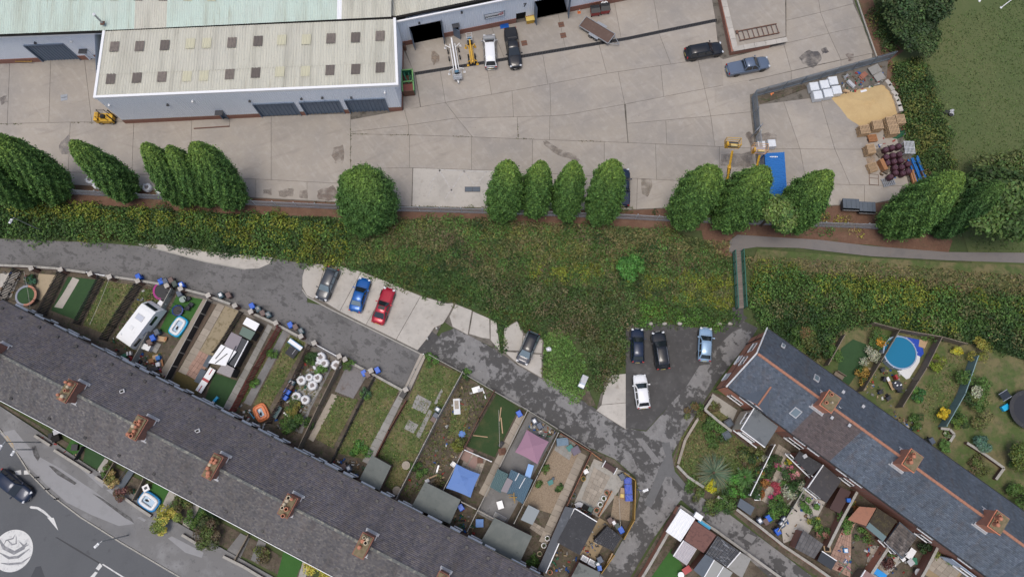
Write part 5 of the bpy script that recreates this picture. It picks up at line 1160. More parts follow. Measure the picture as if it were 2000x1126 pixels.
car('bright blue saloon between the grey estate and the red car',(714,543),(693,609),'saloon',blue,1.75,1.45)
car('red coupe with black sunroof on the concrete bay',(762,562),(737,632),'coupe',red,1.8,1.34,top_glass=True)
car('grey people carrier on the weedy concrete beside the brambles',(1018,710),(1044,649),'mpv',mgrey,1.76,1.6,roofm=black,glass=M_glassl)
car('navy hatchback tucked against the brambles in the car park',(1244,641),(1245,708),'hatch',navy,1.7,1.5)
car('black estate car with bright roof rails in the car park',(1284,647),(1295,721),'estate',black,1.85,1.55,rails=True)
car('pale blue hatchback parked by the red gable wall',(1378,639),(1375,705),'hatch',lblue,1.72,1.46)
car('white hatchback with dark windows in the middle of the car park',(1248,731),(1257,797),'hatch',white,1.78,1.46)
car('dark blue car driving on the street beside the roundabout',(60,972),(1,924),'suv',navy,1.85,1.6)
# ---- caravan
fA,fB = P(299,592,2.4),P(239,670,2.4); d = fA - fB; d.z = 0; L = d.length; c = (fA + fB) / 2
cv = thing('caravan','white touring caravan parked in the back garden with grey roof hatches','caravan',(c.x,c.y,0),math.atan2(d.y,d.x))
M_cvw = mat('caravan_white',(.78,.79,.79),.35,marks=[(1.2,.55,.8,(.64,.63,.58),.4)],local=True)
prof = [(-.5,.6),(-.5,1.6),(-.47,2.45),(-.4,2.55),(.3,2.6),(.38,2.5),(.45,1.9),(.5,1.2),(.5,.6)]
mb = MB(); w = 1.1; V = [(x * L,s,z) for s in (-w,w) for x,z in prof]; n = len(prof)
mb.add(V,[tuple(range(n)),tuple(range(2 * n - 1,n - 1,-1))] + [(i,n + i,n + (i + 1) % n,(i + 1) % n) for i in range(n)]); mb.build('body',M_cvw,cv,world=False)
def bx(par,nm,c,s,m,**k): return MB().box(c,s).build(nm,m,par,world=False,**k)
MB().add([(.392 * L,-.85,2.43),(.392 * L,.85,2.43),(.448 * L,.85,1.98),(.448 * L,-.85,1.98)],[(0,1,2,3)]).build('front_window',M_glass,cv,world=False)
h = bx(cv,'roof_hatch',(.12 * L,.1,2.62),(.75,1.05,.08),M_alu); bx(h,'hatch_lens',(.12 * L,.1,2.65),(.6,.9,.06),mat('frosted_plastic',(.5,.53,.6),.3))
h = bx(cv,'roof_hatch',(-.14 * L,.2,2.61),(.5,.5,.08),M_cvw); bx(h,'hatch_lens',(-.14 * L,.2,2.65),(.4,.4,.03),M_white)
bx(cv,'roof_vent',(-.36 * L,.75,2.6),(.2,.2,.1),M_white)
for s in (-1,1):
    bx(cv,'side_window',(.2 * L,s * 1.105,1.75),(1.3,.02,.62),M_glass); bx(cv,'side_window',(-.34 * L,s * 1.105,1.7),(1.1,.02,.62),M_glass); bx(cv,'service_hatch',(-.12 * L,s * 1.105,1.5),(.6,.02,.5),M_leadw); wheel(cv,-.02 * L,s * 1.0,.32)
mb = MB(); mb.tube([(.5 * L,-.6,.5),(.5 * L + 1.1,0,.5)],.05,5); mb.tube([(.5 * L,.6,.5),(.5 * L + 1.1,0,.5)],.05,5); mb.build('drawbar',M_steel,cv,world=False); bx(cv,'hitch_cover',(.5 * L + .35,0,.68),(.6,.9,.25),M_white)
# ---- flatbed trailer
def local(name,label,cat,front,rear,z=.035,group=None):
    A,B = P(*front),P(*rear); d = A - B; c = (A + B) / 2; return thing(name,label,cat,(c.x,c.y,z),math.atan2(d.y,d.x),group),d.length
tr,L = local('flatbed_trailer','galvanised flatbed trailer with brown deck lying across the drain','trailer',(1193,82),(1137,48))
bx(tr,'deck',(0,0,.62),(L,1.75,.07),mat('ply_deck',(.11,.07,.055),.8,marks=[(2,.5,.7,(.16,.11,.09),.6)],local=True))
for s in (-1,1):
    bx(tr,'side_rail',(0,s * .9,.66),(L,.07,.18),M_steel); bx(tr,'mudguard',(.1,s * 1.1,.7),(1.5,.32,.06),M_steel)
    for x in (-.35,.45): wheel(tr,x,s * 1.1,.3,.2)
    MB().tube([(L / 2,s * .7,.55),(L / 2 + 1.3,0,.55)],.05,5).build('drawbar',M_steel,tr,world=False)
for x in (-L / 2,L / 2): bx(tr,'end_rail',(x,0,.68),(.07,1.85,.2),M_steel)
MB().tube([(L / 2 + .6,0,.3),(L / 2 + .6,0,1.1)],.05,6).build('jockey_wheel',M_black,tr,world=False)
# ---- trailer mounted boom lifts
def boom_trailer(label,front,rear,frame_m,boom_m,s=1.0,cagem=M_white):
    r,L = local('trailer_boom_lift',label,'boom lift',front,rear)
    mb = MB()
    for y in (-.35,.35): mb.box((0,y * s,.6),(L * .7,.12,.14))
    mb.tube([(L * .3,.35 * s,.6),(L * .52,0,.55)],.06,5); mb.tube([(L * .3,-.35 * s,.6),(L * .52,0,.55)],.06,5); mb.build('chassis',frame_m,r,world=False)
    for x in (.2,-.25):
        for y in (-1,1):
            o = MB(); o.tube([(x * L,y * .3 * s,.7),(x * L * 1.25,y * 1.0 * s,.9),(x * L * 1.3,y * 1.05 * s,.15)],.06,5); o.box((x * L * 1.3,y * 1.05 * s,.1),(.3,.3,.06)); o.build('outrigger',frame_m,r,world=False)
    for y in (-.75,.75): wheel(r,-.06 * L,y * s,.3,.18); wheel(r,-.22 * L,y * s,.3,.18)
    mb = MB(); mb.box((-.04 * L,.0,1.35),(L * .74,.2,.2)); mb.box((-.02 * L,0,1.62),(L * .66,.14,.15)); mb.tube([(-.3 * L,0,.7),(-.36 * L,0,1.5)],.12,6); mb.build('boom',boom_m,r,world=False)
    mb = MB(); mb.box((.3 * L,0,.95),(.5,.7,.35)); mb.build('turntable',M_black,r,world=False)
    mb = MB()
    for zz in (.8,1.35,1.85): mb.tube([(.34 * L,-.6 * s,zz),(.34 * L + .75,-.6 * s,zz),(.34 * L + .75,.6 * s,zz),(.34 * L,.6 * s,zz),(.34 * L,-.6 * s,zz)],.03,4)
    for x,y in ((0,-.6),(.75,-.6),(.75,.6),(0,.6)): mb.tube([(.34 * L + x,y * s,.8),(.34 * L + x,y * s,1.85)],.03,4)
    o = mb.build('cage_rail',cagem,r,world=False); bx(o,'cage_floor',(.34 * L + .37,0,.8),(.75,1.1 * s,.05),M_steel); bx(o,'control_box',(.34 * L + .1,0,1.6),(.25,.5,.25),mat('panel_blue',(.08,.2,.3),.4))
boom_trailer('white folded boom lift on its trailer with black tyres',(896,165),(882,78),M_white,M_fascia,1.0)
boom_trailer('small orange boom lift with a white cage beside the white one',(917,80),(925,138),M_yellow,M_yellow,.62)
def boom_lift(label,cage,base,z,cm,top):
    """tall self propelled lift: base on the ground, cage px at height z"""
    B = P(*base,.04); r = thing('boom_lift',label,'boom lift',B,0); C = P(*cage,z) - B; d = Vector((C.x,C.y,0)).normalized(); a = math.atan2(d.y,d.x)
    mb = MB(); mb.box((0,0,.75),(2.6,1.7,.5),a); mb.build('chassis',M_yellow,r,world=False)
    pr = Vector((-d.y,d.x,0))
    for s in (-1,1):
        for t in (-.95,.95):
            p = d * t + pr * s * .95; w_ = MB(); w_.lathe((0,0,0),[(.25,-.16),(.45,-.15),(.47,0),(.45,.15),(.25,.16)],14)
            Mx = Matrix.Rotation(a,4,'Z') @ Matrix.Rotation(math.pi / 2,4,'X'); w_.v = [tuple(Mx @ Vector(v) + Vector((p.x,p.y,.47))) for v in w_.v]; w_.build('wheel',M_rubber,r,world=False)
    mb = MB(); mb.lathe((0,0,1.0),[(.85,0),(.9,.35),(.75,.9),(.3,1.0)],14,1.15,.8,a); mb.build('turret',M_yellow,r,world=False)
    k = C * .52 + Vector((0,0,z * .05)); k.z = z * .62; e = C * .9; e.z = z * .86
    mb = MB(); mb.tube([Vector((0,0,1.8)),k],.19,4); mb.build('lower_boom',M_yellow,r,world=False); mb = MB(); mb.tube([k,e],.14,4); mb.tube([k - d * .2,k + d * .3],.24,6); mb.build('upper_boom',M_yellow,r,world=False)
    for s in (-1,1):
        o = MB(); o.tube([(k + pr * s * .22) * .35 + Vector((0,0,1.2)),k + pr * s * .22],.06,5); o.build('hydraulic_ram',M_black,r,world=False)
    c = MB(); b0 = C + d * .5; zz0 = z - 1.1
    def ring(zz,g): return [b0 + d * x + pr * y + Vector((0,0,zz - b0.z)) for x,y in ((-.45,-.9),(.45,-.9),(.45,.9),(-.45,.9),(-.45,-.9))]
    for zz in (zz0,zz0 + .55,zz0 + 1.1): c.tube(ring(zz,0),.045,5)
    for p in ring(zz0,0)[:4]: c.tube([p,p + Vector((0,0,1.1))],.045,5)
    o = c.build('cage_rail',cm,r,world=False); q = MB(); q.box(b0 + Vector((0,0,zz0 - b0.z)),(.9,1.75,.06),a); q.build('cage_floor',top,o,world=False)
    q = MB(); q.box(b0 - d * .5 + Vector((0,0,zz0 + .95 - b0.z)),(.28,.8,.3),a); q.build('control_box',mat('buff_box',(.6,.5,.24),.5),o,world=False)
    q = MB(); q.box(b0 - d * .3 + pr * .75 + Vector((0,0,zz0 + .5 - b0.z)),(.5,.25,.9),a); q.build('side_box',M_yellow,o,world=False)
boom_lift('yellow boom lift with dark-floored cage standing in the open yard',(1434,283),(1409,380),5.5,M_yellow,M_dsteel)
boom_lift('orange-caged boom lift against the yard fence beside the blue container',(1487,294),(1462,372),5.0,mat('faded_orange',(.62,.36,.16),.5),mat('faded_deck',(.36,.33,.36),.6))
# ---- blue container
q = PP([(1494,300),(1531,298),(1537,382),(1500,384)],2.6); c = sum(q,Vector()) / 4
ct = thing('shipping_container','bright blue ribbed shipping container behind the conifers','container',(c.x,c.y,.035))
mb = MB(); mb.prism([(p.x,p.y) for p in inset(q,.05)],.1,2.52); mb.build('wall',mat('dark_blue_container',(.008,.05,.22),.5),ct)
mb = MB(); corr(mb,q[3] + Vector((0,0,.02)),q[0] + Vector((0,0,.02)),q[1] + Vector((0,0,.02)),q[2] + Vector((0,0,.02)),.27,.05); mb.build('roof',M_bluec,ct)
mb = MB()
for i in range(4): mb.wall(q[i],q[(i + 1) % 4],.1,2.46,2.62)
for p in q: mb.box((p.x,p.y,1.3),(.16,.16,2.6))
mb.build('frame',M_bluec,ct); cc_ = q[0].lerp(q[1],.42) + Vector((.0,-.55,.0))
for i,x in enumerate((-.42,-.2,.02,.24,.46)): MB().box((cc_.x + x,cc_.y,2.7),(.17,.16 if i % 2 else .12,.01)).build('paint_mark',M_fascia,ct)
# ---- wrapped packs
def pack(label,u,v,s,h,group,rz=.14,cap=True):
    c = P(u,v,h + .05); r = thing('wrapped_pallet_load',label,'pallet load',(c.x,c.y,.05),rz,group)
    mb = MB(); x = s / 2; mb.add([(-x,-x,.12),(x,-x,.12),(x,x,.12),(-x,x,.12),(-x * .98,-x * .98,h - .06),(x * .98,-x * .98,h - .06),(x * .98,x * .98,h - .06),(-x * .98,x * .98,h - .06),(-x * .86,-x * .86,h),(x * .86,-x * .86,h),(x * .86,x * .86,h),(-x * .86,x * .86,h)],[(i,(i + 1) % 4,4 + (i + 1) % 4,4 + i) for i in range(4)] + [(4 + i,4 + (i + 1) % 4,8 + (i + 1) % 4,8 + i) for i in range(4)] + [(8,9,10,11)])
    mb.build('wrapping',mat('white_wrap',(.68,.71,.74),.35,marks=[(3,.5,.7,(.55,.58,.62),.6)],bump=.6,bscale=6),r,world=False)
    b = MB()
    for y in (-.42,0,.42): b.box((0,y * s,.06),(s,.1,.12))
    b.build('bearer',M_wood,r,world=False)
for (u,v,t) in ((1591,168,'far west pack of the six white wrapped packs, by the fence'),(1611,164,'middle pack of the six, in the row by the fence'),(1628,157,'pack of the six nearest the scrap heap by the fence'),(1598,185,'front west pack of the six white wrapped packs'),(1618,181,'front middle pack of the six, at the edge of the sand'),(1635,175,'front east pack of the six, touching the sand heap')): pack(t,u,v,1.22,1.0,'white wrapped packs by the sand')
pack('white wrapped pack behind the orange boom lift cage',1488,282,1.0,1.0,'white packs near the blue container',.05); pack('pale grey pack with dark side just north of the blue container',1508,279,1.05,1.05,'white packs near the blue container',.05)
# ---- sand, blocks, scrap
def heap(name,poly,h,m,seed,label=None):
    w = PP(poly); cx = sum(p.x for p in w) / len(w); cy = sum(p.y for p in w) / len(w); rng = random.Random(seed); n = 40; V = [(cx,cy,h)]; F = []; rings = 9
    pts = []
    for i in range(len(w)):
        for t in range(4): pts.append(w[i].lerp(w[(i + 1) % len(w)],t / 4))
    n = len(pts)
    for j in range(1,rings + 1):
        t = j / rings
        for p in pts:
            z = h * (1 - t) ** .8 * (1 if j < rings else 0) + (rng.uniform(-.06,.06) if j < rings else -.02); V.append((cx + (p.x - cx) * t,cy + (p.y - cy) * t,z + .06))
    for k in range(n): F.append((0,1 + k,1 + (k + 1) % n))
    for j in range(rings - 1):
        for k in range(n): a = 1 + j * n; F.append((a + k,a + n + k,a + n + (k + 1) % n,a + (k + 1) % n))
    mb = MB(); mb.add(V,F); return mb.build(name,m,smooth=True)
o = heap('sand_heap',[(1622,192),(1650,182),(1690,172),(1722,166),(1745,176),(1754,200),(1753,222),(1735,230),(1706,240),(1680,248),(1655,232),(1640,212)],.8,M_sand,1); setp(o,'spread heap of yellow sand inside the curve of stone blocks','sand heap')
for i,(u,v,a) in enumerate(((1734,163,1.0),(1739,172,1.0),(1746,183,.9),(1750,193,1.15),(1754,203,1.3),(1757,212,1.4))):
    c = P(u,v,.5); b = setp(MB().box((c.x,c.y,.36),(.95,.55,.7),-a).build('stone_block',M_concpale),['north end block of the curved row round the sand','second concrete block down the curved row round the sand','third concrete block down the curved row round the sand','fourth concrete block down the curved row round the sand','fifth concrete block down the curved row round the sand','south end block of the curved row round the sand'][i],'concrete block','concrete blocks round the sand')
rg = random.Random(5)
o = heap('rubble_heap',[(1478,190),(1510,182),(1570,165),(1578,172),(1530,190),(1484,204)],.45,M_soil,2); setp(o,'low heap of dark rubble along the fence corner','rubble heap')
for i,(u,v,l,w,h,a,m,nm,lb,ct) in enumerate(((1660,165,1.3,.5,.4,-.9,M_leadw,'metal_tank','grey metal tank tipped over in the scrap corner','tank'),(1706,137,1.6,1.4,.35,.5,M_slabg,'slab_stack','stack of mossy grey slabs at the end of the palisade fence','slab stack'),(1683,180,1.0,.35,.3,.35,M_white,'white_offcut','long white offcut lying at the top of the sand','offcut'),(1652,180,.9,.3,.3,-.3,M_woodn,'timber_offcut','bent wooden offcut west of the sand heap','offcut'),(1508,187,.5,.4,.3,.3,M_orange,'orange_box','small orange box on the rubble by the fence','box'),(1716,152,1.4,1.2,.25,.4,M_slabg,'broken_slab','broken grey slab between the scrap and the hedge','slab'),(1651,151,.6,.3,.3,.8,M_steel,'scrap_pipe','bright scrap metal next to the wrapped packs','scrap'),(1684,150,1.1,.8,.3,.7,M_brick,'brick_pile','small pile of red bricks in the scrap corner','brick pile'))):
    c = P(u,v); r = thing(nm,lb,ct,(c.x,c.y,.05),a)
    for k in range(3): MB().box((rg.uniform(-.1,.1),rg.uniform(-.1,.1),h * (k + .5) / 3),(l * rg.uniform(.8,1),w * rg.uniform(.8,1),h / 3 - .01),rg.uniform(-.1,.1)).build('piece',m,r,world=False)
# ---- timber pallets in stacks
def mk_pallet(m,label,c,rz,group,l=1.2,w=1.0):
    r = thing('timber_pallet',label,'pallet',c,rz,group); b = MB()
    for i in range(7): b.box((-l / 2 + (i + .5) * l / 7,0,.13),(l / 7 * .62,w,.022))
    b.build('deck_boards',m,r,world=False,kind='stuff'); b = MB()
    for y in (-.45,0,.45): b.box((0,y * w,.06),(l,.09,.1))
    b.build('bearers',m,r,world=False,kind='stuff'); return r
gp = 'timber pallets stacked in the storage yard'
for (u,v,n,rz,m,l,w,t,s) in ((1690,252,8,.1,M_woodn,1.35,1.25,'west stack beside the sand',0),(1715,243,9,.1,M_woodn,1.35,1.25,'stack with green netting beside the sand',1),(1741,236,9,.12,M_woodn,1.3,1.3,'tall stack in the corner by the stone blocks',2),(1760,232,9,.12,M_woodn,1.2,1.3,'easternmost tall stack against the hedge',3),(1746,252,9,.12,M_woodn,1.4,1.3,'stack in front of the two tall corner stacks',4),(1705,269,3,.15,M_woodo,1.2,1.0,'low reddish stack',5),(1702,290,9,.12,M_woodn,1.1,1.25,'narrow tall stack west of the maroon drums',6),(1705,326,4,.3,M_woodn,1.2,1.2,'low stack near the steel frame',7),(1719,297,2,.6,M_wood,1.1,1.1,'grey pair leaning by the maroon drums',8),(1731,331,3,-.55,M_wood,.9,.8,'small stack at an angle below the drums',9)):
    c = P(u,v,n * .145 + .05); pr_ = None
    for k in range(n):
        tx = ('top pallet of the ' if k == n - 1 else 'pallet lower down in the ') + t
        cc2 = (c.x + rg.uniform(-.03,.03),c.y + rg.uniform(-.03,.03),.05 + k * .145)
        if pr_ is None: pr_ = mk_pallet(m,tx,cc2,rz,gp,l,w)
        else: q_ = copy_tree(pr_); q_.location = cc2; q_['label'] = tx; q_.rotation_euler.z = rz + rg.uniform(-.04,.04)
# green netting, planks, steel
c = P(1758,263); setp(heap('netting_heap',[(1744,262),(1756,256),(1768,254),(1766,266),(1752,272),(1742,270)],.7,mat('green_netting',(.02,.1,.05),.8,bump=.8),3),'crumpled green netting under the corner pallet stack','netting')
r = thing('plank_bundle','upright bundle of orange planks beside the low pallet stack','plank bundle',(*P(1719,326).xy,.05),-1.25)
for i in range(4): MB().box((0,(i - 1.5) * .13,.45),(1.6,.11,.9)).build('plank',M_woodo,r,world=False)
def grid_panel(name,label,u,v,l,w,rz,m,nb,z=.5,tilt=0):
    c = P(u,v,z); r = thing(name,label,'metal pallet' if 'pallet' in name else 'frame',(c.x,c.y,z),rz)
    for i in range(nb): MB().box(((i + .5) / nb * l - l / 2,0,.05),(l / nb * .5,w,.04)).build('slat',m,r,world=False)
    for y in (-.5,0,.5): MB().box((0,y * w * .96,0),(l,.08,.08)).build('bearer',m,r,world=False)
    for x in (-.45,.45):
        for y in (-.42,.42): MB().box((x * l,y * w,-z / 2 + .02),(.1,.1,z - .06)).build('leg',m,r,world=False)
grid_panel('steel_pallet','silver slatted metal pallet near the hidden grey skips',1735,355,1.7,1.1,.25,M_steel,7,.2)
grid_panel('steel_pallet','pale grey slatted rack standing on top of the blue beams by the hedge',1776,288,1.4,1.75,-.03,mat('pale_steel',(.5,.52,.54),.5),8,1.6)
r = thing('metal_rack','bare rusty steel frame lying on the concrete by the pallets','frame',(*P(1706,351).xy,.08),-.1); mb = MB(); mb.tube([(-.6,-.75,0),(.6,-.75,0),(.6,.75,0),(-.6,.75,0),(-.6,-.75,0)],.04,4); mb.build('frame',M_rust,r,world=False); MB().tube([(-.6,.2,0),(.6,.2,0)],.03,4).build('bar',M_rust,r,world=False)
r,L = local('racking_bundle','bundle of blue steel racking beams by the hedge','steel beams',(1779,311),(1800,362))
for i in range(5): bx(r,'beam',(rg.uniform(-.2,.2),(i - 2) * .34,.35 + .2 * (i % 2)),(L * rg.uniform(.9,1),.16,.2),M_bluec)
for x in (-.35,0,.35): bx(r,'cross_beam',(x * L,0,.22),(.12,1.7,.12),M_bluec)
r,L = local('timber_beam_stack','two long orange timber beams leaning beside the blue racking','timber beams',(1778,336),(1786,364))
for i in range(2): bx(r,'beam',(0,i * .3,.4),(L * 1.1,.22,.3),M_woodo)
r = thing('rusty_bin','rusty brown metal stillage box against the conifer tip','metal box',(*P(1802,344).xy,.05),.3)
for k,(cx_,cy_,sx_,sy_) in enumerate(((0,-.5,1.1,.06),(0,.5,1.1,.06),(-.53,0,.06,1),(.53,0,.06,1))): bx(r,'side',(cx_,cy_,.45),(sx_,sy_,.9),M_rust)
bx(r,'base',(0,0,.1),(1.05,1.0,.06),M_rust)
# maroon drums with ridged lids
drum0 = None; k = 0
rows = [(1731,292),(1743,288),(1756,285),(1732,306),(1745,303),(1758,301),(1747,315),(1760,313),(1734,318),(1749,327),(1762,326),(1774,320),(1750,337),(1764,338),(1775,334),(1740,345)]
names = ['first','second','third','fourth','fifth','sixth','seventh','eighth']
for (u,v) in rows:
    c = P(u,v,.9)
    if drum0 is None:
        drum0 = thing('plastic_drum','maroon plastic tub in the block of tubs beside the pallets','tub',(c.x,c.y,.05),0,'maroon tubs by the hedge')
        mb = MB(); mb.lathe((0,0,0),[(.34,0),(.42,.25),(.44,.6),(.4,.85),(.3,.95)],12); mb.build('tub',M_maroon,drum0,world=False)
        mb = MB()
        for j in range(7): a = j * 2 * math.pi / 7; mb.tube([(.06 * math.cos(a),.06 * math.sin(a),1.02),(.26 * math.cos(a),.26 * math.sin(a),.97)],.03,4)
        mb.build('rib',mat('pinkish_rib',(.19,.1,.14),.5),drum0,world=False,kind='stuff')
    else: o = copy_tree(drum0); o.location = (c.x,c.y,.05); o.rotation_euler.z = rg.uniform(0,1)
# grey covered skips
for i,(u,v,s) in enumerate(((1662,399,2.1),(1694,405,2.05))):
    c = P(u,v,1.2); r = thing('covered_skip',['west grey covered skip, the one with the plain lid','east grey covered skip, the one nearer the large conifer'][i],'skip',(c.x,c.y,.03),-.05,'grey covered skips')
    mb = MB(); mb.add([(-s / 2 * .8,-.5,.1),(s / 2 * .8,-.5,.1),(s / 2 * .8,.5,.1),(-s / 2 * .8,.5,.1),(-s / 2,-.75,1.15),(s / 2,-.75,1.15),(s / 2,.75,1.15),(-s / 2,.75,1.15)],[(3,2,1,0),(0,1,5,4),(1,2,6,5),(2,3,7,6),(3,0,4,7)]); mb.build('tank',M_feltd,r,world=False)
    bx(r,'lid',(0,.1,1.2),(s,1.3,.1),M_feltb)
    for x in (-.3,0,.3): bx(r,'lid_rib',(x * s,.1,1.27),(.05,1.25,.05),M_feltb)
    bx(r,'rail',(0,-.78,1.0),(s,.06,.08),M_steel)
# rusty ladder rack on the dock
r,L = local('steel_ladder','rusty steel ladder frame lying on the raised dock','ladder',(1437,79),(1514,64),.9)
for s in (-.72,.72): bx(r,'rail',(0,s,.12),(L,.1,.14),M_rust)
for i in range(9): bx(r,'rung',((i / 8 - .5) * L * .96,0,.12),(.07,1.4,.07),M_rust)
bx(r,'end_plate',(L / 2,-.6,.16),(.3,.5,.12),M_rust)
# skip, bins, cones, drums by the buildings
def rect_thing(name,label,cat,u,v,rz=0,group=None,z=.035): c = P(u,v); return thing(name,label,cat,(c.x,c.y,z),rz,group)
r = rect_thing('waste_skip','open green and rusty red skip against the end of the industrial unit','skip',799,168,.1)
for c_,s_ in (((-.75,0,.75),(.07,3.1,1.4)),((.75,0,.75),(.07,3.1,1.4)),((0,1.55,.75),(1.5,.07,1.4)),((0,-1.5,.7),(1.5,.12,1.3))): bx(r,'side',c_,s_,M_rust if c_[1] < -1 else M_green)
for c_,s_ in (((-.75,0,1.48),(.16,3.2,.1)),((.75,0,1.48),(.16,3.2,.1)),((0,1.55,1.48),(1.6,.16,.1)),((0,-.2,1.48),(1.6,.14,.1))): bx(r,'rim',c_,s_,mat('light_green_paint',(.16,.36,.12),.5))
bx(r,'ramp_end',(0,-1.0,1.2),(1.45,1.1,.1),mat('red_oxide',(.2,.06,.045),.7)); bx(r,'base',(0,0,.1),(1.4,3.0,.1),M_rust)
o = MB(); rr = random.Random(3)
for i in range(14): o.box((rr.uniform(-.5,.5),rr.uniform(-.1,1.3),rr.uniform(.5,1.1)),(.08,rr.uniform(.6,1.2),.06),rr.uniform(-.5,.5))
o.build('waste_strips',M_green,r,world=False,kind='stuff')
for i,(u,v) in enumerate(((1161,24),(1180,20))):
    r = rect_thing('waste_bin',['west red wheeled bin with black lid by the factory wing','east red wheeled bin with black lid under the white drums'][i],'wheeled bin',u,v + 4,.15,'red wheeled bins')
    mb = MB(); mb.add([(-.58,-.42,.2),(.58,-.42,.2),(.58,.42,.2),(-.58,.42,.2),(-.66,-.55,1.1),(.66,-.55,1.1),(.66,.55,1.1),(-.66,.55,1.1)],[(3,2,1,0),(0,1,5,4),(1,2,6,5),(2,3,7,6),(3,0,4,7)]); mb.build('tub',M_red,r,world=False)
    mb = MB(); mb.add([(-.68,-.6,1.1),(.68,-.6,1.1),(.68,.58,1.22),(-.68,.58,1.22),(-.6,0,1.32),(.6,0,1.32)],[(0,1,5,4),(4,5,2,3),(1,2,5),(0,4,3)]); mb.build('lid',M_black,r,world=False)
    for x in (-.5,.5):
        for y in (-.38,.38): MB().lathe((x,y,0),[(.09,0),(.1,.1),(.06,.2)],8).build('wheel',M_rubber,r,world=False)
r = rect_thing('traffic_cone','red and white traffic cone beside the open factory bay','cone',1131,25); MB().lathe((0,0,.03),[(.2,0),(.13,.3),(.11,.42)],10).build('cone',M_orange,r,world=False); MB().lathe((0,0,.45),[(.11,0),(.07,.18)],10).build('band',M_white,r,world=False); MB().lathe((0,0,.63),[(.07,0),(.03,.14)],8).build('tip',M_orange,r,world=False); bx(r,'base',(0,0,.02),(.45,.45,.04),M_orange)
for i,u in enumerate((1176,1182)):
    r = rect_thing('plastic_barrel',['west white plastic barrel behind the red bins','east white plastic barrel behind the red bins'][i],'barrel',u,14 - i,0,'white barrels'); MB().lathe((0,0,0),[(.26,0),(.29,.2),(.29,.7),(.25,.85),(.1,.87)],12).build('barrel',M_wplastic,r,world=False); MB().lathe((0,0,.87),[(.06,0),(.06,.05)],8).build('cap',M_black,r,world=False)
r = rect_thing('grit_bin','yellow grit bin beside the doorway under the number','grit bin',1035,43,.2); mb = MB(); mb.add([(-.5,-.32,0),(.5,-.32,0),(.5,.32,0),(-.5,.32,0),(-.58,-.4,.75),(.58,-.4,.75),(.58,.4,.85),(-.58,.4,.85)],[(3,2,1,0),(0,1,5,4),(1,2,6,5),(2,3,7,6),(3,0,4,7)]); mb.build('bin',M_yellow,r,world=False); bx(r,'lid',(0,0,.86),(1.2,.86,.1),mat('pale_yellow',(.62,.46,.12),.5))
r = rect_thing('plastic_pallet','bright blue plastic pallet leaning on the brick base under the sign','pallet',985,52,.2)
for i in range(5): bx(r,'slat',(0,-.3 + i * .15,.15 + i * .05),(1.2,.1,.04),M_blue)
bx(r,'frame',(0,0,.1),(1.2,.7,.06),M_blue)
r = rect_thing('gas_bottle','rusty gas bottle standing beside the open vehicle bay','gas bottle',792,98); MB().lathe((0,0,0),[(.17,0),(.2,.1),(.2,1.0),(.1,1.2),(.05,1.3)],10).build('cylinder',M_rust,r,world=False); MB().lathe((0,0,1.28),[(.09,0),(.09,.15)],8).build('guard',M_dsteel,r,world=False)
# fork lift behind the corner of the unit
r = rect_thing('forklift','orange forklift half hidden behind the corner of the unit','forklift',212,236,math.pi)
bx(r,'chassis',(0,0,.65),(2.2,1.15,.7),M_yellow); bx(r,'counterweight',(.95,0,.85),(.5,1.2,.9),M_yellow); bx(r,'seat',(.1,0,1.2),(.5,.5,.35),M_black)
for x in (-.6,.6):
    for y in (-.5,.5): MB().tube([(x,y,1.0),(x * .8,y,2.15)],.05,5).build('roof_post',M_black,r,world=False)
mb = MB()
for y in np.linspace(-.5,.5,6): mb.tube([(-.5,y,2.15),(.5,y,2.15)],.03,4)
mb.build('overhead_guard',M_black,r,world=False)
for y in (-.35,.35): bx(r,'mast',(-1.15,y,1.2),(.12,.12,2.2),M_black)
for x in (-.75,.7):
    for y in (-.5,.5): wheel(r,x,y,.3,.2)
r = rect_thing('stillage','yellow lattice stillage leaning at the foot of the far wall','stillage',52,121,-.03); mb = MB()
for x in np.linspace(-1.1,1.1,6): bx(r,'slat',(x,0,.55),(.09,.4,.06),M_woody)
for y in (-.3,0,.3): bx(r,'rail',(0,y,.5),(2.3,.08,.08),M_woody)
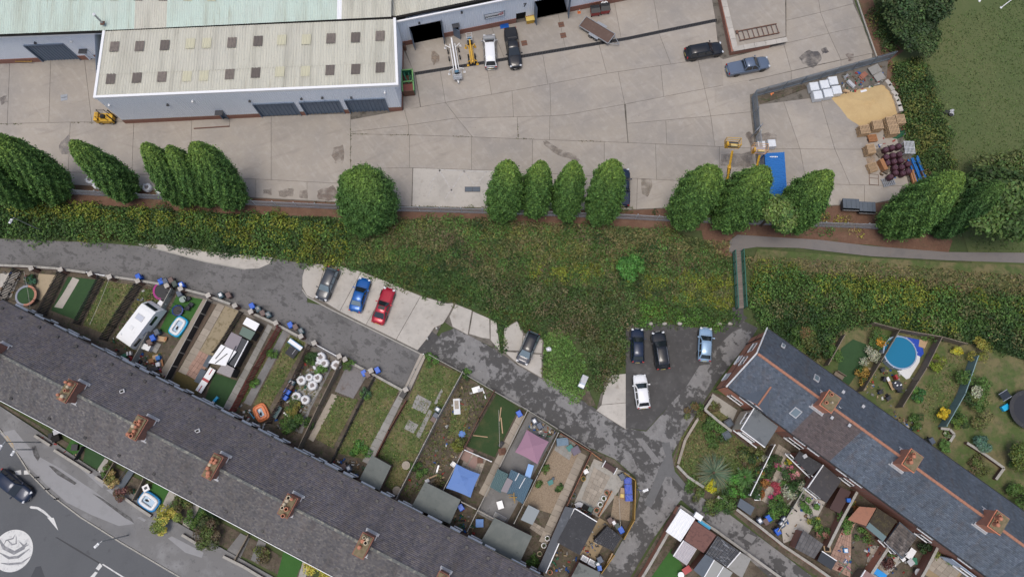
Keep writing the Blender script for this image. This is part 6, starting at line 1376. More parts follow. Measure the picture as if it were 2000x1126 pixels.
# bulk bags
bag0 = None
def bulk_bag(u,v,label,group,s=1.0,z=.0):
    global bag0
    c = P(u,v,.8)
    if bag0 is None:
        bag0 = thing('bulk_bag',label,'bulk bag',(c.x,c.y,z),0,group); mb = MB(); n = 18
        prof = [(.44,0),(.56,.15),(.6,.5),(.57,.75),(.5,.87),(.36,.9),(.27,.84),(.1,.8)]; mb.lathe((0,0,0),prof,n); q = random.Random(4)
        mb.v = [(x * (1 + q.uniform(-.07,.07)),y * (1 + q.uniform(-.07,.07)),zz + q.uniform(-.04,.04) * (zz > .1)) for x,y,zz in mb.v]; mb.build('sack',M_bag,bag0,world=False,smooth=True)
        rb = MB()
        for i in range(26): rb.box((q.uniform(-.17,.17),q.uniform(-.17,.17),.83 + q.uniform(0,.07)),(q.uniform(.1,.24),q.uniform(.08,.16),.1),q.uniform(0,3))
        rb.build('rubble',mat('mixed_rubble',(.3,.26,.24),.9,marks=[(5,.45,.55,(.15,.15,.16),.8),(7,.55,.65,(.3,.16,.11),.8)],local=True),bag0,world=False,kind='stuff')
        hd = MB()
        for a in (.5,2.1,3.6,5.2): hd.tube([(.5 * math.cos(a),.5 * math.sin(a),.86),(.62 * math.cos(a + .15),.62 * math.sin(a + .15),.9),(.5 * math.cos(a + .35),.5 * math.sin(a + .35),.87)],.025,4)
        hd.build('handle',M_white,bag0,world=False); bag0.scale = (s,s,1); bag0.rotation_euler.z = 1
    else:
        o = copy_tree(bag0); o.location = (c.x,c.y,z); o['label'] = label; o['group'] = group; o.rotation_euler.z = rg.uniform(0,6); k = s * rg.uniform(.94,1.06); o.scale = (k,k,rg.uniform(.9,1.1))
for u,v,t in ((175,350,'white bulk bag nearest the broad western conifer in the yard'),(189,360,'white bulk bag second along from the western conifer'),(205,366,'white bulk bag half hidden by the lone slender conifer'),(286,365,'white bulk bag peeping out past the lone slender conifer'),(312,370,'white bulk bag under the group of three conifers')): bulk_bag(u,v,t,'bulk bags behind the yard fence')
# ---- palisade fences and bridge
def palisade(label,pts,h,m,pitch=.15,name='palisade_fence'):
    w = PP(pts); r = thing(name,label,'fence',w[0]); pb = MB(); k = 0
    for A,B in zip(w,w[1:]):
        d = B - A; L = d.length; d /= L; n = Vector((-d.y,d.x,0)); a = math.atan2(d.y,d.x); nn = int(L / pitch)
        for i in range(nn):
            p = A + d * ((i + .5) * pitch); pb.box((p.x,p.y,h / 2 + .05),(pitch * .46,.02,h - .1),a)
        for z in (.35,h - .4): MB().wall(A + n * .03,B + n * .03,.05,z,z + .06,1).build('rail',m,r)
        for i in range(int(L / 2.75) + 1):
            p = A + d * (i * 2.75) + n * .09; MB().box((p.x,p.y,h / 2),(.1,.06,h),a).build('post',m,r)
    pb.build('pales',m,r,kind='stuff')
M_pal = mat('galvanised_pale',(.5,.53,.56),.5,.2,marks=[(1,.5,.7,(.4,.43,.46),.6)]); M_pald = mat('blue_grey_pale',(.2,.25,.3),.5,.2)
palisade('long pale galvanised palisade fence running behind the conifers',[(-60,370),(160,381),(340,392),(500,402),(700,411),(820,414),(960,418),(1090,423),(1200,427),(1310,433),(1440,438),(1560,442),(1700,447),(1800,455)],2.0,M_pal)
palisade('blue-grey palisade fence dividing the yard from the storage corner',[(1735,117),(1600,154),(1467,191),(1470,224),(1474,262)],2.2,M_pald); palisade('short blue-grey palisade run beside the boom lifts',[(1475,268),(1480,315),(1484,360)],2.2,M_pal)
r = thing('fence_gate','pale steel bar gate standing ajar in the yard fence','gate',P(1473,263)); A,B = P(1467,268),P(1479,255); 
for z in (.3,1.1,2.0): MB().wall(A,B,.08,z,z + .1).build('rail',M_steel,r)
for p in (A,B): MB().box((p.x,p.y,1.05),(.1,.1,2.1)).build('post',M_steel,r)
br = thing('footbridge','narrow footbridge with green side railings over the overgrown ditch','footbridge',P(1441,545))
mb = MB(); b4 = [P(1430,494),P(1446,492),P(1452,602),P(1436,604)]
k = 22
for i in range(k):
    t0,t1 = i / k,(i + .93) / k; q = [b4[0].lerp(b4[3],t0),b4[1].lerp(b4[2],t0),b4[1].lerp(b4[2],t1),b4[0].lerp(b4[3],t1)]; mb = MB(); mb.prism([(p.x,p.y) for p in q],.25,.33); mb.build('deck_plank',mat('grey_deck',(.2,.17,.15),.9,vary=.1,marks=[(2,.5,.7,(.14,.115,.1),.6)]),br)
for A,B in ((b4[0],b4[3]),(b4[1],b4[2])):
    for w_,z0,z1 in ((.12,1.35,1.42),(.06,.8,.86),(.1,.3,.42)): MB().wall(A,B,w_,z0,z1).build('rail',mat('bridge_green',(.015,.11,.08),.5),br)
    mb = MB(); L = (B - A).length
    for i in range(int(L / .14)): p = A.lerp(B,i * .14 / L); mb.box((p.x,p.y,.85),(.03,.03,1.05))
    mb.build('balusters',MC['bridge_green'],br,kind='stuff')
    for i in range(6): p = A.lerp(B,i / 5); MB().box((p.x,p.y,.75),(.1,.1,1.4)).build('post',MC['bridge_green'],br)
# street lamps, bollards, cable pole
def lamp(label,base,h,arm,name='street_lamp'):
    B = P(*base); r = thing(name,label,'street lamp',B); MB().tube([B,B + Vector((0,0,h * .5)),B + Vector((0,0,h))],[.09,.075,.055],8).build('pole',M_steel,r)
    t = B + Vector((0,0,h)); e = t + Vector((arm[0],arm[1],.15)); MB().tube([t,e],.04,6).build('arm',M_steel,r); d = Vector((arm[0],arm[1],0)).normalized(); o = MB().box(e,(.6,.26,.14),math.atan2(d.y,d.x)).build('lantern',M_wplastic,r); MB().box(e + Vector((0,0,.09)),(.3,.2,.06),math.atan2(d.y,d.x)).build('cover',M_steel,o)
lamp('street lamp on the pavement near the parked-up kerb',(82,863),6.2,(-.3,-.6)); lamp('second shorter street lamp close by on the pavement',(68,877),3.2,(-.2,-.4)); lamp('street lamp leaning over the road past the roundabout',(252,1044),5.5,(-.4,-.4)); lamp('lamp post on the alley corner by the yellow fence',(1240,953),5.0,(.3,.1)); lamp('lamp post rising out of the brambles by the lane',(86,452),5.5,(-.2,-.5))
for i,(u,v) in enumerate(((78,931),(98,954),(116,973))):
    r = rect_thing('bollard',['slim dark bollard nearest the give-way line','middle slim dark bollard on the pavement edge','slim dark bollard furthest from the give-way line'][i],'bollard',u,v,0,'pavement bollards',.05); MB().lathe((0,0,0),[(.09,0),(.08,.85),(.05,.92)],8).build('post',M_black,r,world=False); MB().lathe((0,0,.7),[(.09,0),(.09,.08)],8).build('band',M_steel,r,world=False)
for i,(u,v) in enumerate(((854,643),(836,663),(845,646),(832,651))):
    if i > 1: continue
    r = rect_thing('bollard',['pale bollard furthest up the alley entrance','pale bollard nearest the lane in the alley entrance'][i],'bollard',u,v,0,'alley entrance bollards',.02); MB().lathe((0,0,0),[(.15,0),(.14,.95),(.1,1.0)],12).build('post',M_concpale,r,world=False); MB().lathe((0,0,.95),[(.1,0),(.06,.1)],8).build('cap',M_steel,r,world=False)
for i,(u,v) in enumerate(((1270,632),(1297,632),(1327,632),(1404,633),(1425,632))):
    c = P(u,v); setp(MB().blob((c.x,c.y,.18),(.33,.22,.28),10,6,.12,i).build('boulder',M_concpale,smooth=True),['white boulder beside the navy hatchback bonnet','white boulder ahead of the black estate car','white boulder half sunk in the weeds','white boulder just east of the pale blue hatchback','white boulder nearest the footbridge path'][i],'boulder','boulders edging the car park')
# things dumped in the scrub
r,L = local('fridge_freezer','discarded pale blue-grey fridge lying in the weeds by the lane','fridge',(1143,734),(1133,757),.1); bx(r,'cabinet',(0,0,.32),(L,.75,.6),mat('fridge_grey',(.38,.45,.55),.4)); bx(r,'door',(.3,0,.66),(L * .6,.72,.06),M_leadw); bx(r,'door',(-L * .36,0,.66),(L * .24,.72,.06),M_wplastic); bx(r,'handle',(-.2,.3,.71),(.5,.05,.05),M_black)
r = rect_thing('white_bag','crumpled white plastic bag caught in the weeds','plastic bag',1071,683,0,None,.4); MB().blob((0,0,.3),(.32,.26,.26),9,6,.3,3).build('bag',M_wplastic,r,world=False)
r = rect_thing('board','brown square board lying beside the black estate car','board',1309,689,.9,None,.03); bx(r,'panel',(0,0,.02),(.8,.7,.04),M_woodb)
# goal posts on the park
r = thing('goal_frame','white goal posts at the top edge of the park','goal',P(1955,18))
for u,v in ((1912,3),(1954,16)): c = P(u,v); MB().tube([c,c + Vector((2.4,1.6,2.2))],.07,6).build('post',M_white,r); MB().lathe(c,[(.16,0),(.16,.12)],8).build('foot',M_white,r)
c0,c1 = P(1912,3),P(1954,16); MB().tube([c0 + Vector((2.4,1.6,2.2)),c1 + Vector((2.4,1.6,2.2))],.07,6).build('crossbar',M_white,r)
r = rect_thing('park_litter_pile','small grey pile of dumped bags at the hedge edge of the park','rubbish bags',1852,222,0,None,0)
for i in range(4): MB().blob((rg.uniform(-.4,.4),rg.uniform(-.3,.3),.2),(.35,.28,.25),8,6,.2,i).build('bag',M_leadw if i % 2 else M_feltd,r,world=False)
# ================================================================== GARDENS
_k = [0]
def S(name,poly,m): _k[0] += 1; return sheet(name,poly,m,.02 + .0025 * (_k[0] % 17) if _k[0] > 6 else .006 + _k[0] * .002)
S('garden_ground',[(-60,514),(0,519),(150,529),(300,557),(480,605),(620,683),(786,758),(800,752),(834,690),(960,764),(1060,822),(1110,857),(1200,897),(1238,932),(1248,965),(1233,1020),(1188,1100),(1120,1180),(1020,1180),(940,1085),(62,640),(-60,575)],M_soil)
S('garden_ground',[(1390,765),(1372,790),(1330,850),(1312,900),(1345,955),(1430,1000),(1520,1075),(1680,1180),(2060,1250),(2060,1120),(1440,780)],M_soil)
S('garden_ground',[(1322,985),(1400,1038),(1560,1150),(1560,1200),(1190,1200)],M_soil)
S('garden_ground',[(1500,645),(1560,650),(1640,640),(1700,632),(1830,664),(1900,668),(2060,720),(2060,1060),(1990,1000),(1610,720)],M_lawn)
S('garden_ground',[(0,785),(140,868),(290,945),(500,1055),(620,1130),(600,1150),(420,1058),(330,1005),(260,962),(160,896),(70,834),(0,790)],M_soil)
S('verge_strip',[(-60,505),(0,509),(150,520),(300,546),(400,571),(480,600),(560,640),(620,674),(700,715),(790,760),(780,766),(690,724),(610,686),(550,652),(470,610),(390,584),(300,559),(150,532),(0,521),(-60,517)],mat('verge_concrete',(.2,.18,.155),.9,bump=.3,bscale=20,marks=[(1,.45,.65,(.13,.115,.1),.7),(3,.55,.7,(.07,.075,.035),.6)]))
SURF = [('patio',[(0,534),(42,531),(22,580),(0,585)],M_concpale),('patio',[(76,534),(112,537),(80,586),(60,580),(72,556)],mat('tan_concrete',(.38,.31,.21),.9,marks=[(2,.5,.7,(.3,.24,.16),.6)])),
 ('lawn',[(133,540),(190,546),(152,626),(100,606)],M_turf2),('garden_path',[(142,541),(155,546),(146,562),(122,602),(106,599),(122,575),(135,553)],M_concpale),('lawn',[(206,548),(262,557),(205,652),(162,634)],M_lawn),
 ('dirt_patch',[(282,564),(338,568),(300,620),(255,600)],M_lawn),('artificial_lawn',[(346,575),(396,584),(354,662),(312,644)],M_turf),('garden_path',[(397,583),(406,586),(340,708),(322,735),(312,728),(352,662)],M_slab),('moss_patch',[(288,690),(318,688),(312,700),(290,710)],mat('moss',(.11,.085,.03),.95,bump=.5,marks=[(3,.5,.7,(.07,.06,.02),.6)])),
 ('gravel_strip',[(412,592),(422,594),(348,722),(338,732)],mat('brown_chippings',(.13,.095,.07),.95,bump=.6,bscale=14)),('dirt_patch',[(440,597),(467,607),(412,700),(386,686)],mat('mossy_concrete',(.3,.25,.165),.9,marks=[(1.5,.5,.65,(.14,.11,.055),.8)])),('moss_patch',[(345,724),(385,742),(392,752),(384,775),(336,750)],MC['moss']),
 ('artificial_lawn',[(419,728),(464,743),(436,802),(398,786)],M_turf2),('garden_path',[(554,640),(566,648),(490,792),(476,786)],M_pave),('lawn',[(568,652),(598,668),(524,800),(494,792)],M_lawn),('lawn',[(549,645),(554,642),(478,782),(465,790)],M_lawn),
 ('garden_path',[(644,700),(654,706),(606,800),(590,846),(576,842),(596,790)],M_pave),('patio',[(600,720),(640,712),(600,790),(574,776)],M_slabg),('lawn',[(656,772),(700,780),(650,874),(616,856)],M_lawn),('garden_path',[(648,768),(660,772),(612,862),(602,856)],M_slab),
 ('lawn',[(736,737),(780,760),(716,896),(656,884)],M_lawn),('lawn',[(832,700),(902,730),(848,822),(776,962),(745,942),(738,890),(796,782)],M_lawn),('lawn',[(884,790),(918,792),(906,852),(874,856)],M_lawn),('lawn',[(970,768),(1014,796),(966,892),(912,870)],mat('dark_lawn',(.03,.06,.018),.95,bump=.5,bscale=14,marks=[(.6,.5,.7,(.08,.085,.035),.7)])),
 ('patio',[(1034,803),(1088,842),(1050,910),(985,1030),(930,1000)],M_pave),('gravel_bed',[(1090,860),(1132,890),(1076,1002),(1022,985)],M_gravel),('gravel_bed',[(1200,966),(1231,974),(1229,1016),(1192,1012)],M_gravel),('patio',[(1160,895),(1230,925),(1200,970),(1170,1010),(1120,985)],M_coping),('patio',[(1170,1010),(1196,1024),(1160,1100),(1130,1080)],mat('tan_flags',(.3,.23,.14),.9,marks=[(2,.5,.7,(.22,.17,.1),.6)])),
 ('lawn',[(1330,850),(1372,800),(1400,822),(1460,872),(1498,872),(1456,968),(1430,992),(1372,950),(1318,905)],M_lawn),('patio',[(1392,768),(1440,800),(1424,838),(1374,800)],M_coping),('moss_patch',[(1384,787),(1424,816),(1416,828),(1374,802)],M_lawn),('patio',[(1505,866),(1552,892),(1500,985),(1462,972)],M_soil),('patio',[(1566,956),(1612,980),(1580,1040),(1530,1060),(1522,1000)],M_concpale),('patio',[(1700,1064),(1730,1066),(1760,1095),(1715,1140),(1690,1110)],M_coping),('patio',[(1812,1062),(1880,1118),(1850,1150),(1790,1110)],mat('tan_flags',(0,0,0))),
 ('artificial_lawn',[(1312,1070),(1334,1106),(1322,1140),(1262,1140)],M_turf),('garden_path',[(1304,1040),(1318,1055),(1262,1140),(1242,1126)],M_soil),('lawn',[(1642,680),(1666,662),(1692,672),(1700,690),(1676,726),(1658,752),(1634,735)],M_turf2),('patio_sheet',[(1742,652),(1800,664),(1804,690),(1768,730),(1720,705)],M_tarp),('lawn',[(1800,760),(1860,690),(1888,700),(1846,830),(1800,816)],M_lawn),
 ('artificial_lawn',[(141,855),(168,870),(153,894),(128,878)],M_turf),('lawn',[(168,872),(206,892),(190,916),(162,900)],M_turf2),('artificial_lawn',[(300,942),(330,956),(312,996),(282,976)],M_turf),('garden_path',[(331,957),(346,964),(320,1008),(306,1000)],M_coping),('garden_path',[(380,978),(392,984),(366,1038),(352,1032)],M_coping),('artificial_lawn',[(554,1075),(592,1092),(574,1140),(540,1130)],M_turf),('garden_path',[(592,1094),(606,1102),(592,1140),(580,1134)],M_coping),('lawn',[(392,988),(425,1000),(410,1040),(368,1028)],M_turf2),('patio',[(198,890),(212,898),(200,926),(190,920)],M_coping),('garden_path',[(470,1040),(488,1050),(470,1088),(440,1078)],M_pave),('garden_path',[(505,1052),(520,1060),(505,1100),(490,1092)],M_pave)]
for a in SURF: S(*a)
garden_slabs = setp(bpy.data.objects.new('garden_paving',None),kind='structure'); COL.objects.link(garden_slabs)
def G(A,B,C,D,nu,nv,m,**k): slab_grid(garden_slabs,A,B,C,D,nu,nv,m,z=.066,**k)
for a in (((815,769),(844,784),(831,808),(804,795),3,3,M_slabg),((799,819),(818,829),(808,846),(789,836),2,2,M_slabg),((838,799),(845,802),(820,856),(812,851),1,5,M_slabg),((862,758),(866,762),(853,790),(848,787),1,2,M_slabg),((426,592),(440,597),(364,732),(349,725),1,11,M_slab),((390,684),(420,699),(383,742),(362,729),4,5,M_slabp),((524,632),(533,638),(449,802),(437,795),1,11,M_slabg),((1131,881),(1146,889),(1068,1062),(1052,1056),1,17,M_slab),((1160,912),(1192,930),(1161,988),(1136,974),4,7,M_slab),
          ((783,762),(794,766),(724,908),(708,900),1,9,M_slabg),((1014,803),(1024,812),(950,970),(935,962),1,8,M_slab),((912,880),(950,896),(930,950),(892,935),5,6,M_slab),((1536,880),(1551,893),(1502,985),(1484,975),2,10,M_slab),((1520,866),(1552,888),(1544,900),(1512,884),4,2,M_slab),((1644,1032),(1662,1040),(1660,1126),(1612,1104),6,9,M_slabp),((1664,1000),(1676,1006),(1660,1045),(1646,1038),1,5,M_slabp),((1700,1068),(1738,1080),(1716,1126),(1692,1112),3,4,M_slab),((1826,1072),(1876,1112),(1856,1140),(1798,1100),5,4,M_slab),((296,664),(316,672),(306,690),(286,680),2,2,M_slabg),((604,742),(630,756),(604,794),(580,776),3,4,M_slabg),((1094,846),(1126,862),(1112,898),(1082,878),4,4,M_slabg),((1042,1018),(1066,1032),(1056,1045),(1034,1030),3,2,M_slab)):
    G(*a,jit=.03)
# cobbled patch
q = PP([(680,708),(720,728),(690,778),(654,764)]); cm = MB(); rr = random.Random(9)
for i in range(22):
    for j in range(30):
        p = q[0].lerp(q[1],(i + .5) / 22).lerp(q[3].lerp(q[2],(i + .5) / 22),(j + .5 + .5 * (i % 2)) / 30.5); cm.box((p.x,p.y,-.01 + .08),(.13,.13,.05 + rr.uniform(0,.02)),rr.uniform(-.3,.3) + .5)
cm.build('cobbles',mat('cobble',(.2,.19,.19),.85,marks=[(4,.5,.7,(.12,.115,.11),.7),(.6,.6,.7,(.12,.08,.06),.7)]),garden_slabs,kind='stuff')
# ---- fences and walls
FN = {}
def fence(label,pts,h,m,style='pickets',pm=None,bay=1.85,name='garden_fence',group=None):
    w = PP(pts); r = thing(name,label,'wall' if style in ('wall','slabwall') else 'fence',w[0],0,group); pm = pm or m; first = True
    for A,B in zip(w,w[1:]):
        d = B - A; L = d.length; d /= L; a = math.atan2(d.y,d.x); n = max(1,round(L / bay)); bl = L / n
        if style == 'wall':
            MB().wall(A,B,.22,0,h).build('brickwork',m,r); k = max(1,round(L / .9))
            for i in range(k): MB().wall(A + d * (i * L / k + .008),A + d * ((i + 1) * L / k - .008),.3,h,h + .06 + .01 * (i % 2)).build('coping_stone',pm,r)
            continue
        for i in range(n + 1):
            p = A + d * (i * bl); MB().box((p.x,p.y,(h + .08) / 2),(.12,.12,h + .08),a).build('post',pm,r)
        for i in range(n):
            a0,a1 = A + d * (i * bl + .07),A + d * ((i + 1) * bl - .07)
            if style == 'pickets':
                mb = MB(); k = max(3,int(bl / .2))
                for j in range(k):
                    p = a0.lerp(a1,(j + .5) / k); mb.box((p.x,p.y,h / 2 + .03),(bl / k * .6,.025,h + random.uniform(-.03,.03)),a)
                mb.build('pickets',m,r,kind='stuff')
                
                for z0 in (.3,h - .35): MB().wall(a0,a1,.05,z0,z0 + .08,1).build('rail',m,r)
            elif style == 'boards':
                k = max(3,int(bl / .3))
                mb = MB()
                for j in range(k): mb.wall(a0.lerp(a1,j / k),a0.lerp(a1,(j + .96) / k),.03 if j % 2 else .045,.06,h - .03)
                mb.build('board_panel',m,r,kind='stuff'); MB().wall(a0,a1,.09,h - .03,h + .02).build('capping',pm,r)
            elif style == 'panel': MB().wall(a0,a1,.05,.1,h - .05).build('panel',m,r); MB().wall(a0,a1,.08,h - .05,h).build('capping',pm,r)
            elif style == 'rail': MB().tube([a0 + Vector((0,0,h)),a1 + Vector((0,0,h))],.05,6).build('rail',m,r); MB().tube([a0 + Vector((0,0,h * .5)),a1 + Vector((0,0,h * .5))],.04,6).build('rail',m,r)
            elif style == 'slabwall':
                for j in range(3): MB().wall(a0,a1,.07,j * h / 3,(j + 1) * h / 3 - .015).build('concrete_plank',m,r)
    return r
fence('black slatted fence beside the ring trampoline in the far west garden',[(45,530),(14,588)],1.9,M_woodd)
fence('black slatted fence between the tan patch and the narrow lawn',[(130,537),(91,615)],1.9,M_woodd)
fence('black slatted fence between the two lawns with the clothes line',[(204,546),(157,634)],1.6,M_woodd)
fence('black slatted fence between the clothes line lawn and the caravan',[(277,560),(210,665)],1.9,M_woodd)
fence('pale concrete plank fence between the caravan and the blue paddling pool',[(343,568),(268,708)],1.3,M_coping,'slabwall',M_coping,2.4)
fence('fence of black panels in concrete posts beside the turf garden',[(414,590),(333,742)],1.5,M_woodd,'panel',M_coping,1.9)
fence('jagged black slatted fence behind the white roofed sheds',[(475,611),(440,668),(424,690)],1.4,M_woodd)
fence('red-brown slatted fence running down from the lane',[(551,641),(506,720),(461,802)],1.9,M_woodr)
fence('dark brown slatted fence beside the white bulk bags',[(609,676),(575,750),(530,826)],1.9,mat('dark_brown_wood',(.06,.038,.034),.8,vary=.2))
fence('tall weathered board fence east of the white bulk bags',[(674,703),(630,792),(588,880)],1.8,M_wood,'boards')
fence('black panel fence between the cobbled patch and the long lawn',[(733,737),(700,800),(650,904)],1.2,M_woodd,'pickets')
fence('dark red board fence along the concrete garden path',[(795,783),(762,840),(737,890)],1.1,M_woodr,'boards',M_woodb)
fence('pale concrete post fence with pipe-like top rail across the weedy plots',[(905,728),(857,816),(777,972)],1.5,M_coping,'slabwall',M_concpale,1.9)
fence('brown timber fence west of the dark square lawn',[(966,764),(937,816),(908,876)],1.4,M_woodb,'boards'); fence('black fence under the edge of the blue gazebo',[(906,880),(868,955)],1.5,M_woodd,'boards',M_coping)
fence('low timber rail fence along the path by the pink gazebo',[(1030,802),(975,912),(914,1034)],1.2,M_wood,'boards',M_coping)
fence('dark panel fence with white rail between pink gazebo and gravel garden',[(1089,845),(1050,925),(1004,1018)],1.7,M_woodd,'panel',M_coping)
fence('red-brown board fence between gravel garden and slab yard',[(1152,884),(1098,1000),(1048,1110)],1.7,M_woodb,'boards',mat('red_brown_board',(.2,.085,.05),.8,vary=.15)); fence('red-brown board fence along the alley behind the blue slabs',[(1094,847),(1152,882)],1.5,M_woodb,'boards',MC['red_brown_board'])
fence('yellow stained board fence around the alley corner yard',[(1216,922),(1237,936),(1235,1012),(1215,1048)],1.6,M_woody,'boards'); fence('yellow stained board fence further down the alley',[(1196,1080),(1172,1114)],1.5,M_woody,'boards'); fence('low orange timber screen beside the plant pots',[(1193,958),(1168,1006)],.9,M_woodo,'boards'); fence('short orange timber panel beside the alley kerb',[(1155,884),(1172,897)],1.2,M_woodo,'boards')
fence('white metal rail fence across the patio by the blue gazebo',[(909,878),(960,900)],1.1,M_fascia,'rail',M_fascia)
fence('thin white partition rail west of the white chair',[(903,978),(932,993),(968,1012)],1.1,M_concpale,'rail')
fence('low kerb wall between the two lanes and the long lawn',[(828,692),(812,722),(795,758)],.5,M_coping,'slabwall',M_white,3); slabsheet('barrier_ramp',[(822,690),(834,692),(802,762),(790,758)],M_concrete,0,.3,kind='structure')
fence('low concrete wall along the second lane above the weedy lawn',[(840,694),(903,728),(965,764),(1030,800)],.8,M_coping,'slabwall',M_coping,2.5); fence('concrete wall along the second lane above the gazebo gardens',[(1032,802),(1090,838),(1150,876)],.9,M_coping,'slabwall',M_coping,2.5)
fence('brick boundary wall along the lane at the far west gardens',[(-40,519),(60,523),(117,527),(175,535)],.8,M_brickd,'wall',M_coping); fence('brick boundary wall along the lane behind the caravan and turf',[(213,541),(268,549),(318,557)],.8,M_brickd,'wall',M_coping); fence('brick boundary wall behind the blue pool turf garden',[(356,565),(406,578),(455,596)],.8,M_brickd,'wall',M_coping); fence('brick boundary wall beside the sheds garden',[(489,610),(538,632),(585,657)],.7,M_brickd,'wall',M_coping); fence('low wall beside the cobbled patch, overgrown',[(676,703),(724,728),(790,764)],.6,M_brickd,'wall',M_coping)
fence('long white gate rail on the lane between two capped pillars',[(613,670),(660,696)],1.0,M_fascia,'rail',M_fascia); fence('short white gate rail between the western pillars',[(178,535),(212,541)],.9,M_fascia,'rail',M_fascia)
fence('orange-brick wall with pale coping by the corner garages',[(1322,988),(1300,1035),(1264,1098),(1232,1150)],1.6,M_bricko,'wall',M_coping); fence('brick wall behind the garages facing the second alley',[(1324,986),(1400,1038),(1466,1086),(1540,1140)],1.0,M_brick,'wall',M_coping); fence('brick wall with coping along the rose garden alley side',[(1432,992),(1480,1028),(1520,1060)],1.2,M_brick,'wall',M_coping); fence('brick alley wall behind the slab-roofed outhouse',[(1520,1060),(1580,1100),(1650,1150)],1.0,M_bricko,'wall',M_coping)
fence('rubble edging wall on the corner lawn',[(1362,815),(1336,858),(1322,905)],.6,M_brick,'wall',M_slab); fence('low brick wall with white stone ends round the corner garden',[(1320,908),(1341,930),(1372,950)],.6,M_brick,'wall',M_coping); fence('mossy low wall half lost in the corner shrubs',[(1398,968),(1432,990)],.7,M_brick,'wall',M_coping); fence('brick yard wall with pale capping beside the end house',[(1388,776),(1372,800),(1398,822),(1424,842)],1.0,M_brickd,'wall',M_coping)
fence('grey fence with white top rail between lawn and rose garden',[(1503,868),(1480,915),(1456,964)],1.7,M_wood,'boards',M_fascia); fence('lichened timber fence between roses and the round bush',[(1570,940),(1540,990),(1512,1034)],1.3,M_wood,'boards',M_coping); fence('brick wall with broad pale coping beside the dark pergola',[(1662,958),(1632,1012),(1606,1064)],1.5,M_brick,'wall',M_coping); fence('long orange brick wall with pale coping near the pink slabs',[(1724,1058),(1690,1110),(1668,1150)],1.7,M_bricko,'wall',M_coping); fence('brick wall with pale coping beside the pale blue wall garden',[(1815,1062),(1790,1110),(1772,1140)],1.7,M_brick,'wall',M_coping)
fence('weathered board fence west of the round pool',[(1743,648),(1706,710),(1673,764)],1.7,M_wood,'boards'); fence('weathered board fence east of the round pool',[(1824,662),(1795,720),(1748,795)],1.7,M_wood,'boards'); fence('weathered back fence above the round pool',[(1695,634),(1743,647),(1825,661),(1872,674)],1.6,M_wood,'boards'); fence('lichened fence stub beside the oval lawn',[(1640,657),(1608,714)],1.4,M_wood,'boards'); fence('pale blue-green board fence with the yellow shrub',[(1893,698),(1868,770),(1832,832)],1.7,mat('blue_green_board',(.19,.29,.3),.8,vary=.1),'boards')
fence('brick edged low wall with the white flowers',[(1832,836),(1850,838),(1859,848),(1850,862)],.5,M_brickd,'wall',M_coping); fence('pale stone wall round the raised soil bed',[(1882,864),(1915,885),(1954,913),(1938,935)],.6,M_brickd,'wall',M_coping)
fence('low pale front wall outside the turf with the black pot',[(112,878),(150,902),(182,922)],.6,M_brickd,'wall',M_coping); fence('low pale front wall outside the reddish shrub',[(192,930),(224,952)],.6,M_brickd,'wall',M_coping); fence('low pale front wall outside the white-rimmed pool',[(250,972),(275,990),(300,1006)],.6,M_brickd,'wall',M_coping); fence('low pale front wall outside the dark overgrown garden',[(360,1042),(390,1060),(410,1070)],.6,M_brickd,'wall',M_coping); fence('low pale front wall at the far end of the pavement',[(440,1084),(480,1104),(520,1128)],.6,M_brickd,'wall',M_coping); fence('low pale front wall at the top of the street',[(74,850),(104,869)],.6,M_brickd,'wall',M_coping)
fence('black front garden divider beside the ragged lawn',[(168,872),(154,896)],.9,M_woodd,'panel'); fence('pale timber divider by the variegated bush',[(230,902),(210,936)],.9,M_wood,'boards'); fence('dark divider west of the white-rimmed pool',[(288,934),(268,974)],1.0,M_wood,'boards'); fence('thin divider in the last front gardens',[(490,1042),(464,1090)],.9,M_wood,'boards')
for i,(u,v) in enumerate(((60,523),(117,526),(175,534),(213,540),(268,548),(325,557),(352,563),(406,576),(458,596),(489,608),(538,630),(587,656),(613,669),(662,695),(673,701),(724,723),(792,760))):
    c = P(u,v,1.55); r = thing('gate_pillar','brick gate pillar with square pale cap ' + ['nearest the ring trampoline garden','at the tan patch and narrow lawn','on the west side of the short white gate','on the east side of the short white gate','behind the caravan with a blue bin against it','behind the pink trampoline edge','next to the blue-topped bin and turf corner','at the head of the black panel fence','at the head of the slab path','beside the cluster of teal bins','at the head of the red-brown fence','beside the black bin bags and blue slide','on the west end of the long white gate','on the east end of the long white gate','paired at the head of the tall board fence','between two bright blue bins','at the lane end beside the black kennel'][i],'gate pillar',(c.x,c.y,0),.5,'capped pillars along the lane wall')
    bx(r,'shaft',(0,0,.72),(.46,.46,1.44),M_brickd); mb = MB(); mb.add([(-.29,-.29,1.44),(.29,-.29,1.44),(.29,.29,1.44),(-.29,.29,1.44),(-.29,-.29,1.52),(.29,-.29,1.52),(.29,.29,1.52),(-.29,.29,1.52),(0,0,1.6)],[(3,2,1,0)] + [(k,(k + 1) % 4,4 + (k + 1) % 4,4 + k) for k in range(4)] + [(4 + k,4 + (k + 1) % 4,8) for k in range(4)]); mb.build('cap',M_concpale,r,world=False)
